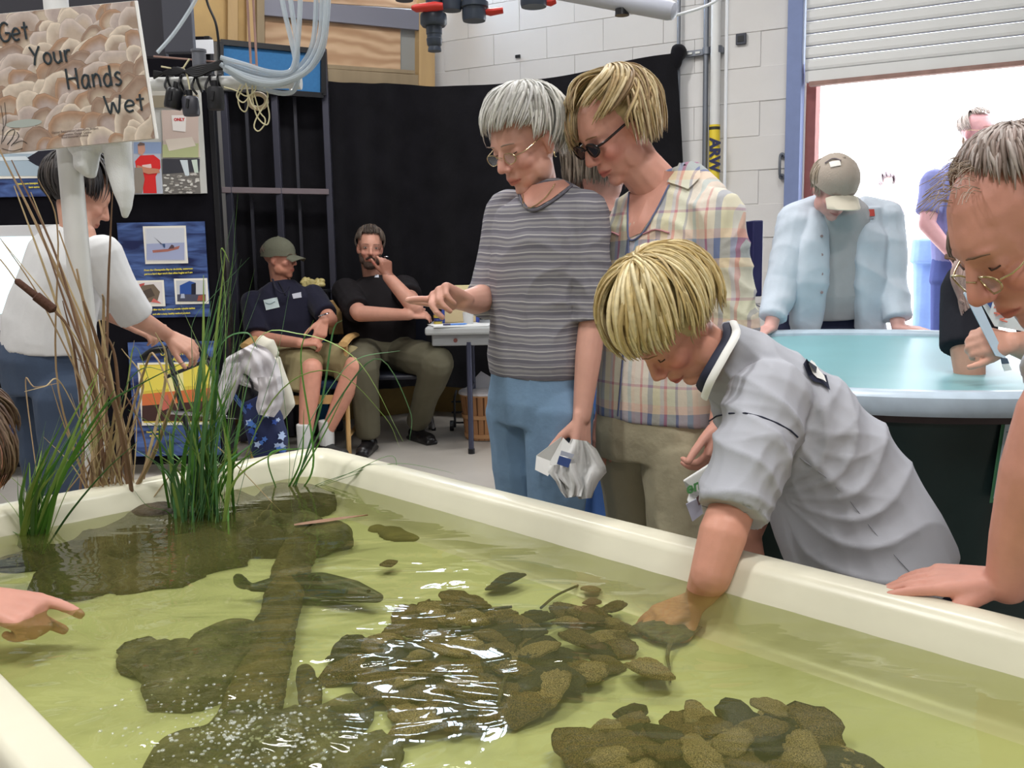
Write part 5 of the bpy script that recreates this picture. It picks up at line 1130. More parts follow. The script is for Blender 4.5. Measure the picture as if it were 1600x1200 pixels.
# ================================================================== the boy
def make_boy():
    p = person(P(1390, 860, 1.68), 'blond boy in grey sports jersey bending over the tank, one arm in the water')
    H = hframe(P(1050, 506, 1.72), 204, 58, 0, .93); sk = M_skin('boy', 212, 148, 122); side = V(.15, -1, 0).normalized()
    B = Blob(); neck = P(1135, 570, 1.75); head(B, H, neck, neck_r=.043, nose=.85)
    prs = [(P(1138, 516, 1.75), P(1106, 598, 1.74)), (P(1205, 560, 1.76), P(1150, 670, 1.75)), (P(1315, 660, 1.73), P(1235, 760, 1.72)), (P(1400, 790, 1.70), P(1290, 830, 1.70)), (P(1410, 860, 1.70), P(1320, 880, 1.70))]
    loft2(B, prs, side, [.045, .085, .09, .09, .09])
    ls_, le_, lw = P(1192, 640, 1.58), P(1130, 832, 1.475), G(1090, 938, .57)
    rs_, re_, rw = P(1180, 640, 1.86), P(1185, 790, 1.84), P(1172, 838, 1.80)
    mid = P(1110, 900, 1.455)
    B.cap(P(1200, 650, 1.66), P(1172, 720, 1.575), .040, .036); B.chain([P(1172, 720, 1.575), le_], [.036, .039]); B.chain([le_, mid, lw], [.040, .034, .023]); B.chain([rs_, re_, rw], [.04, .032, .022])
    hd = (G(1046, 958, .556) - lw).normalized(); hand(B, lw, hd, V(0, -.1, 1), side=1, curl=(18, 22, 14), thumb=(38, 22), sc=.86, spread=7)
    hand(B, rw, V(-.1, -.5, -.45), V(.2, -.5, .6), side=-1, curl=(50, 55, 35), sc=.82)
    B.build('body', sk, p, .004, 3, skinpost(H, lips=(.85, .42, .46), blush=.34))
    eyes(p, H, 'down', mat('fair_brow', C(150, 112, 84), .8))
    def ends(az):
        a = abs(az)
        if a < 40: return (14, .012, 1)
        if a < 70: return (4, .012, 1)
        if a < 120: return (-14, .016, 1)
        return (-30, .03, .97)
    Bl = [(.72, .58, .30), (.60, .45, .20), (.82, .70, .42), (.50, .37, .17), (.78, .64, .36)]
    hair(p, H, ends, Bl, 330, rad=(.118, .100, .112), cen=(-.012, 0, .036), r=.0066, sweep=lambda a: 18 if a > 0 else -18, seed=9, jit=.006, npt=16, gravity=.4)
    gy = mat('grey_jersey', C(176, 178, 186), .7, spec=.25, bump=.1, bscale=200, bdist=.001); B = Blob()
    prs = [(P(1142, 503, 1.745), P(1100, 606, 1.735)), (P(1180, 514, 1.745), P(1118, 650, 1.73)), (P(1240, 548, 1.74), P(1150, 715, 1.725)), (P(1300, 590, 1.73), P(1190, 752, 1.72)), (P(1358, 650, 1.72), P(1205, 795, 1.71)), (P(1408, 725, 1.71), P(1216, 832, 1.70)), (P(1442, 785, 1.70), P(1226, 862, 1.69)), (P(1468, 838, 1.69), P(1236, 892, 1.68)), (P(1455, 885, 1.69), P(1300, 915, 1.68)), (P(1425, 905, 1.68), P(1380, 915, 1.68))]
    loft2(B, prs, side, [.055, .10, .135, .145, .145, .148, .15, .15, .14, .10], e=2.4)
    B.cap(P(1200, 625, 1.63), P(1172, 720, 1.55), .078, .066); B.cap(P(1175, 700, 1.555), P(1144, 804, 1.495), .068, .060, fb=True)
    B.cap(P(1190, 640, 1.85), P(1190, 745, 1.85), .06, .052)
    o = B.build('jersey', gy, p, .0045, 4, radial_folds([P(1210, 780, 1.65), P(1250, 690, 1.6), P(1250, 660, 1.55)], [8, 5, 4], [.0042, .0025, .0030], [.36, .22, .26], folds(.0018, 14, (.6, 1, 1.2), 31)))
    # collar: white band over a dark inner band; piping; number
    def arc(pts, r, nm, m, fl=.5): return MB().tube(spline(pts, 22), r, 8, fl).build(nm, m, p)
    arc([P(1146, 503, 1.74), P(1150, 522, 1.63), P(1132, 556, 1.585), P(1110, 596, 1.575), P(1100, 622, 1.60)], .0075, 'collar', mat('jersey_white', C(232, 232, 228), .7))
    arc([P(1138, 508, 1.74), P(1138, 528, 1.65), P(1120, 560, 1.60), P(1102, 590, 1.595), P(1094, 606, 1.63)], .011, 'inner_collar', mat('jersey_navy', C(34, 38, 58), .7), .5)
    on_ = caster(o); on = lambda x, y, off=.002: on_(x, y, off, P(x, y, 1.6))
    nv_ = mat('jersey_navy', C(34, 38, 58), .7)
    MB().tube([on(x, y, .0008) for x, y in [(1108, 658), (1120, 650), (1140, 646), (1165, 646), (1190, 652), (1215, 662), (1235, 673), (1246, 683)]], .0016, 6).build('piping', nv_, p)
    MB().tube([on(x, y, .0004) for x, y in [(1250, 715), (1290, 745), (1330, 785), (1365, 830), (1400, 870), (1425, 898)]], .0008, 6).build('side_seam', mat('seam_grey', C(150, 152, 160), .7), p)
    MB().tube([on(x, y, .0004) for x, y in [(1097, 790), (1115, 796), (1140, 800), (1165, 800), (1188, 796)]], .0009, 6).build('sleeve_hem', mat('seam_grey', C(150, 152, 160), .7), p)
    def patch(pts, off, nm, m):
        b = MB(); vv_ = [on(x, y, off) for x, y in pts]; c = sum(vv_, V(0, 0, 0)) / len(vv_); k = len(vv_); b.add(vv_ + [c], [(i, (i + 1) % k, k) for i in range(k)]); b.build(nm, m, p, smooth=False)
    patch([(1257, 563), (1254, 572), (1260, 590), (1268, 598), (1282, 602), (1296, 613), (1290, 590), (1281, 586), (1286, 592), (1276, 578), (1262, 563)], .005, 'number_outline', nv_)
    patch([(1262, 567), (1259, 573), (1264, 587), (1271, 594), (1283, 598), (1289, 602), (1285, 592), (1276, 584), (1268, 572)], .0085, 'number', mat('jersey_white', C(232, 232, 228), .7))
    sh = cloth('navy_shorts', 30, 32, 48); B = Blob()
    hips = [P(1405, 905, 1.66), P(1400, 905, 1.80)]; kn = [V(hips[0].x + .02, hips[0].y + .03, .42), V(hips[1].x, hips[1].y + .02, .42)]
    B.loft([(P(1395, 862, 1.72), .10, .07), (P(1402, 905, 1.72), .12, .09), (V(.71, 1.74, .50), .14, .10)], side)
    for h_, k_ in zip(hips, kn): B.chain([h_, k_], [.075, .072], fb=True)
    B.build('shorts', sh, p, .007, 3, folds(.003, 30, (1, 1, 1), 2))
    for k_ in kn:
        L_ = Blob(); L_.chain([k_, V(k_.x, k_.y, .25), V(k_.x, k_.y, .10)], [.048, .046, .032]); L_.build('leg', sk, p, .006, 2, skinpost(None)); shoe(p, k_, V(-1, -.3, 0), mat('white_trainer', C(215, 215, 212), .6), .24)
make_boy()
# ================================================================== man with thinning hair, nearest on the right
def make_bald():
    p = person(V(1.12, 1.55, 0), 'balding man in gold glasses at the right edge with one hand flat on the rim')
    H = hframe(P(1606, 354, 1.30), 184, 42, 0, 1.06); sk = M_skin('bald', 206, 142, 120); B = Blob()
    sh_, el, wr = P(1740, 540, 1.22), P(1648, 640, 1.22), P(1574, 914, 1.27)
    neck = P(1700, 440, 1.34); head(B, H, neck, neck_r=.062, jaw=1.1, nose=1.15)
    B.loft([(V(1.17, 1.64, .95), .12, .08), (V(1.12, 1.58, 1.08), .13, .08), (V(1.03, 1.48, 1.18), .13, .07), (P(1725, 490, 1.38), .08, .06)], V(.35, -.94, 0)); B.cap(P(1725, 490, 1.38), neck, .055, .055); B.cap(P(1725, 490, 1.38), sh_, .05, .05); B.cap(P(1725, 490, 1.38), P(1760, 560, 1.58), .05, .05)
    B.chain([sh_, el], [.055, .046]); B.chain([el, P(1624, 740, 1.23), P(1590, 850, 1.255), wr], [.046, .050, .038, .030])
    hand(B, wr + V(-.004, .01, .002), (P(1424, 912, 1.315) - wr).normalized() + V(0, 0, .02), V(.05, -.2, 1), side=1, curls=[(4, 6, 4), (8, 10, 6), (12, 12, 6), (12, 12, 8)], thumb=(34, 16), sc=1.0, spread=2)
    B.chain([P(1760, 560, 1.60), P(1800, 760, 1.62), P(1780, 900, 1.60)], [.05, .042, .03]); 
    B.build('body', sk, p, .004, 3, skinpost(H, blush=.2))
    eyes(p, H, 'down', mat('brown_brow', C(112, 84, 66), .8))
    glasses(p, H, mat('gold_wire', C(190, 172, 130), .25, metal=.8), mat('clear_lens', C(200, 205, 215), .05, alpha=.22, spec=.8), slip=.012, rim=.0014)
    def ends(az):
        a = abs(az)
        pts_ = [(0, 74), (40, 66), (60, 52), (75, 34), (88, 12), (105, -14), (125, -30), (180, -36)]
        for (x0, y0), (x1, y1) in zip(pts_, pts_[1:]):
            if x0 <= a <= x1: return (y0 + (y1 - y0) * (a - x0) / (x1 - x0), 0, 1)
        return (-36, 0, 1)
    Br = [(.30, .22, .19), (.36, .29, .26), (.24, .18, .15), (.42, .36, .33)]
    hair(p, H, ends, Br, 460, rad=(.099, .0795, .086), r=.0040, seed=12, jit=.0012, base=False)
    b = MB(); rs = random.Random(4)
    for i in range(70):                              # flyaway hair at the front
        a0 = math.radians(rs.uniform(-45, 45)); e0 = math.radians(rs.uniform(38, 75)); q = Vector((-.016 + .093 * math.cos(e0) * math.cos(a0),  .078 * math.cos(e0) * math.sin(a0), .036 + .084 * math.sin(e0)))
        dr = (q.normalized() + Vector((.6, rs.uniform(-.4, .4), .1))).normalized(); L_ = rs.uniform(.015, .040); b.tube(spline([H @ q, H @ (q + dr * L_ * .5), H @ (q + dr * L_ + Vector((.01, rs.uniform(-.02, .02), -.012)))], 6), .0005, 4, 1, True, (.34, .26, .2, 1))
    b.build('flyaway_hair', M_hair, p, colattr=True)
    # scalp cap of hair behind the receding line
    Bb = Blob(); R = H.to_3x3().normalized(); Bb.ell(H @ Vector((-.034, 0, .034)), (.086, .084, .086), R); Bb.build('scalp_hair', mat('brown_scalp', C(138, 112, 104), .7, var=.2, vscale=80, stretch=(1, 1, .2)), p, .005, 1)
    sw = cloth('pale_grey_polo', 196, 198, 210); B = Blob()
    B.loft([(V(1.16, 1.64, .88), .20, .16), (V(1.13, 1.58, 1.05), .20, .15), (V(1.05, 1.48, 1.20), .20, .13), (P(1725, 480, 1.38), .15, .10)], V(.35, -.94, 0)); B.cap(sh_ + V(.03, .02, .02), sh_.lerp(el, .75), .085, .072, fb=True); B.cap(P(1760, 545, 1.60), P(1785, 650, 1.62), .075, .07)
    B.build('polo_shirt', sw, p, .006, 4, folds(.004, 26, (1, 1, .5), 41))
    B = Blob(); B.loft([(V(1.16, 1.64, .90), .19, .15), (V(1.17, 1.66, .78), .20, .15)], V(.35, -.94, 0))
    for y in (1.55, 1.76): B.chain([V(1.15, y, .80), V(1.17, y + .02, .45), V(1.18, y + .02, .1)], [.10, .075, .065], fb=True); shoe(p, V(1.18, y + .02, 0), V(-.9, -.4, 0), mat('brown_shoe', C(80, 60, 46), .5))
    B.build('trousers', cloth('stone_trousers', 150, 142, 124), p, .008, 3)
    w = mat('clear_wrist', C(200, 200, 200), .5)
make_bald()
# ================================================================== woman in the white shirt, seen from behind
def make_white():
    d = 3.2; p = person(P(85, 700, d), 'dark-haired woman in a white shirt and jeans, seen from behind, stooping over the walker')
    H = hframe(P(125, 306, 3.25), 38, 30); sk = M_skin('white', 196, 142, 116); side = V(.75, -.60, 0); neck = P(120, 362, d); B = Blob(); head(B, H, neck)
    B.loft([(P(80, 545, d), .11, .08), (P(90, 470, d), .11, .08), (P(110, 400, d), .12, .07), (P(122, 375, d), .08, .06), (P(122, 355, d), .05, .05)], side)
    s1, e1_, w1 = P(158, 395, 3.05), P(200, 488, 3.10), P(262, 524, 3.28); s2, e2_, w2 = P(96, 395, 3.38), P(150, 478, 3.50), P(200, 505, 3.50)
    B.chain([s1, e1_, w1], [.044, .038, .025]); B.chain([s2, e2_, w2], [.044, .038, .025])
    hand(B, w1, V(.75, .1, -.45), V(.3, -.5, .8), side=-1, curl=(30, 40, 25)); hand(B, w2, V(.8, 0, -.3), V(.1, -.5, .8), side=1, curl=(40, 50, 30))
    B.build('body', sk, p, .006, 3, skinpost(H))
    Dk = [(.035, .03, .03), (.06, .05, .045), (.02, .018, .02)]
    hair(p, H, lambda az: (20, 0, 1) if abs(az) < 50 else (-20, 0, 1) if abs(az) < 90 else (-42, .012, .9), Dk, 220, rad=(.112, .094, .104), r=.007, jit=.008, seed=14, wave=6)
    B = Blob(); ws = cloth('white_shirt', 212, 212, 212)
    B.loft([(P(78, 548, d), .172, .135), (P(78, 505, d), .165, .13), (P(92, 450, d), .155, .12), (P(108, 405, d), .165, .11), (P(118, 378, d), .14, .085), (P(122, 362, d), .08, .06)], side)
    B.chain([s1, s1.lerp(e1_, .6), e1_.lerp(w1, .18)], [.066, .062, .060], fb=True); B.chain([s2, s2.lerp(e2_, .6), e2_.lerp(w2, .3)], [.072, .070, .066], fb=True)
    B.build('white_shirt', ws, p, .006, 4, folds(.005, 26, (1, 1, .6), 51))
    dj = mat('dark_denim', C(62, 76, 98), .85, var=.14, vscale=9, bump=.3, bscale=60, bdist=.004); B = Blob()
    B.loft([(P(76, 520, d), .148, .115), (P(70, 560, d), .165, .135), (P(78, 610, d), .17, .13)], side)
    for h_, k_ in ((P(100, 620, 3.10), P(112, 790, 3.10)), (P(60, 620, 3.32), P(80, 790, 3.34))): B.chain([h_, h_.lerp(k_, .5), k_, V(k_.x + .02, k_.y, .09)], [.098, .085, .070, .060], fb=True); shoe(p, V(k_.x + .02, k_.y, 0), V(.8, .5, 0), mat('grey_shoe', C(90, 90, 94), .6))
    B.build('jeans', dj, p, .007, 3, folds(.005, 26, (1, 1, .8), 52))
make_white()
# ================================================================== seated man in the olive cap
def make_seat1():
    d = 5.75; p = person(P(460, 640, d), 'seated man in an olive cap, navy polo shirt with name sticker and khaki shorts')
    H = hframe(P(437, 404, d), -16, 4); sk = M_skin('seat1', 204, 140, 114); side = V(.45, -.85, 0); neck = P(440, 448, d + .03); B = Blob(); head(B, H, neck, neck_r=.062, jaw=1.12)
    side = V(.9, .35, 0)
    B.loft([(P(445, 540, d), .14, .10), (P(443, 490, d), .15, .10), (P(441, 466, d), .14, .08), (P(440, 446, d + .02), .07, .06)], side)
    s1, e1_, w1 = P(396, 472, 5.70), P(402, 528, 5.55), P(470, 536, 5.30); s2, e2_, w2 = P(488, 462, 5.80), P(516, 500, 5.58), P(506, 500, 5.36)
    B.chain([s1, e1_, w1], [.05, .045, .030]); B.chain([s2, e2_, w2], [.05, .045, .030])
    hand(B, w1, V(.9, .05, .08), V(0, -.4, .9), side=1, curl=(55, 60, 35), sc=1.05); hand(B, w2, V(-.15, -.3, -.7), V(.5, -.8, 0), side=-1, curls=[(10, 10, 8), (35, 40, 20), (40, 40, 20), (45, 40, 20)], sc=1.05)
    knl, knr = P(487, 577, 5.25), P(556, 572, 5.28); anl, anr = P(476, 676, 5.20), P(510, 668, 5.30); anl.z = .11; anr.z = .12
    for k_, a_ in ((knl, anl), (knr, anr)): B.chain([k_ + V(-.02, .1, 0), k_, k_.lerp(a_, .35), a_ + V(0, 0, .02)], [.06, .062, .058, .036])
    B.build('body', sk, p, .006, 3, skinpost(H, stubble=(.86, .80, .74)))
    eyes(p, H, 'open', mat('brown_brow', C(112, 84, 66), .8))
    hair(p, H, lambda az: (0, 0, 1) if abs(az) < 70 else (-16, 0, 1), [(.12, .08, .06), (.16, .11, .08)], 140, rad=(.094, .077, .070), cen=(-.018, 0, .030), r=.004, seed=15, jit=.001, base=False)
    cap_(p, H, mat('olive_cap', C(104, 104, 88), .9, bump=.2, bscale=150), mat('olive_cap', C(104, 104, 88), .9)); 
    nv = cloth('navy_polo', 36, 36, 52, sheen=.1); B = Blob()
    B.loft([(P(450, 545, d), .19, .15), (P(446, 500, d), .20, .155), (P(443, 468, d), .20, .13), (P(441, 452, d + .02), .14, .09), (P(440, 441, d + .03), .085, .075)], side)
    B.chain([s1, s1.lerp(e1_, .9)], [.078, .075], fb=True); B.chain([s2, s2.lerp(e2_, .8)], [.076, .07], fb=True)
    o = B.build('polo_shirt', nv, p, .007, 4, folds(.005, 26, (1, 1, .6), 61)); on = caster(o)
    conform(on, [(412, 469), (433, 465), (437, 480), (416, 485)], .004, 'name_sticker', mat('sticker_pale', C(206, 222, 222), .6), p, 3, 3)
    tracer(on, [(415, 473), (422, 475), (430, 471)], .006, .0015, 'written_name', mat('sticker_ink', C(120, 150, 160), .6), p, 8)
    conform(on, [(456, 460), (470, 457), (471, 465), (458, 467)], .004, 'chest_logo', mat('logo_white', C(190, 190, 200), .6), p, 3, 3)
    tracer(on, [(432, 436), (441, 452), (446, 462)], .004, .003, 'placket', mat('placket_black', C(18, 18, 26), .8), p, 8)
    MB().tube(spline([P(426, 436, 5.72), P(432, 452, 5.60), P(444, 458, 5.58), P(452, 448, 5.6)], 12), .007, 6, .5).build('collar', nv, p)
    MB().tube([w2 + V(.03 * math.cos(a), .03 * math.sin(a), .03 + .01 * math.cos(a)) for a in [k * PI / 8 for k in range(17)]], .005, 6).build('watch_band', M_chrome, p)
    sh = cloth('khaki_shorts', 150, 138, 102); B = Blob()
    B.loft([(P(450, 540, d), .18, .15), (P(455, 565, d - .02), .19, .16), (P(458, 585, d - .04), .16, .14)], side)
    B.chain([P(442, 562, 5.65), P(478, 568, 5.34)], [.105, .098]); B.cap(P(478, 568, 5.34), P(468, 612, 5.30), .095, .085, fb=True); B.chain([P(480, 558, 5.68), P(552, 566, 5.36)], [.105, .090], fb=True); B.cap(P(545, 562, 5.38), P(545, 590, 5.40), .085, .08, fb=True)
    B.build('khaki_shorts', sh, p, .007, 3, folds(.006, 26, (1, 1, .8), 62))
    wsock = mat('white_sock', C(208, 208, 206), .9)
    for a_, x in ((anl, 0), (anr, 0)): b = Blob(); b.cap(V(a_.x, a_.y, .215), V(a_.x, a_.y, .07), .046, .044, fa=True); b.build('sock', wsock, p, .006, 2); shoe(p, a_, V(.75 if a_ is anr else .25, -.7, 0), mat('dark_trainer', C(44, 44, 44), .5), .29)
def cap_(p, H, m1, m2, brim_w=.078, front=None):
    R = H.to_3x3().normalized(); s = H.to_scale().x; B = Blob(); B.m.v, B.m.f = [], []; n = 20; vs = []; fs = []
    c = Vector((-.012, 0, .040)); ra = (.110, .090, .092)
    for sgn, k0 in ((1, 1.0), (0, .965)):
        for j in range(9):
            e_ = PI / 2 * (1 - j / 8) ; 
            for k in range(n): a = 2 * PI * k / n; vs.append(H @ (c + Vector((ra[0] * k0 * math.cos(e_) * math.cos(a), ra[1] * k0 * math.cos(e_) * math.sin(a), ra[2] * k0 * math.sin(e_) - (.020 if j == 8 else 0) - .012 * (j / 8) * (1 if math.cos(a) < 0 else .2)))))
    for q in (0, 9 * n): fs += [(q + j * n + k, q + j * n + (k + 1) % n, q + (j + 1) * n + (k + 1) % n, q + (j + 1) * n + k) for j in range(8) for k in range(n)]
    b = MB(); b.add(vs, fs); co = b.build('cap', m1, p, ang=70)
    b = MB(); vs = []; m = 13
    for lay in (0, -.004):
        for i in range(5):
            t = i / 4
            for k in range(m):
                a = -1.05 + 2.1 * k / (m - 1); x = .084 + .02 * math.cos(a) - .012; y = brim_w * math.sin(a) * (1 - .0 * t); vs.append(H @ Vector((x + t * (.074 * math.cos(a * .92)), y * (1 + .03 * t), .030 - .018 * t - .022 * (a / 1.05) ** 2 + lay)))
    fs = [(q + i * m + k, q + i * m + k + 1, q + (i + 1) * m + k + 1, q + (i + 1) * m + k) for q in (0, 5 * m) for i in range(4) for k in range(m - 1)] + [(4 * m + k, 4 * m + k + 1, 9 * m + k + 1, 9 * m + k) for k in range(m - 1)]
    b.add(vs, fs); b.build('brim', m2, co, ang=60)
    MB().ell(H @ Vector((-.012, 0, .131)), (.008 * s, .008 * s, .005 * s), R).build('button', m1, co)
    return co
make_seat1()
def make_seat2():
    d = 5.85; p = person(P(600, 640, d), 'seated bearded man in a black shirt with white collar tab, hand raised to his mouth')
    H = hframe(P(578, 388, d - .05), -78, 4, -4); sk = M_skin('seat2', 196, 138, 114); side = V(1, .1, 0); neck = P(584, 440, d + .02); B = Blob(); head(B, H, neck, neck_r=.064, jaw=1.1)
    B.loft([(P(592, 530, d), .15, .11), (P(590, 480, d), .16, .10), (P(588, 456, d), .15, .08), (P(586, 440, d), .08, .07)], side)
    s1, e1_, w1 = P(540, 456, 5.82), P(562, 490, 5.52), P(640, 492, 5.42); s2, e2_, w2 = P(632, 452, 5.82), P(648, 480, 5.45), P(606, 432, 5.48)
    B.chain([s1, e1_, w1], [.055, .050, .032]); B.chain([s2, e2_, w2], [.055, .052, .034])
    hand(B, w1, V(.85, .3, 0), V(0, -.6, .8), side=1, curl=(25, 30, 20), sc=1.0); hand(B, w2, V(-.12, .05, 1), V(.5, -.75, 0), side=1, curls=[(20, 40, 30), (45, 60, 30), (55, 60, 30), (60, 60, 30)], thumb=(40, 10), sc=1.0)
    B.build('body', sk, p, .006, 3, skinpost(H, stubble=(.5, .42, .38)))
    eyes(p, H, 'open', mat('dark_brow', C(60, 44, 36), .8))
    hair(p, H, lambda az: (38, 0, 1) if abs(az) < 50 else (10, 0, 1) if abs(az) < 75 else (-18, 0, 1), [(.10, .075, .055), (.14, .10, .075), (.07, .05, .04)], 200, rad=(.104, .084, .096), r=.0055, seed=16, jit=.004)
    bd = Blob(); R = H.to_3x3().normalized(); bd.ell(H @ Vector((.064, 0, -.096)), (.032, .038, .030), R)
    for y in (-1, 1): bd.cap(H @ Vector((.058, y * .044, -.075)), H @ Vector((.03, y * .056, -.04)), .020, .012); bd.cap(H @ Vector((.092, y * .004, -.049)), H @ Vector((.082, y * .026, -.062)), .0065, .006)
    bd.build('beard', mat('dark_beard', C(66, 50, 42), .9, var=.3, vscale=150, bump=.5, bscale=250), p, .004, 1, folds(.002, 200, (1, 1, 1), 3))
    bk = cloth('black_shirt', 34, 31, 33); B = Blob()
    B.loft([(P(596, 535, d), .215, .18), (P(594, 505, d), .225, .18), (P(590, 468, d), .22, .14), (P(588, 446, d), .17, .10), (P(586, 432, d), .09, .08)], side)
    B.chain([s1, s1.lerp(e1_, .85)], [.088, .080], fb=True); B.chain([s2, s2.lerp(e2_, .5)], [.088, .08], fb=True)
    o = B.build('black_shirt', bk, p, .007, 4, folds(.006, 24, (1, 1, .6), 71)); on = caster(o)
    conform(on, [(583, 427), (592, 427), (592, 434), (585, 434)], .006, 'collar_tab', mat('collar_tab_white', C(200, 204, 214), .6), p, 2, 2)
    MB().tube([H @ Vector((0, 0, 0)) + V(0, 0, 0)] * 0 + [w2 + V(.012 * math.cos(a) - .005, .012 * math.sin(a), .115) for a in [k * PI / 6 for k in range(13)]], .002, 6).build('ring', M_chrome, p)
    ol = cloth('olive_trousers', 96, 92, 76); B = Blob()
    B.loft([(P(594, 525, d), .20, .17), (P(596, 550, d - .02), .22, .18), (P(598, 572, d - .04), .19, .16)], side)
    k1, k2 = P(566, 572, 5.32), P(682, 566, 5.36); a1, a2 = P(575, 664, 5.42), P(652, 640, 5.72)
    a1.z = .10; a2.z = .11
    B.chain([P(570, 555, 5.72), k1, k1.lerp(a1, .5), a1], [.115, .092, .078, .064], fb=True); B.chain([P(628, 555, 5.74), k2, k2.lerp(a2, .5), a2], [.115, .095, .080, .066], fb=True)
    B.build('olive_trousers', ol, p, .007, 3, folds(.007, 24, (1, 1, .8), 72))
    for a_, dd in ((a1, V(-.1, -1, 0)), (a2, V(.55, -.8, 0))): shoe(p, a_, dd, mat('black_shoe', C(26, 24, 26), .35), .29)
make_seat2()
# ================================================================== man in the beige cap behind the round tub
def make_capman():
    d = 4.0; p = person(P(1305, 560, d + .12), 'man in beige cap and open pale blue shirt leaning on the far tub rim')
    H = hframe(P(1303, 292, 3.88), -82, 40, 0, 1.02); sk = M_skin('capman', 212, 158, 144); side = V(1, .08, 0); neck = P(1312, 318, d); B = Blob(); head(B, H, neck, neck_r=.056, jaw=1.05)
    B.loft([(P(1308, 500, 4.12), .13, .08), (P(1310, 420, 4.08), .14, .08), (P(1312, 345, 4.04), .15, .07), (P(1312, 326, 4.02), .07, .05)], side)
    s1, e1_, w1 = P(1246, 345, 4.02), P(1222, 440, 3.98), P(1204, 512, 3.86); s2, e2_, w2 = P(1382, 340, 4.02), P(1392, 440, 3.98), P(1404, 512, 3.88)
    B.chain([s1, e1_, w1], [.05, .042, .028]); B.chain([s2, e2_, w2], [.05, .042, .028])
    hand(B, w1, V(-.6, -.6, -.12), V(0, -.1, 1), side=-1, curl=(14, 20, 14)); hand(B, w2, V(.8, -.4, -.08), V(0, -.1, 1), side=1, curl=(10, 14, 10))
    B.build('body', sk, p, .006, 3, skinpost(H, stubble=(.92, .90, .90)))
    eyes(p, H, 'down', mat('grey_brow', C(150, 132, 120), .8))
    hair(p, H, lambda az: (10, 0, 1) if abs(az) < 60 else (-22, .03, 1) if abs(az) < 120 else (-40, .05, .95), [(.42, .34, .26), (.34, .27, .2), (.5, .42, .34)], 160, rad=(.096, .081, .072), cen=(-.018, 0, .028), r=.005, seed=17, jit=.003, wave=8, base=False)
    co = cap_(p, H, mat('beige_cap', C(164, 152, 140), .9, bump=.2, bscale=150), mat('pale_cap_brim', C(206, 198, 180), .9)); on = caster(co)
    conform(on, [(1296, 254), (1312, 251), (1314, 259), (1298, 262)], .004, 'cap_logo', mat('cap_logo_white', C(226, 222, 216), .7), p, 3, 3)
    tracer(on, [(1290, 256), (1302, 249), (1314, 252)], .005, .003, 'cap_logo_swoosh', mat('cap_logo_grey', C(120, 108, 110), .7), p, 8)
    tee = cloth('grey_tee', 176, 174, 176); B = Blob()
    B.loft([(P(1308, 490, 4.12), .165, .125), (P(1310, 450, 4.10), .185, .15), (P(1312, 380, 4.06), .175, .13), (P(1312, 345, 4.02), .15, .11), (P(1312, 322, 3.98), .10, .10), (P(1312, 310, 3.98), .07, .07)], side)
    B.build('grey_tee', tee, p, .007, 3, folds(.004, 22, (1, 1, .5), 81))
    bl = cloth('pale_blue_shirt', 196, 205, 216); 
    for sg, prof in ((-1, [(1262, 1292, 330), (1248, 1290, 380), (1240, 1290, 440), (1236, 1282, 500), (1240, 1272, 522)]), (1, [(1336, 1372, 328), (1334, 1384, 380), (1334, 1380, 440), (1338, 1382, 500), (1342, 1380, 522)])):
        B = Blob(); B.loft([(P((a + b) / 2, y, 3.955 if 370 < y < 450 else 3.99), (b - a) / 2 / 365, .05) for a, b, y in prof], side, e=3); B.loft([(P((a + b) / 2, y, 4.12), (b - a) / 2 / 365 * .8, .06) for a, b, y in prof], side, e=3)
        sh_, el_, wr_ = (s1, e1_, w1) if sg < 0 else (s2, e2_, w2)
        B.cap(P(1275 if sg < 0 else 1350, 326, 4.03), sh_, .055, .075); B.chain([sh_, sh_.lerp(el_, .6), el_, el_.lerp(wr_, .80)], [.080, .074, .066, .054], fb=True)
        o = B.build('open_shirt', bl, p, .007, 3, folds(.0075, 26, (.8, 1, 1.3), 82 + sg))
        if sg > 0:
            on = caster(o); conform(on, [(1349, 328), (1365, 327), (1366, 338), (1350, 339)], .006, 'red_badge', mat('red_badge', C(192, 74, 66), .6), p, 2, 2); conform(on, [(1350, 342), (1364, 341), (1364, 343), (1350, 344)], .006, 'badge_text', mat('badge_grey', C(140, 140, 150), .6), p, 2, 2)
        else:
            for y in (339, 369, 398, 428, 457): q = P(1284, y, 3.90 if y > 350 else 3.93); MB().lathe(q, [(0, -.002), (.006, -.002), (.006, .002), (0, .002)], (0, -1, 0), 10).build('button', mat('shirt_button', C(150, 130, 130), .5), p)
    jn = cloth('navy_jeans', 58, 62, 88); B = Blob(); B.loft([(P(1308, 478, 4.14), .165, .12), (P(1308, 530, 4.16), .175, .12), (V(1.38, 4.2, .75), .17, .12)], side)
    for x in (1.29, 1.49): B.chain([V(x, 4.2, .78), V(x, 4.22, .45), V(x, 4.24, .09)], [.09, .07, .06], fb=True); shoe(p, V(x, 4.24, 0), V(0, -1, 0), mat('brown_shoe', C(80, 60, 46), .5))
    B.build('jeans', jn, p, .009, 3)
make_capman()
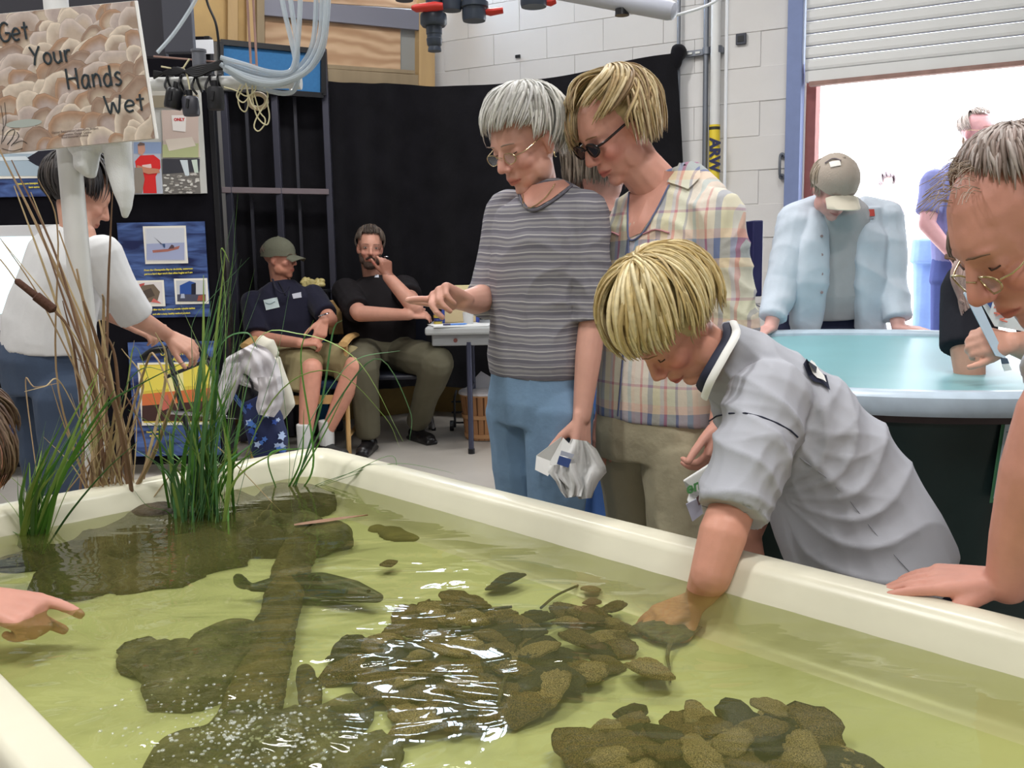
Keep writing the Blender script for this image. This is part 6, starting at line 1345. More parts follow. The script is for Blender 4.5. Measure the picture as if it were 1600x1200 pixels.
# ================================================================== people outside the door
def make_outside():
    d = 5.35; p = person(P(1500, 600, d), 'tall man in a blue-purple T-shirt standing outside in the bright doorway')
    H = hframe(P(1528, 208, d), -70, 4); sk = M_skin('outman', 216, 160, 160); side = V(1, .15, 0); neck = P(1520, 252, d); B = Blob(); head(B, H, neck, neck_r=.056)
    B.loft([(P(1508, 400, d), .13, .08), (P(1510, 320, d), .14, .08), (P(1512, 282, d), .14, .07), (P(1518, 254, d), .06, .05)], side)
    s1, e1_, w1 = P(1462, 285, d - .02), P(1448, 350, d - .08), P(1492, 402, d - .22); s2, e2_, w2 = P(1562, 285, d), P(1575, 350, d - .05), P(1530, 402, d - .22)
    B.chain([s1, e1_, w1], [.052, .046, .030]); B.chain([s2, e2_, w2], [.052, .046, .030]); hand(B, w1, V(.6, -.1, -.6), V(-.3, -.8, 0), side=-1, curl=(25, 30, 20)); hand(B, w2, V(-.6, -.1, -.6), V(.3, -.8, 0), side=1, curl=(25, 30, 20))
    B.build('body', sk, p, .007, 3, skinpost(H)); eyes(p, H, 'open', mat('fair_brow', C(150, 112, 84), .8)); glasses(p, H, mat('gold_wire', C(190, 172, 130), .25, metal=.8), mat('clear_lens', C(200, 205, 215), .05, alpha=.22, spec=.8))
    hair(p, H, lambda az: (44, 0, 1) if abs(az) < 60 else (-14, 0, 1), [(.5, .42, .38), (.6, .5, .46)], 130, rad=(.101, .081, .090), r=.005, seed=18, jit=.002)
    B = Blob(); B.loft([(P(1506, 408, d), .175, .125), (P(1508, 350, d), .185, .135), (P(1511, 290, d), .20, .12), (P(1515, 264, d), .15, .09), (P(1518, 252, d), .075, .07)], side)
    B.cap(s1, s1.lerp(e1_, .75), .080, .070, fb=True); B.cap(s2, s2.lerp(e2_, .75), .08, .07, fb=True); B.build('tee_shirt', cloth('violet_blue_tee', 138, 142, 196), p, .008, 3, folds(.005, 22, (1, 1, .5), 91))
    B = Blob(); B.loft([(P(1504, 398, d), .165, .12), (P(1502, 440, d), .18, .12)], side)
    for x in (1482, 1524): h_ = P(x, 445, d); B.chain([h_, V(h_.x, d, .5), V(h_.x, d, .09)], [.096, .08, .068], fb=True); shoe(p, V(h_.x, d, 0), V(0, -1, 0), mat('brown_shoe', C(80, 60, 46), .5))
    B.build('jeans', cloth('outdoor_jeans', 84, 96, 158), p, .009, 3)
    # second visitor in light jeans, mostly hidden
    d = 6.1; p = person(P(1440, 600, d), 'person in light blue jeans mostly hidden behind the tall man outside'); side = V(.6, .8, 0)
    H = hframe(P(1532, 228, d), 60, 0); B = Blob(); sk = M_skin('outtwo', 214, 160, 150); head(B, H, P(1526, 262, d)); B.loft([(P(1470, 380, d), .13, .08), (P(1506, 300, d), .14, .08), (P(1522, 264, d), .07, .06)], side); B.build('body', sk, p, .009, 2, skinpost(H))
    hair(p, H, lambda az: (20, 0, 1) if abs(az) < 60 else (-30, 0, 1), [(.4, .3, .22)], 90, r=.007, seed=19)
    B = Blob(); B.loft([(P(1466, 385, d), .15, .12), (P(1494, 320, d), .16, .12), (P(1518, 275, d), .13, .09)], side); B.build('pale_shirt', cloth('pale_shirt', 220, 220, 224), p, .009, 2)
    B = Blob(); B.loft([(P(1458, 374, d), .15, .12), (P(1456, 410, d), .165, .13)], side); B.chain([P(1452, 415, d), P(1446, 480, d - .05), V(P(1436, 540, d).x, d - .02, .1)], [.10, .075, .062], fb=True); B.chain([P(1470, 415, d + .1), P(1474, 480, d + .1), V(P(1474, 540, d).x, d + .1, .1)], [.10, .075, .062], fb=True)
    B.build('light_jeans', cloth('bright_jeans', 136, 164, 214), p, .009, 2)
    for x, y in ((1436, d - .02), (1474, d + .1)): shoe(p, V(P(x, 540, d).x, y, 0), V(.5, .8, 0), mat('white_trainer', C(215, 215, 212), .6))
    # distant figure
    d = 13.0; p = person(P(1388, 500, d), 'tiny distant figure with curly hair in the glare outside'); H = hframe(P(1386, 288, d), -90, 0); side = V(1, 0, 0)
    B = Blob(); head(B, H, P(1388, 306, d)); B.loft([(P(1390, 360, d), .16, .12), (P(1389, 320, d), .19, .12), (P(1388, 308, d), .07, .06)], side); B.build('body', M_skin('far', 216, 160, 150), p, .014, 2, skinpost(H))
    hair(p, H, lambda az: (30, 0, 1) if abs(az) < 50 else (-20, 0, 1), [(.30, .24, .26)], 70, rad=(.12, .10, .12), r=.012, seed=20)
    B = Blob(); B.loft([(P(1390, 385, d), .16, .13), (P(1389, 330, d), .2, .14), (P(1388, 314, d), .12, .08)], side); B.build('pink_top', cloth('pink_top', 214, 170, 190), p, .014, 2)
    B = Blob()
    for x in (-.1, .1): B.chain([V(P(1390, 390, d).x + x, d, .85), V(P(1390, 390, d).x + x, d, .0)], [.09, .06], fb=True)
    B.build('trousers', cloth('pale_trousers', 190, 190, 210), p, .014, 2)
make_outside()
# ================================================================== woman in black reaching into the tub
def make_reach():
    p = person(V(2.2, 2.85, 0), 'woman in black bending in from the right with her arm inside the tub'); d = 2.85; sk = M_skin('reach', 212, 152, 126)
    H = hframe(P(1548, 385, 2.8), 215, 50); B = Blob(); head(B, H, P(1600, 420, 2.85))
    B.loft([(V(2.1, 2.9, .98), .15, .11), (P(1690, 430, 2.9), .15, .11), (P(1610, 425, 2.88), .13, .10), (P(1590, 422, 2.86), .06, .06)], V(.2, -1, 0))
    s1, e1_, w1 = P(1518, 448, 2.70), P(1512, 545, 2.62), P(1520, 640, 2.60); B.chain([s1, e1_], [.055, .047]); B.chain([e1_, w1], [.047, .034]); hand(B, w1, V(.05, -.1, -1), V(-.3, -.9, 0), side=-1, curl=(15, 20, 15))
    s2, e2_, w2 = P(1640, 450, 2.62), P(1622, 545, 2.45), P(1582, 536, 2.38); B.chain([s2, e2_, w2], [.055, .046, .03]); hand(B, w2, V(-.9, -.1, .12), V(.1, -.9, .5), side=1, curls=[(55, 60, 30)] * 4, thumb=(35, 10))
    B.build('body', sk, p, .006, 3, skinpost(H))
    b = MB(); rs = random.Random(31)
    hair(p, H, lambda az: (20, .0, 1) if abs(az) < 50 else (-10, .06, 1), [(.30, .20, .16), (.38, .26, .20)], 150, r=.007, seed=22, gravity=1.0)
    for i in range(26):
        x = 1500 + rs.uniform(-10, 16); x2 = 1506 + rs.uniform(-8, 10); y2 = rs.uniform(470, 512); c = rs.choice([(.36, .25, .22), (.44, .32, .28), (.28, .19, .17)]); b.tube(spline([P(x + 10, 395, 2.66), P(x - 3, 430, 2.62), P(x2 - 2, 465, 2.61), P(x2 + 4, y2, 2.60)], 12), [.006 * (1 - (k / 12) ** 2 * .8) for k in range(12)], 5, .5, True, c + (1,))
    b.build('hanging_lock', M_hair, p, colattr=True)
    B = Blob(); bk = cloth('black_top', 36, 36, 42); B.loft([(V(2.12, 2.9, .96), .16, .13), (P(1690, 430, 2.9), .165, .13), (P(1600, 430, 2.88), .15, .12), (P(1560, 432, 2.85), .11, .09)], V(.2, -1, 0))
    B.cap(P(1560, 432, 2.82), s1, .09, .078); B.cap(s1, s1.lerp(e1_, 1.0), .080, .070, fb=True); B.cap(P(1600, 440, 2.72), s2.lerp(e2_, .6), .08, .065, fb=True); B.build('black_top', bk, p, .006, 3, folds(.004, 26, (1, 1, .6), 92))
    B = Blob(); B.loft([(V(2.10, 2.9, .98), .16, .13), (V(2.28, 2.9, .90), .17, .14)], V(.2, -1, 0))
    for y in (2.78, 3.0): B.chain([V(2.26, y, .88), V(2.30, y, .45), V(2.32, y, .09)], [.10, .075, .06], fb=True); shoe(p, V(2.32, y, 0), V(-1, 0, 0), mat('grey_shoe', C(90, 90, 94), .6))
    B.build('trousers', cloth('dark_trousers', 50, 52, 64), p, .009, 3)
    q = empty('leaflet', P(1555, 515, 2.34), 'folded white leaflet with orange print held over the tub', 'leaflet'); wht = mat('white_paper', C(236, 236, 234), .7); b = MB(); quadslab(b, [P(1506, 458, 2.34), P(1520, 449, 2.36), P(1572, 560, 2.36), P(1556, 556, 2.34)], V(0, -1, 0), .004); b.build('page', mat('blue_white_page', C(206, 222, 236), .7), q, smooth=False)
    b = MB(); quadslab(b, [P(1530, 466, 2.36), P(1610, 480, 2.38), P(1612, 520, 2.38), P(1555, 510, 2.37)], V(0, -1, 0), .004); b.build('page', wht, q, smooth=False)
    b = MB(); quadslab(b, [P(1566, 570, 2.355), P(1576, 568, 2.355), P(1581, 578, 2.355), P(1570, 580, 2.355)], V(0, -1, 0), .003); b.build('tag', wht, q, smooth=False); b = MB(); quadslab(b, [P(1564, 559, 2.355), P(1574, 560, 2.355), P(1577, 568, 2.355), P(1566, 569, 2.355)], V(0, -1, 0), .003); b.build('dark_print', mat('slate_print', C(86, 96, 112), .7), q, smooth=False)
    og = mat('orange_print', C(226, 130, 110), .7)
    for i, (x, y) in enumerate(((1556, 480), (1560, 485), (1556, 489))): MB().bar(P(x - 3, y, 2.365), P(x + 16, y + 2, 2.365), .001, .004).build('printed_line', og, q, smooth=False)
    MB().tube(spline([P(1556, 494, 2.365), P(1564, 491, 2.365), P(1570, 497, 2.365), P(1562, 499, 2.365), P(1574, 503, 2.365)], 14), .0022, 5, .5).build('printed_emblem', og, q)
    b = MB(); b.add([P(1538, 468, 2.357), P(1552, 469, 2.357), P(1548, 482, 2.357)], [(0, 1, 2)]); b.build('blue_corner', mat('blue_print', C(62, 84, 142), .6), q, smooth=False)
make_reach()
# ================================================================== person behind the two women, child at the left
def make_hidden():
    d = 3.1; p = person(P(925, 620, d), 'brown-haired person glimpsed between the two women, in blue clothing'); H = hframe(P(938, 262, d), 40, 5); B = Blob(); sk = M_skin('hidden', 200, 146, 128); head(B, H, P(940, 315, d)); side = V(1, 0, 0)
    B.loft([(P(925, 560, d), .13, .09), (P(930, 400, d), .15, .10), (P(935, 330, d), .15, .08), (P(938, 312, d), .06, .05)], side); B.build('body', sk, p, .008, 2, skinpost(H)); hair(p, H, lambda az: (30, 0, 1) if abs(az) < 35 else (0, .06, 1) if abs(az) < 70 else (-10, .08, 1), [(.13, .10, .075), (.18, .14, .11), (.24, .19, .15)], 180, r=.0065, seed=23)
    B = Blob(); B.loft([(P(922, 590, d), .135, .10), (P(926, 480, d), .135, .10), (P(930, 400, d), .155, .11), (P(935, 335, d), .15, .09), (P(938, 320, d), .08, .06)], side); B.build('grey_brown_top', cloth('grey_brown_top', 110, 96, 88), p, .008, 3)
    B = Blob(); B.loft([(P(922, 575, d), .14, .10), (P(922, 640, d), .15, .11)], side)
    for x in (905, 945): h_ = P(x, 645, d); B.chain([h_, V(h_.x, d, .09)], [.085, .06], fb=True); shoe(p, V(h_.x, d, 0), V(-.5, -.8, 0), mat('grey_shoe', C(90, 90, 94), .6))
    B.build('bright_blue_jeans', cloth('vivid_jeans', 92, 132, 206), p, .008, 3, folds(.006, 26, (1, 1, 1), 9))
    # child
    p = person(V(-1.42, 1.62, 0), 'brown-haired child at the left edge reaching a finger into the water'); H = hframe(P(-66, 722, 1.62), 70, 15, 0, .92); B = Blob(); sk = M_skin('child', 216, 152, 130); head(B, H, P(-100, 790, 1.60), neck_r=.04)
    w = P(0, 938, 1.42); 
    B.loft([(V(-1.44, 1.62, .45), .11, .09), (P(-170, 860, 1.62), .11, .09), (P(-110, 800, 1.61), .09, .06)], V(.3, -1, 0)); s_, e_ = P(-120, 830, 1.5), P(-110, 925, 1.44); B.chain([s_, e_, w + V(-.03, 0, 0)], [.035, .030, .022])
    hand(B, w + V(-.03, 0, 0), (P(80, 957, 1.41) - w).normalized(), V(0, -.35, 1), side=1, curls=[(2, 10, 12), (62, 70, 40), (70, 80, 40), (75, 80, 40)], sc=1.0, thumb=(6, 30), spread=0, tr=1.15); B.build('body', sk, p, .0045, 3, skinpost(H))
    hair(p, H, lambda az: (20, 0, 1) if abs(az) < 50 else (-30, .02, 1), [(.20, .13, .10), (.26, .18, .13), (.15, .10, .08)], 200, rad=(.118, .10, .108), r=.0065, seed=24)
    B = Blob(); B.loft([(V(-1.44, 1.62, .42), .13, .11), (P(-170, 860, 1.62), .13, .10), (P(-115, 806, 1.61), .09, .07)], V(.3, -1, 0)); B.cap(s_, s_.lerp(e_, .6), .05, .042, fb=True); B.build('red_tee', cloth('child_tee', 150, 70, 66), p, .007, 3)
    B = Blob(); B.loft([(V(-1.44, 1.62, .46), .12, .10), (V(-1.44, 1.62, .36), .13, .11)], V(.3, -1, 0))
    for y in (1.54, 1.70): B.chain([V(-1.44, y, .38), V(-1.44, y, .08)], [.07, .05], fb=True); shoe(p, V(-1.44, y, 0), V(1, 0, 0), mat('white_trainer', C(215, 215, 212), .6), .19)
    B.build('shorts', cloth('child_jeans', 70, 84, 120), p, .008, 3)
make_hidden()
# ================================================================== round tub
tc = V(1.20, 3.0, 0); tub = empty('round_tub', tc, 'big round tub, dark green outside and pale aqua inside, behind the boy', 'tub')
M_aq = mat('aqua_gelcoat', C(128, 178, 184), .35, var=.05, vscale=3); M_dg = mat('dark_green_gelcoat', C(34, 50, 50), .35, var=.15, vscale=4)
M_rimt = mat('pale_tub_rim', C(190, 206, 220), .3, var=.08, vscale=20)
b = MB(); b.lathe(tc, [(.80, .02), (.80, .04), (.858, .74), (.86, .775)], n=72); b.build('outer_wall', M_dg, tub)
b = MB(); b.lathe(tc, [(.845, .76), (.90, .755), (.908, .77), (.905, .80), (.89, .812), (.85, .812), (.835, .80), (.83, .77)], n=72); b.build('rim', M_rimt, tub)
b = MB(); b.lathe(tc, [(.0, .12), (.76, .12), (.80, .15), (.836, .79)], n=72); b.build('inner_wall', M_aq, tub)
b = MB(); b.lathe(tc, [(.0, .33), (  .808, .33)], n=72); b.build('tub_water', mat('tub_water', C(112, 158, 164), .08, alpha=.75, spec=.6), tub)
b = MB(); b.lathe(tc, [(.82, .728), (.872, .735), (.872, .756), (.84, .756)], n=72); b.build('rim_band', mat('brown_band', C(72, 60, 62), .5), tub)
# green-framed notice stuck on the tub
nt_ = empty('tub_notice', P(1575, 690, 2.2), 'notice with green border stuck on the dark green tub at the right edge', 'notice')
def tubpt(x, y, r=.872):
    r_ = (fwd * F + cr * (x - 800) + cu * (600 - y)); a = r_.x ** 2 + r_.y ** 2; bq = -2 * (r_.x * tc.x + r_.y * tc.y); c_ = tc.x ** 2 + tc.y ** 2 - r * r; disc = max(0, bq * bq - 4 * a * c_); t = (-bq - disc ** .5) / (2 * a); return CAM + r_ * t
def tubsheet(poly, r, nm, m):
    (x0, y0), (x1, y1), (x2, y2), (x3, y3) = poly; b = MB(); n = 8; vs = []
    for j in range(n + 1):
        for i in range(n + 1): u = i / n; v = j / n; vs.append(tubpt((x0 * (1 - u) + x1 * u) * (1 - v) + (x3 * (1 - u) + x2 * u) * v, (y0 * (1 - u) + y1 * u) * (1 - v) + (y3 * (1 - u) + y2 * u) * v, r))
    b.add(vs, [(j * (n + 1) + i, j * (n + 1) + i + 1, (j + 1) * (n + 1) + i + 1, (j + 1) * (n + 1) + i) for j in range(n) for i in range(n)]); return b.build(nm, m, nt_, ang=180)
tubsheet([(1572, 614), (1700, 600), (1676, 772), (1546, 786)], .866, 'border', mat('notice_green', C(72, 128, 92), .6)); tubsheet([(1577, 624), (1692, 612), (1670, 764), (1552, 779)], .870, 'paper', mat('notice_paper', C(182, 196, 204), .6))
M_nk = mat('notice_ink', C(92, 100, 136), .6)
for y, s_, z in ((640, 'Sand', .036), (680, 'The', .022), (690, 'sh', .018), (700, 'or', .018), (711, 'm', .018), (723, 'o', .018), (736, 'sa', .018), (750, 'ch', .018), (762, 'sh', .018)):
    q = tubpt(1582 - (y - 624) * .17, y, .874); q2 = tubpt(1596 - (y - 624) * .17, y - 1, .874); text_mesh('notice_text', s_, z, M_nk, nt_, q, q2 - q, V(0, 0, 1), align='LEFT')
# ================================================================== display boards
DB = 4.9
def D(x, y, o=0.0): return P(x, y, DB - o)
M_bd = mat('black_board_felt', C(20, 19, 24), .95, spec=.08, var=.2, vscale=10)
db = empty('display_board', P(170, 600, DB), 'tall black felt display board standing behind the marsh plants', 'display')
def slab(x0, y0, x1, y1, o, th, nm, m, par, label=None, bevel=0):
    a, b_, c, e = D(x0, y0, o), D(x1, y0, o), D(x1, y1, o), D(x0, y1, o); z1 = (a.z + b_.z) / 2; z0 = (c.z + e.z) / 2; xa = (a.x + e.x) / 2; xb = (b_.x + c.x) / 2
    mb = MB(); mb.box(((xa + xb) / 2, DB - o + th / 2, (z0 + z1) / 2), (xb - xa, th, z1 - z0)); return mb.build(nm, m, par, smooth=False, bevel=bevel, label=label)
za = D(0, 62).z
for x0, x1 in ((-230, 96), (98, 344)):
    xa, xb = D(x0, 400).x, D(x1, 400).x; MB().box(((xa + xb) / 2, DB + .02, za / 2 + .03), (xb - xa, .035, za - .06)).build('panel', M_bd, db, smooth=False, bevel=.004)
for x in (-230, 97, 344):
    q = D(x, 400); MB().box((q.x, DB + .02, za / 2), (.03, .05, za)).build('edge_post', M_blkpl, db, smooth=False, bevel=.004); MB().box((q.x, DB + .02, .012), (.05, .45, .024)).build('foot', M_blkpl, db, smooth=False, bevel=.004)
# dark hanging panels above the board
hp = empty('dark_board', P(275, 60, 4.2), 'dark grey flat panel hanging beside the sign, above the black pumps', 'panel')
a, c = P(248, -90, 4.2), P(305, 83, 4.2); MB().box(((a.x + c.x) / 2, 4.2, (a.z + c.z) / 2), (c.x - a.x, .04, a.z - c.z)).build('sheet', mat('slate_sheet', C(66, 67, 76), .7), hp, smooth=False, bevel=.004); MB().bar(V(a.x, 4.2, a.z), V(c.x, 4.2, a.z), .05, .02).build('top_rail', M_dark, hp, smooth=False)
hp = empty('dark_board', P(50, 10, 4.3), 'dark panel hanging behind the top of the shell-printed sign', 'panel')
a, c = P(-120, -90, 4.3), P(262, 90, 4.3); MB().box(((a.x + c.x) / 2, 4.3, (a.z + c.z) / 2), (c.x - a.x, .04, a.z - c.z)).build('sheet', mat('black_sheet', C(44, 43, 50), .7), hp, smooth=False, bevel=.004); MB().bar(V(a.x, 4.3, a.z), V(c.x, 4.3, a.z), .05, .02).build('top_rail', M_dark, hp, smooth=False)
# poster helper
def poster(x0, y0, x1, y1, label, m, o=.012):
    t = empty('poster', D((x0 + x1) / 2, y1, o), label, 'poster'); slab(x0, y0, x1, y1, o, .008, 'sheet', m, t); return t
def wavy(nm):
    m = bpy.data.materials.new(nm); m.use_nodes = True; nt = m.node_tree; N = nt.nodes; L = nt.links; b = N['Principled BSDF']; b.inputs['Roughness'].default_value = .35
    tc_ = N.new('ShaderNodeTexCoord'); mp = N.new('ShaderNodeMapping'); mp.inputs['Scale'].default_value = (3, 3, 14); L.new(tc_.outputs['Object'], mp.inputs[0]); n = N.new('ShaderNodeTexNoise'); n.inputs['Scale'].default_value = 1.6; n.inputs['Detail'].default_value = 4; n.inputs['Distortion'].default_value = .8; L.new(mp.outputs[0], n.inputs[0])
    r = N.new('ShaderNodeValToRGB'); r.color_ramp.elements[0].position = .35; r.color_ramp.elements[1].position = .68; r.color_ramp.elements[0].color = C(24, 36, 84); r.color_ramp.elements[1].color = C(92, 122, 186); L.new(n.outputs[0], r.inputs[0]); L.new(r.outputs[0], b.inputs['Base Color']); return m
M_wv = wavy('printed_waves'); M_wp = mat('photo_border_white', C(244, 240, 228), .5); M_yt = mat('caption_yellow', C(232, 216, 84), .5)
k_ = [0]
def flatm(r, g, b): return mat('print_%d_%d_%d' % (r, g, b), C(r, g, b), .5)
def photo(t, x0, y0, x1, y1, shapes, base, o=.018, border=3):
    ph = slab(x0, y0, x1, y1, o, .003, 'photo', M_wp, t); slab(x0 + border, y0 + border, x1 - border, y1 - border * 1.4, o + .001, .001, 'print', flatm(*base), ph) if base else None
    oo = o + .0016
    for sh in shapes:
        col = sh[0]; pts = sh[1]; b = MB(); b.add([D(x, y, oo) for x, y in pts], [tuple(range(len(pts)))]); b.build('printed_shape', flatm(*col), ph, smooth=False); oo += .0005
    return ph
def caption(t, x, y, s, size, o=.019, m=M_yt): return text_mesh('caption', s, size, m, t, D(x, y, o), V(1, 0, .02), V(0, 0, 1), shear=.15, bold=.0006)
# blue wave poster with the boat
t = poster(188, 347, 324, 496, 'blue wave poster with a boat photo above two smaller photos', M_wv)
photo(t, 225, 353, 292, 412, [((214, 218, 228), [(229, 357), (288, 357), (288, 381), (229, 381)]), ((170, 178, 212), [(229, 381), (288, 379), (288, 406), (229, 406)]), ((176, 112, 100), [(238, 391), (262, 389), (281, 384), (279, 389), (262, 393), (239, 395)]), ((90, 70, 80), [(263, 389), (268, 382), (272, 384), (272, 388)]), ((60, 84, 128), [(253, 381), (258, 381), (258, 387), (256, 387)]), ((70, 70, 90), [(240, 370), (253, 381), (252, 382)])], (226, 226, 232))
photo(t, 205, 438, 257, 479, [((196, 84, 78), [(210, 446), (226, 442), (224, 452), (210, 456)]), ((120, 104, 88), [(212, 458), (222, 446), (240, 444), (250, 456), (246, 470), (226, 474), (212, 472)]), ((84, 72, 64), [(220, 456), (236, 450), (242, 462), (226, 468)]), ((214, 112, 104), [(236, 472), (240, 466), (252, 474)])], (232, 226, 224))
photo(t, 273, 435, 325, 475, [((46, 84, 160), [(281, 446), (296, 439), (306, 442), (306, 462), (281, 464)]), ((28, 30, 50), [(299, 444), (306, 442), (306, 462), (299, 462)]), ((76, 78, 96), [(277, 460), (321, 460), (321, 471), (277, 471)]), ((180, 190, 210), [(283, 459), (288, 459), (289, 466), (282, 466)]), ((160, 84, 72), [(310, 462), (320, 460), (321, 470), (308, 470)])], (206, 208, 212))
caption(t, 263, 421, 'From the Chesapeake Bay to dockside, watermen', .0125); caption(t, 263, 427, 'put in a hard days work that often begins at 5 am', .0125); caption(t, 266, 483, 'Oysters filter the Bay\'s waters, provide valuable habitat', .0115); caption(t, 268, 490, 'and offer a tasty, healthy seafood product.', .0115)
# lit screen
ls = empty('light_box', D(50, 515, .05), 'glowing white light box screen left of the white-shirted woman', 'screen'); slab(-90, 352, 112, 516, .05, .06, 'frame', mat('light_box_frame', C(214, 214, 216), .5), ls, bevel=.004)
slab(-80, 370, 102, 490, .052, .004, 'lit_panel', mat('lit_panel_pale_cyan', C(214, 240, 248), .4, emit=1.4), ls)
rs = random.Random(8)
for i in range(14):
    x = rs.uniform(2, 52); y = rs.uniform(385, 478); MB().tube(spline([D(x, y, .0535), D(x + rs.uniform(3, 9), y + rs.uniform(-5, 5), .0535), D(x + rs.uniform(8, 16), y + rs.uniform(-5, 6), .0535)], 8), .0016, 4, .3).build('map_line', flatm(178, 216, 232), ls)
# upper left poster with the sea photograph
t = poster(-100, 180, 106, 308, 'large poster with a dark hull on silvery sea, behind the sign', M_wv)
photo(t, -80, 190, 106, 279, [((170, 188, 202), [(-76, 240), (106, 240), (106, 275), (-76, 275)]), ((34, 34, 48), [(40, 248), (60, 236), (106, 232), (106, 276), (86, 270), (56, 258)]), ((216, 226, 232), [(-20, 246), (40, 244), (46, 250), (-20, 252)])], (226, 230, 234))
caption(t, 62, 286, 'Oysters are transported to dozens of oyster', .0135); caption(t, 62, 292, 'bars across the state', .0135)
# collage
t = poster(204, 128, 318, 303, 'tall collage of photos beside the sign with a man in a red shirt', flatm(200, 200, 196))
photo(t, 209, 222, 252, 303, [((150, 170, 206), [(209, 222), (252, 222), (252, 240), (209, 240)]), ((224, 44, 44), [(211, 252), (219, 243), (240, 242), (250, 250), (251, 262), (243, 276), (245, 302), (224, 302), (222, 270), (213, 264)]), ((214, 160, 140), [(215, 226), (219, 223), (226, 225), (227, 236), (222, 243), (216, 240)]), ((120, 100, 96), [(215, 226), (219, 222), (226, 224), (226, 227), (216, 228)]), ((240, 210, 206), [(222, 258), (236, 256), (237, 262), (223, 265)]), ((206, 140, 112), [(214, 258), (230, 262), (248, 264), (250, 270), (232, 272), (214, 266)]), ((150, 140, 130), [(210, 262), (222, 262), (226, 280), (222, 302), (210, 302)])], (190, 196, 210), border=0)
photo(t, 254, 172, 310, 246, [((210, 190, 180), [(254, 172), (310, 172), (310, 220), (254, 220)]), ((182, 188, 140), [(254, 226), (310, 224), (310, 246), (254, 246)]), ((226, 214, 200), [(258, 218), (300, 214), (306, 228), (264, 236)]), ((244, 238, 234), [(268, 180), (291, 180), (290, 206), (270, 204)])], (206, 190, 178), border=0)
text_mesh('printed_words', 'ONLY', .020, flatm(200, 50, 56), t, D(280, 187, .0215), V(1, 0, 0), V(0, 0, 1), bold=.001)
ph = photo(t, 254, 248, 312, 303, [((60, 60, 68), [(254, 248), (312, 248), (312, 268), (254, 272)]), ((214, 224, 230), [(281, 250), (293, 250), (296, 274), (290, 276)]), ((206, 220, 206), [(299, 250), (308, 249), (310, 270), (304, 270)])], (120, 116, 112), border=0)
for i in range(70):
    x = rs.uniform(257, 309); y = rs.uniform(272, 301); r = rs.uniform(1.6, 3.4); a0 = rs.random() * 3; b = MB(); b.add([D(x + r * math.cos(a0 + q) * 1.2, y + r * .6 * math.sin(a0 + q), .021 + i * .00002) for q in (0, 1.2, 2.4, 3.6, 4.8)], [(0, 1, 2, 3, 4)]); b.build('printed_shell', flatm(*rs.choice([(176, 172, 164), (206, 202, 196), (140, 134, 128), (226, 224, 218)])), ph, smooth=False)
photo(t, 209, 132, 310, 168, [((220, 224, 230), [(209, 132), (310, 132), (310, 140), (209, 140)]), ((150, 140, 120), [(209, 150), (310, 148), (310, 168), (209, 168)])], (190, 186, 176), border=0)
t = poster(304, 62, 333, 84, 'small white card at the top edge of the display board', flatm(214, 216, 222), o=.03)
# lower left poster
t = poster(10, 560, 150, 710, 'dark blue poster behind the jeans with a green and blue picture', M_wv)
photo(t, 20, 572, 110, 616, [((40, 48, 52), [(24, 576), (60, 576), (60, 598), (26, 606)]), ((216, 200, 196), [(24, 606), (60, 604), (60, 612), (24, 612)])], (70, 80, 80)); photo(t, 22, 642, 130, 691, [((210, 226, 236), [(25, 645), (126, 645), (126, 658), (25, 658)]), ((74, 160, 92), [(25, 660), (126, 660), (126, 672), (25, 670)]), ((180, 150, 84), [(25, 671), (60, 674), (60, 678), (25, 677)]), ((62, 110, 190), [(25, 678), (126, 676), (126, 687), (25, 687)]), ((230, 230, 232), [(30, 654), (44, 652), (44, 661), (31, 662)])], (160, 200, 200))
caption(t, 40, 623, 'Millions of oysters', .013); caption(t, 40, 629, 'are recycled', .013); caption(t, 40, 635, 'each year', .013); caption(t, 62, 696, 'Oysters grow on reefs', .012)
# lower centre poster
t = poster(206, 534, 340, 712, 'poster with a glowing yellow sunset photo behind the green grass', M_wv)
ph = photo(t, 218, 566, 332, 664, [((246, 226, 96), [(222, 572), (328, 568), (328, 600), (222, 612)]), ((250, 240, 170), [(262, 584), (286, 582), (288, 634), (266, 636)]), ((222, 120, 70), [(222, 616), (328, 606), (328, 630), (222, 634)]), ((70, 44, 40), [(222, 634), (328, 626), (328, 658), (222, 658)]), ((206, 110, 96), [(250, 622), (262, 616), (268, 636), (254, 642)])], (232, 206, 80))
caption(t, 268, 552, 'OYSTER', .034); caption(t, 268, 562, 'MEAL', .034); caption(t, 240, 675, 'There is nothing', .012); caption(t, 242, 681, 'like oysters', .012)
# ================================================================== folding table and what is on it
tb = G(725, 709, 0); TD = tb.y; tz = .74
ft = empty('folding_table', V(tb.x + .5, TD + .2, 0), 'light grey plastic folding table behind the women', 'table'); M_tp = mat('table_grey_plastic', C(170, 172, 172), .5); x0 = P(663, 500, TD - .05).x
MB().box((x0 + .50, TD + .24, tz - .0225), (1.0, .58, .045)).build('tabletop', M_tp, ft, smooth=False, bevel=.012); MB().box((x0 + .51, TD + .24, tz - .075), (.95, .50, .07)).build('apron', mat('table_apron', C(156, 158, 160), .5), ft, smooth=False, bevel=.01)
M_leg = mat('table_leg_slate', C(64, 66, 84), .4, metal=.3)
for dx, dy in ((.245, .0), (.245, .45), (.85, .0), (.85, .45)): MB().tube([V(x0 + dx, TD + dy, .01), V(x0 + dx, TD + dy, tz - .09)], .016, 12).build('leg', M_leg, ft); MB().tube([V(x0 + dx, TD + dy, .0), V(x0 + dx, TD + dy, .03)], .02, 12).build('leg_cap', M_blkpl, ft)
for dx in (.245, .85): MB().tube([V(x0 + dx, TD, .35), V(x0 + dx, TD + .45, .35)], .010, 10).build('leg_brace', M_leg, ft)
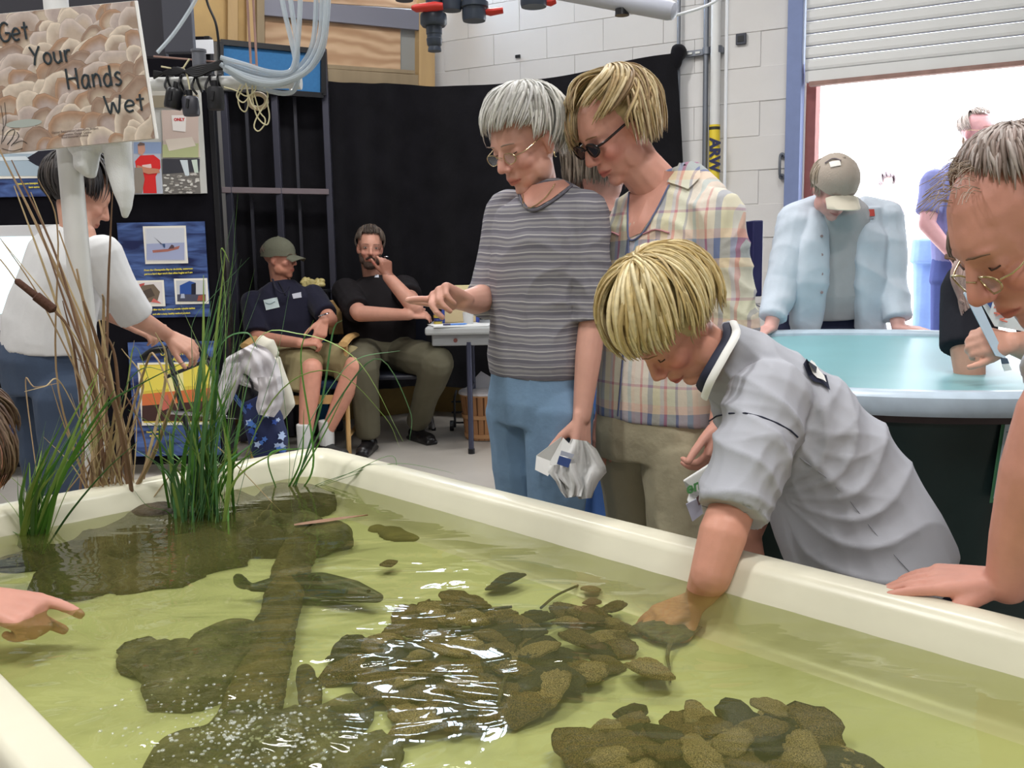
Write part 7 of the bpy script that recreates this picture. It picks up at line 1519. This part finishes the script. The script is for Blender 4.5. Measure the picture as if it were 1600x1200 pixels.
MB().lathe(V(x0 + .17, TD - .012, tz - .078), [(0, 0), (.012, 0), (.012, .004), (0, .004)], (0, -1, 0), 12).build('bolt_head', mat('rust_dot', C(120, 72, 66), .7), ft)
pp = empty('paper_stack', V(x0 + .3, TD + .1, tz), 'loose white papers at the near corner of the folding table', 'papers'); 
for i, (dx, dy, rz) in enumerate(((.19, .11, .1), (.22, .13, -.12), (.17, .15, .3))): MB().box((x0 + dx, TD + dy - .05, tz + .001 + .0015 * i), (.30, .21, .001), Matrix.Rotation(rz, 3, 'Z')).build('sheet', mat('white_paper', C(236, 236, 234), .7), pp, smooth=False)
pn = empty('pen', V(x0 + .2, TD + .05, tz + .006), 'blue capped pen lying on the loose papers', 'pen'); a = V(x0 + .10, TD + .02, tz + .010); c = a + V(.135, .03, 0); MB().tube([a, a.lerp(c, .3)], .0055, 8).build('cap', mat('pen_navy', C(40, 40, 84), .3), pn); MB().tube([a.lerp(c, .3), a.lerp(c, .9), c], [.0048, .0048, .002], 8).build('barrel', mat('pen_blue', C(70, 130, 210), .3), pn)
bx = empty('lunch_box', V(x0 + .2, TD + .32, tz), 'tan box with royal blue trim standing on the folding table', 'box'); M_rb = mat('royal_blue_trim', C(52, 72, 150), .6); bxx = P(719, 460, TD + .3).x
MB().box((bxx, TD + .32, tz + .11), (.20, .14, .22)).build('body', mat('tan_canvas', C(196, 178, 140), .8), bx, smooth=False, bevel=.008)
for sx_ in (-1, 1): MB().box((bxx + sx_ * .101, TD + .32, tz + .11), (.018, .15, .225)).build('side_trim', M_rb, bx, smooth=False, bevel=.005)
MB().box((bxx, TD + .245, tz + .15), (.2, .012, .012)).build('flap_trim', M_rb, bx, smooth=False, bevel=.003); MB().box((bxx, TD + .246, tz + .19), (.185, .008, .07)).build('flap', mat('cream_flap', C(222, 208, 160), .8), bx, smooth=False, bevel=.003)
cn = empty('battery_stack', V(x0 + .03, TD + .2, tz), 'little stack of gold and blue tins at the table corner', 'tins')
for i in range(4): MB().tube([V(x0 + .06, TD + .16, tz + .003 + i * .019), V(x0 + .06, TD + .16, tz + .019 + i * .019)], .026, 16).build('tin', mat('tin_gold', C(190, 172, 84), .4, metal=.4) if i % 2 == 0 else mat('tin_navy', C(50, 58, 110), .4), cn)
gl = tag(MB().lathe(V(x0 + .24, TD + .12, tz + .003), [(.0, .0), (.028, .0), (.034, .07), (.032, .07), (.026, .004), (0, .004)], n=20).build('plastic_cup', mat('clear_plastic', C(220, 222, 224), .1, alpha=.4)), 'clear plastic cup standing on the papers of the folding table', 'cup')
q = P(736, 450, TD + .35); wb = tag(MB().lathe(V(q.x, TD + .40, tz), [(0, 0), (.04, 0), (.042, .17), (.034, .2), (.034, .215), (0, .215)], n=20).build('white_jar', mat('jar_white', C(206, 210, 210), .3)), 'white lidded jar behind the tan box on the folding table', 'jar')
# bushel basket
bk0 = G(758, 684, 0); bq = empty('basket', bk0, 'round wooden bushel basket with white paper laid on top', 'basket'); H0 = .30
MB().lathe(bk0, [(0, 0.002), (.105, .002), (.115, .01), (.145, H0), (.139, H0), (.11, .014), (0, .014)], n=30).build('inner_shell', mat('basket_dark', C(110, 74, 48), .8), bq)
for k in range(22):
    a = 2 * PI * k / 22; y = Vector((math.cos(a), math.sin(a), 0)); b = MB(); b.bar(bk0 + y * .120 + V(0, 0, .005), bk0 + y * .150 + V(0, 0, H0), .031, .004, up=tuple(y)); b.build('stave', mat('basket_wood', C(170, 122, 82), .7, var=.2, vscale=12, stretch=(1, 1, .1)), bq, smooth=False)
for z, r in ((.29, .155), (.15, .142), (.03, .128)): MB().lathe(bk0 + V(0, 0, z - .012), [(r - .004, 0), (r + .001, 0), (r + .003, .024), (r - .002, .024)], n=32).build('hoop', mat('basket_hoop', C(186, 140, 98), .7), bq)
MB().lathe(bk0 + V(0, 0, H0), [(0, .012), (.150, .008), (.160, .0), (.162, -.012), (.156, -.012), (.150, .002), (0, .006)], n=30).build('paper_cover', mat('cover_white', C(216, 212, 214), .6), bq); b = MB(); quadslab(b, [bk0 + V(-.12, -.02, H0 + .014), bk0 + V(-.02, .1, H0 + .11), bk0 + V(.13, .0, H0 + .03), bk0 + V(.05, -.1, H0 + .014)], V(0, 0, 1), .003); b.build('folded_paper', mat('cover_white', C(216, 212, 214), .6), bq, smooth=False)
# cable trolley beside the table leg
tr_ = empty('trolley_frame', G(735, 668, 0), 'small black metal trolley frame on the floor beside the table leg', 'trolley'); q = G(728, 672, 0)
for dx in (-.07, .07): MB().tube(spline([q + V(dx, 0, .02), q + V(dx, 0, .2), q + V(dx * .8, .03, .26)], 10), .008, 8).build('upright', M_dark, tr_)
for z in (.05, .12, .19): MB().tube([q + V(-.09, 0, z), q + V(.09, 0, z)], .006, 8).build('crossbar', M_dark, tr_)
for dx in (-.09, .09): MB().tube([q + V(dx - .012, -.02, .035), q + V(dx + .012, -.02, .035)], .034, 16).build('wheel', M_blkpl, tr_)
# ================================================================== chairs
M_beech = mat('beech_wood', C(204, 164, 108), .5, var=.1, vscale=9, stretch=(1, 1, .2)); M_seatb = mat('blue_seat', C(44, 66, 100), .85)
ch = empty('armchair', P(470, 640, 5.75), 'light beech armchair under the man in the olive cap', 'chair'); cz = .43; cx_ = P(452, 560, 5.7).x
def bent(pts, r, nm, fl=.6, m=M_beech): return MB().tube(spline(pts, 16), r, 8, fl).build(nm, m, ch)
X0, X1, Y0, Y1 = P(425, 600, 5.35).x - .12, P(541, 600, 5.3).x, 5.28, 5.98
MB().box(((X0 + X1) / 2, 5.66, cz - .03), (X1 - X0 - .06, .50, .05)).build('seat', M_seatb, ch, smooth=False, bevel=.015)
for x in (X0, X1):
    bent([V(x, Y0 + .02, .0), V(x, Y0 + .03, .35), V(x, Y0 + .05, .655)], .024, 'front_leg'); bent([V(x, Y1, .0), V(x, Y1 - .04, .4), V(x, Y1 + .02, .90)], .024, 'back_leg'); bent([V(x, Y0 - .02, .655), V(x, 5.5, .675), V(x, Y1 - .03, .66)], .028, 'arm_rest'); bent([V(x, Y0 + .03, .12), V(x, 5.6, .12), V(x, Y1 - .02, .12)], .016, 'side_rail')
MB().box(((X0 + X1) / 2, Y1 + .0, .76), (X1 - X0, .022, .22)).build('backrest', M_beech, ch, smooth=False, bevel=.008); MB().bar(V(X0, Y0 + .05, .33), V(X1, Y0 + .05, .33), .02, .05).build('front_rail', M_beech, ch, smooth=False)
ch = empty('stacking_chair', P(600, 640, 5.85), 'dark plastic stacking chair with chrome legs under the bearded man', 'chair'); M_cs = mat('navy_plastic', C(34, 36, 48), .4)
a, c = P(560, 560, 5.8).x, P(664, 560, 5.8).x; MB().box(((a + c) / 2, 5.74, .425), (c - a + .02, .44, .03)).build('seat', M_cs, ch, smooth=False, bevel=.012)
b = MB(); n = 12; vs = []
for j in range(2):
    for i in range(n): t = i / (n - 1); vs.append(V(a + (c - a) * t, 6.0 - .05 * (2 * t - 1) ** 2, .55 if j == 0 else .86))
vs += [v + V(0, .012, 0) for v in vs]; b.add(vs, [(i, i + 1, n + i + 1, n + i) for i in range(n - 1)] + [(2 * n + i, 3 * n + i, 3 * n + i + 1, 2 * n + i + 1) for i in range(n - 1)] + [(i, 2 * n + i, 2 * n + i + 1, i + 1) for i in range(n - 1)] + [(n + i, n + i + 1, 3 * n + i + 1, 3 * n + i) for i in range(n - 1)]); b.build('backrest', M_cs, ch)
for (x, y, fx, fy) in ((a + .03, 5.56, G(579, 682, 0).x, G(579, 684, 0).y), (c - .02, 5.56, G(674, 668, 0).x, G(674, 670, 0).y), (a + .03, 5.93, a - .02, 6.05), (c - .02, 5.93, c + .02, 6.05)): MB().tube([V(fx, fy, .005), V(x, y, .41)], .012, 10).build('leg', M_chrome, ch); MB().tube([V(fx, fy, .0), V(fx, fy, .02)], .015, 10).build('foot_tip', M_blkpl, ch)
for x in (a + .03, c - .02): MB().tube([V(x, 5.93, .41), V(x, 6.0, .62)], .011, 8).build('back_tube', M_chrome, ch)
# ================================================================== low stand behind the men, can, crumpled packet
sd_ = empty('low_stand', V(P(450, 600, 6.0).x, 6.0, 0), 'low black stand with a blue fabric end behind the seated men', 'stand'); a, c = P(366, 460, 6.0), P(513, 460, 6.0); zt = P(440, 453, 6.0).z
MB().box(((a.x + c.x) / 2, 6.0, zt / 2), (c.x - a.x, .12, zt - .02)).build('body', M_blkpl, sd_, smooth=False, bevel=.004); MB().box(((a.x + c.x) / 2, 6.0, zt - .01), (c.x - a.x + .02, .15, .022)).build('top', M_blkpl, sd_, smooth=False, bevel=.003); a2 = P(491, 480, 5.93); MB().box(((a2.x + c.x) / 2 - .01, 5.93, zt * .52), (c.x - a2.x - .02, .012, zt * .88)).build('blue_panel', mat('header_blue', C(52, 108, 158), .85, var=.06, vscale=60), sd_, smooth=False)
q = P(373, 440, 5.98); cq = V(q.x, 5.98, zt + .002); cn = empty('drink_can', cq, 'red drink can standing on the low black stand', 'can'); MB().lathe(cq, [(.0, .0), (.024, .0), (.032, .008), (.033, .112), (.026, .124)], n=20).build('can_body', mat('can_red', C(176, 30, 34), .25, metal=.4), cn); MB().lathe(cq, [(.027, .123), (.027, .126), (.024, .122), (0, .122)], n=20).build('lid', M_chrome, cn)
text_mesh('lettering', 'Coca-Cola', .022, mat('can_white', C(226, 220, 220), .4), cn, cq + V(0, -.0345, .06), V(0, 0, 1), V(-1, 0, 0), depth=.0002)
for i, (x, r, lb) in enumerate(((482, .045, 'left of two crumpled yellow packets on the low black stand'), (499, .05, 'right of two crumpled yellow packets on the low black stand'))):
    q = P(x, 445, 5.98); B = Blob(); rs = random.Random(40 + i)
    for k in range(9): B.ell(V(q.x + rs.uniform(-.03, .03), 5.98 + rs.uniform(-.02, .02), zt + .03 + rs.uniform(-.01, .03)), (rs.uniform(.012, .026), .02, rs.uniform(.012, .026)))
    tag(B.build('crumpled_packet', mat('foil_yellow', C(206, 190, 128), .35), None, .004, 0, folds(.006, 90, (1, 1, 1), i)), lb, 'packet')
# ================================================================== rolling walker with its cloths
WD_ = 3.75; wk = empty('walker', P(350, 690, WD_), 'folding walker with black grips, chrome tubes and a blue floral bag', 'walker'); M_bt = mat('blue_chrome_tube', C(96, 128, 190), .15, metal=.9)
def Wk(x, y, o=0): return P(x, y, WD_ + o)
MB().tube(spline([Wk(302, 533), Wk(312, 545), Wk(322, 562)], 8), .016, 10).build('grip', M_blkpl, wk); MB().tube([Wk(322, 562), Wk(345, 595, -.02)], .011, 10).build('handle_tube', M_dark, wk)
MB().tube(spline([Wk(222, 560, .3), Wk(240, 548, .3), Wk(262, 546, .3)], 8), .016, 10).build('grip', M_blkpl, wk); MB().tube([Wk(262, 546, .3), Wk(285, 640, .2)], .011, 10).build('handle_tube', M_dark, wk)
for (x0_, y0_), (x1_, y1_), o in (((358, 607), (428, 702), -.05), ((384, 632), (392, 645), -.04), ((383, 630), (432, 692), .05)):
    a, c = Wk(x0_, y0_, o), Wk(x1_, y1_, o); c2 = c + (c - a).normalized() * .0; MB().tube([a, c2], .010, 12).build('frame_tube', M_bt, wk)
a, c = Wk(345, 590, .1), Wk(300, 600, .1); MB().tube([Wk(345, 595, 0), Wk(352, 700, 0), V(Wk(356, 700).x, WD_, .10)], .011, 10).build('rear_leg', M_dark, wk); MB().tube([Wk(285, 640, .2), V(Wk(285, 640).x, WD_ + .2, .10)], .011, 10).build('rear_leg', M_dark, wk); MB().tube([Wk(428, 702, -.05), V(Wk(440, 702).x, WD_ - .05, .10)], .011, 10).build('front_leg', M_bt, wk); MB().tube([Wk(432, 692, .05), V(Wk(446, 702).x, WD_ + .05, .10)], .011, 10).build('front_leg', M_bt, wk)
for x, o in ((356, 0), (285, .2), (440, -.05), (446, .05)):
    q = V(Wk(x, 700).x, WD_ + o, .08); MB().tube([q + V(0, -.014, 0), q + V(0, .014, 0)], .075, 20).build('wheel', M_blkpl, wk)
MB().tube([Wk(262, 644, .1), Wk(372, 652, .02)], .008, 8).build('cross_tube', M_chrome, wk); MB().tube([Wk(258, 590, .1), Wk(330, 560, 0)], .008, 8).build('cross_tube', M_dark, wk)
MB().tube(spline([Wk(362, 584), Wk(378, 582, -.05), Wk(392, 596, -.1), Wk(396, 618, -.05)], 14), .005, 8).build('brake_cable', M_blkpl, wk)
fl = Blob(); fl.loft([(Wk(398, 622, 0), .045, .05), (Wk(410, 650, 0), .07, .07), (Wk(420, 690, 0), .075, .075), (Wk(424, 712, 0), .06, .06)], (1, 0, 0), e=3); fb = fl.build('seat_bag', mat('navy_quilt', C(30, 40, 80), .7), wk, .006, 3, folds(.004, 40, (1, 1, 1), 5)); onb = caster(fb)
rs = random.Random(6)
for i in range(26):
    x, y = rs.uniform(388, 444), rs.uniform(622, 712); r = rs.uniform(2.5, 5.5)
    poly = [(x + r * (1 + .35 * math.cos(5 * q)) * math.cos(q), y + r * (1 + .35 * math.cos(5 * q)) * math.sin(q)) for q in [2 * PI * k / 15 for k in range(15)]]
    if onb(x, y, .002) is not None and all(onb(u, v, .002) is not None for u, v in poly): conform(onb, poly, .002 + .0003 * i, 'printed_flower', rs.choice([mat('floral_blue', C(76, 120, 200), .6), mat('floral_pale', C(176, 196, 230), .6), mat('floral_mid', C(50, 84, 170), .6)]), wk, 1, 2)
bb = Blob(); bb.loft([(Wk(385, 590, .06), .04, .05), (Wk(388, 620, .06), .07, .07), (Wk(378, 650, .06), .07, .07)], (1, 0, 0)); bb.build('black_bag', M_blkpl, wk, .007, 3, folds(.006, 40, (1, 1, 1), 7))
jq = empty('jacket', P(395, 640, WD_ - .02), 'off-white jacket draped over the back of the walker', 'jacket'); M_jk = cloth('off_white_jacket', 204, 200, 202)
def drapecloth(nm, rows, dd, seed, m=M_jk, amp=.022, th=.006):
    n = 34; J = 26; L0 = spline([(r[0], r[1], r[4] if len(r) > 4 else 0) for r in rows], J); L1 = spline([(r[2], r[3], r[4] if len(r) > 4 else 0) for r in rows], J); vs = []
    for j in range(J):
        for i in range(n):
            t = i / (n - 1); w = 4 * t * (1 - t); o = amp * (math.sin(t * 15 + .12 * j + seed) * .6 + math.sin(t * 27 - .2 * j + seed * 2) * .35 + .3 * math.sin(j * .8 + t * 5)) - .05 * w
            vs.append(P(L0[j][0] * (1 - t) + L1[j][0] * t, L0[j][1] * (1 - t) + L1[j][1] * t, dd + o + L0[j][2]))
    b = MB(); f = [(j * n + i, j * n + i + 1, (j + 1) * n + i + 1, (j + 1) * n + i) for j in range(J - 1) for i in range(n - 1)]; b.add(vs, f); b.add([v_ + V(0, th, 0) for v_ in vs], [g[::-1] for g in f]); return b.build(nm, m, jq, ang=180)
drapecloth('back_panel', [(358, 556, 396, 536), (352, 562, 418, 546), (348, 574, 432, 566), (352, 588, 440, 592), (372, 600, 444, 612), (392, 606, 440, 630)], WD_ - .04, 1)
drapecloth('sleeve', [(350, 570, 376, 566), (344, 590, 376, 586), (338, 612, 370, 608), (332, 636, 358, 636), (326, 656, 346, 660)], WD_ - .10, 3, amp=.012); drapecloth('hanging_sleeve', [(402, 590, 440, 588), (404, 612, 444, 612), (400, 634, 440, 634), (404, 648, 428, 652)], WD_ - .12, 5, amp=.014)
tw = Blob(); tw.loft([(P(402, 538, 4.0), .03, .04), (P(415, 545, 4.0), .05, .05), (P(428, 560, 4.0), .03, .03)], (0, 1, 0)); tw.loft([(P(428, 560, 4.0), .02, .05), (P(436, 600, 4.0), .035, .04), (P(442, 630, 4.0), .05, .03), (P(430, 648, 4.0), .04, .015)], (1, 0, 0), e=3)
tag(tw.build('towel', cloth('cream_towel', 206, 202, 186), None, .005, 4, folds(.005, 40, (1, 1, .3), 9)), 'cream towel hanging down behind the draped jacket', 'towel')
# ================================================================== pipework above the tank
BD = 2.45
def Q(x, y, o=0): return P(x, y, BD + o)
bm = empty('overhead_pipe', Q(350, 130), 'horizontal white plastic pipe hung above the plants', 'pipe'); a, c = Q(-60, 116), Q(452, 134); c.z = a.z = (Q(250, 125).z + c.z) / 2
MB().tube([a, c], .0165, 18).build('pipe', M_pvc, bm); MB().tube([c - V(.0, 0, 0), c + V(.03, 0, 0)], .020, 18).build('end_cap', M_pvc, bm)
for x in (392, 401): q = Q(x, 100, -.02); MB().tube([V(q.x, q.y, 3.9), V(q.x, q.y, a.z + .01)], .003, 6).build('hanger_rod', M_rust, bm)
MB().tube([Q(240, 88), Q(400, 102)], .0025, 6).build('tie_rod', M_rust, bm)
for x in (268, 287, 313, 333, 345): q = V(Q(x, 125).x, BD, a.z); MB().tube([q + V(.003 * math.sin(k), .021 * math.cos(k * PI / 6), .021 * math.sin(k * PI / 6)) for k in range(13)], .003, 6).build('cable_tie', M_blkpl, bm)
tb_ = empty('clear_hose_bundle', Q(440, 110), 'bundle of clear plastic hoses looping down onto the overhead pipe', 'hoses'); M_hose = mat('clear_hose', C(196, 206, 214), .15, alpha=.62, spec=.8)
hs = [((436, -60), (441, 0), (455, 62), (462, 96), (466, 118), (460, 140), (446, 146), (420, 142), (380, 128), (345, 100)), ((450, -60), (454, 0), (463, 62), (464, 96), (452, 116), (420, 118), (380, 108), (350, 96)), ((468, -60), (469, 0), (466, 60), (462, 90), (452, 112), (420, 112), (380, 100), (345, 90)),
      ((493, -60), (494, 0), (490, 60), (478, 92), (455, 114), (420, 121), (380, 112), (350, 100)), ((502, -60), (503, 0), (500, 55), (486, 92), (462, 116), (425, 126), (385, 118), (352, 104)), ((508, -60), (509, 0), (505, 60), (490, 98), (468, 118), (430, 130), (390, 124), (356, 106)), ((512, -60), (513, 0), (506, 70), (488, 104), (460, 124), (425, 134), (385, 126), (350, 108))]
for i, h in enumerate(hs):
    o = -.03 - .012 * (i % 3); MB().tube(spline([Q(x, y, o - (.02 * i / 7)) for x, y in h], 40), .0062, 8).build('hose', M_hose, tb_)
rp_ = empty('cord_coil', Q(400, 170), 'tangle of thin cream cord looped under the overhead pipe', 'cord'); M_cord = mat('cream_cord', C(204, 196, 160), .7); cs = [((388, 128), (378, 140), (372, 155), (376, 170), (384, 174), (388, 160), (386, 140), (392, 130)), ((392, 130), (398, 150), (406, 175), (414, 185), (413, 195), (404, 205), (397, 198), (402, 182), (416, 160), (418, 145), (410, 134)), ((395, 130), (394, 150), (400, 178), (410, 192), (418, 194), (421, 180), (417, 158)), ((350, 136), (370, 142), (385, 150), (398, 142), (400, 130)), ((376, 132), (370, 150), (380, 160), (392, 148)), ((384, 130), (392, 160), (400, 170))]
for i, c in enumerate(cs): MB().tube(spline([Q(x, y, -.03 - .004 * i) for x, y in c], 30), .0018, 6).build('cord', M_cord, rp_)
MB().tube(spline([Q(252, 104, -.03), Q(275, 108, -.03), Q(286, 107, -.03), (Q(293, 120, -.03)), Q(298, 150, -.03)], 16), .0022, 6).build('cord', M_cord, rp_); MB().tube(spline([Q(286, 107, -.03), Q(292, 98, -.03), Q(296, 92, -.03)], 6), .0022, 6).build('cord', M_cord, rp_)
rg_ = MB().tube([Q(403, 158, .02) + V(.022 * math.cos(k * PI / 10), .0, .018 * math.sin(k * PI / 10)) for k in range(21)], .006, 8).build('pipe_clip', mat('beige_plastic', C(186, 168, 140), .5), bm)
cb = empty('black_cable_bundle', Q(300, 110), 'black cables tied along the overhead pipe', 'cables')
for i in range(6): MB().tube(spline([Q(240, 112 + i * 2, -.025), Q(275, 116 - i * 2, -.03), Q(305, 104 + i * 3, -.035), Q(330, 100 + 2 * i, -.03), Q(350, 92 + i * 3, -.02)], 24), .0035, 6).build('cable', M_blkpl, cb)
for i in range(4): MB().tube(spline([Q(262 + i * 22, 118, -.02), Q(258 + i * 21, 135, -.035), Q(272 + i * 18, 148, -.03)], 14), .003, 6).build('cable', M_blkpl, cb)
MB().tube(spline([Q(316, -40), Q(324, 4), Q(338, 40), Q(344, 95)], 20), .0035, 6).build('cable', M_blkpl, cb)
for i, (x, y, dx, w, h, lb, m) in enumerate(((272, 154, -.25, .022, .05, 'glossy black pump hanging tilted, nearest the sign', M_blkpl), (298, 166, .05, .021, .046, 'dark grey pump with square notch hanging second from the sign', mat('slate_plastic', C(62, 62, 70), .4)), (337, 154, 0, .021, .055, 'matte black pump hanging below the cable knot', mat('matte_black', C(28, 28, 32), .6)))):
    q = Q(x, y, -.03); ax = V(dx, 0, -1).normalized(); t_ = empty('pump', q, lb, 'pump'); MB().lathe(q - ax * h / 2, [(0, 0), (w * .8, 0), (w, .006), (w, h - .006), (w * .9, h), (0, h)], tuple(ax), 20).build('housing', m, t_); MB().lathe(q - ax * (h / 2 + .016), [(.0, 0), (.008, 0), (.008, .018), (0, .018)], tuple(ax), 12).build('cable_gland', M_blkpl, t_)
    MB().bar(q + V(-.002, -w - .001, -.008), q + V(.002, -w - .001, .014), .010, .006).build('inlet', M_blkpl, t_, smooth=False)
q = Q(311, 92, -.02); tag(MB().lathe(q - V(0, 0, .02), [(0, 0), (.017, 0), (.017, .036), (.019, .036), (.019, .042), (0, .042)], (0, 0, 1), 20).build('grey_canister', mat('canister_grey', C(96, 98, 106), .3)), 'small grey cylinder standing on the overhead pipe beside the cable knot', 'canister')
tag(MB().tube(spline([Q(320, -30, -.1), Q(300, 10, -.1), Q(272, 52, -.12), Q(246, 82, -.14)], 20), .0045, 8).build('air_tube', M_hose), 'single clear tube slanting down to the corner of the sign', 'tube')
# valves
VD = 2.15
def U(x, y, o=0): return P(x, y, VD + o)
M_pv = mat('dark_grey_pvc', C(58, 66, 80), .35); M_red = mat('red_handle', C(206, 58, 52), .4)
v1 = empty('ball_valve', U(677, 40), 'leftmost dark grey valve with red bar handle and hose tail', 'valve'); a = U(677, 15); k = VD / F
def lz(t, o, prof, nm, m=M_pv): return MB().lathe(o, [(r * k, h * k) for r, h in prof], (0, 0, -1), 24).build(nm, m, t)
lz(v1, U(676, 14), [(0, 0), (14, 0), (15, 4), (15, 14), (0, 14)], 'valve_body'); lz(v1, U(677, 22), [(0, 0), (19, 0), (20, 3), (20, 14), (17, 18), (0, 18)], 'union_nut'); lz(v1, U(678, 38), [(0, 0), (12, 0), (12, 14), (11, 15), (11, 20), (12, 21), (11, 30), (9, 32), (10, 36), (10, 39), (0, 39)], 'hose_tail')
MB().tube([U(643, 12, -.03), U(650, 13, -.03), U(680, 10, -.03), U(692, 10, -.03)], [.005, .010, .012, .009], 12, .8).build('red_lever', M_red, v1); lz(v1, U(676, -60), [(0, 0), (12, 0), (12, 78), (0, 78)], 'riser')
for x, w, b_, hx, lb in ((706, 15, 17, None, 'short dark grey pipe end with no handle, second from the left'), (741, 18, 33, (762, 786, 19), 'wide dark grey valve with red handle on its right'), (834, 20, 11, (856, 868, 4), 'dark grey valve end cut by the top edge, right of centre'), (632, 14, 1, None, 'dark pipe end barely showing left of the red bar handle')):
    t_ = empty('pipe_valve', U(x, b_), lb, 'valve'); q = U(x, b_); q.z += .26; lz(t_, q, [(0, 0), (w * .8, 0), (w * .8, .26 / k - 34), (w, .26 / k - 32), (w, .26 / k - 4), (w * .94, .26 / k), (0, .26 / k)], 'valve_body'); q2 = U(x, b_ - 30); lz(t_, q2, [(w + .5, 0), (w + 3, 1), (w + 3, 8), (w + .5, 9)], 'collar')
    if hx: MB().tube([U(hx[0] - 6, hx[2], 0), U(hx[0] + 4, hx[2], 0), U(hx[1], hx[2] - 3, 0)], [.006, .011, .009], 10, .7).build('red_handle', M_red, t_)
hz = U(740, 0).z + .27; ms = empty('pipe_manifold', V(U(740, 0).x, VD, hz), 'dark grey plastic manifold pipe just above the frame that the valves hang from', 'pipe'); MB().tube([V(U(560, 0).x, VD, hz), V(U(900, 0).x, VD, hz)], .032, 20).build('pipe', M_pv, ms)
for x in (560, 900): MB().tube([V(U(x, 0).x - .01, VD, hz), V(U(x, 0).x + .01, VD, hz)], .037, 20).build('end_cap', M_pv, ms)
for x in (600, 800): MB().tube([V(U(x, 0).x, VD, hz), V(U(x, 0).x, VD, 3.98)], .004, 6).build('hanger_rod', M_dark, ms)
for x, y in ((676, -50), (706, 0), (741, 10), (834, 0), (632, 0)): MB().tube([V(U(x, y).x, VD, U(x, y).z + (.0 if x == 676 else .1)), V(U(x, y).x, VD, hz)], .012, 12).build('drop_pipe', M_pv, ms)
mp_ = empty('slanting_pipe', U(960, 5), 'pale grey plastic pipe slanting across the top with a rounded end', 'pipe'); a, c = U(850, -18, .1), U(1045, 16, -.05); MB().tube([a, c, c.lerp(a, -.04), c.lerp(a, -.06)], [.019, .021, .018, .006], 20).build('pipe', mat('pale_pvc', C(186, 190, 204), .35), mp_); MB().tube([U(880, -14, .07), V(U(880, -14).x, U(880, -14, .07).y, 3.98)], .004, 6).build('hanger_rod', M_dark, mp_); MB().lathe(U(972, 14), [(0, 0), (.015, 0), (.016, .014), (0, .016)], (0, 0, -1), 16).build('clip', M_blkpl, mp_); MB().lathe(U(1028, 2, -.03), [(0, 0), (.006, 0), (.006, .02), (0, .02)], (0, 0, -1), 10).build('fitting', M_dark, mp_)
tag(MB().tube(spline([U(1028, 12, -.04), U(1030, 22, -.04), U(1042, 26, -.04), U(1070, 20, -.04), U(1110, 6, -.04), U(1150, -20, -.04)], 24), .0032, 8).build('white_tube', mat('bright_tube', C(226, 230, 236), .3)), 'thin white tube curving from the slanting pipe out of the top edge', 'tube')
q = P(1136, 0, 2.6); q2 = P(1140, 300, 2.6); tag(MB().tube([V(q.x, 2.6, 3.9), V(q.x, 2.6, q2.z - .28)], .0042, 8).build('rope', mat('bright_tube', C(226, 230, 236), .3)), 'taut white cord hanging vertically behind the blonde woman', 'cord')
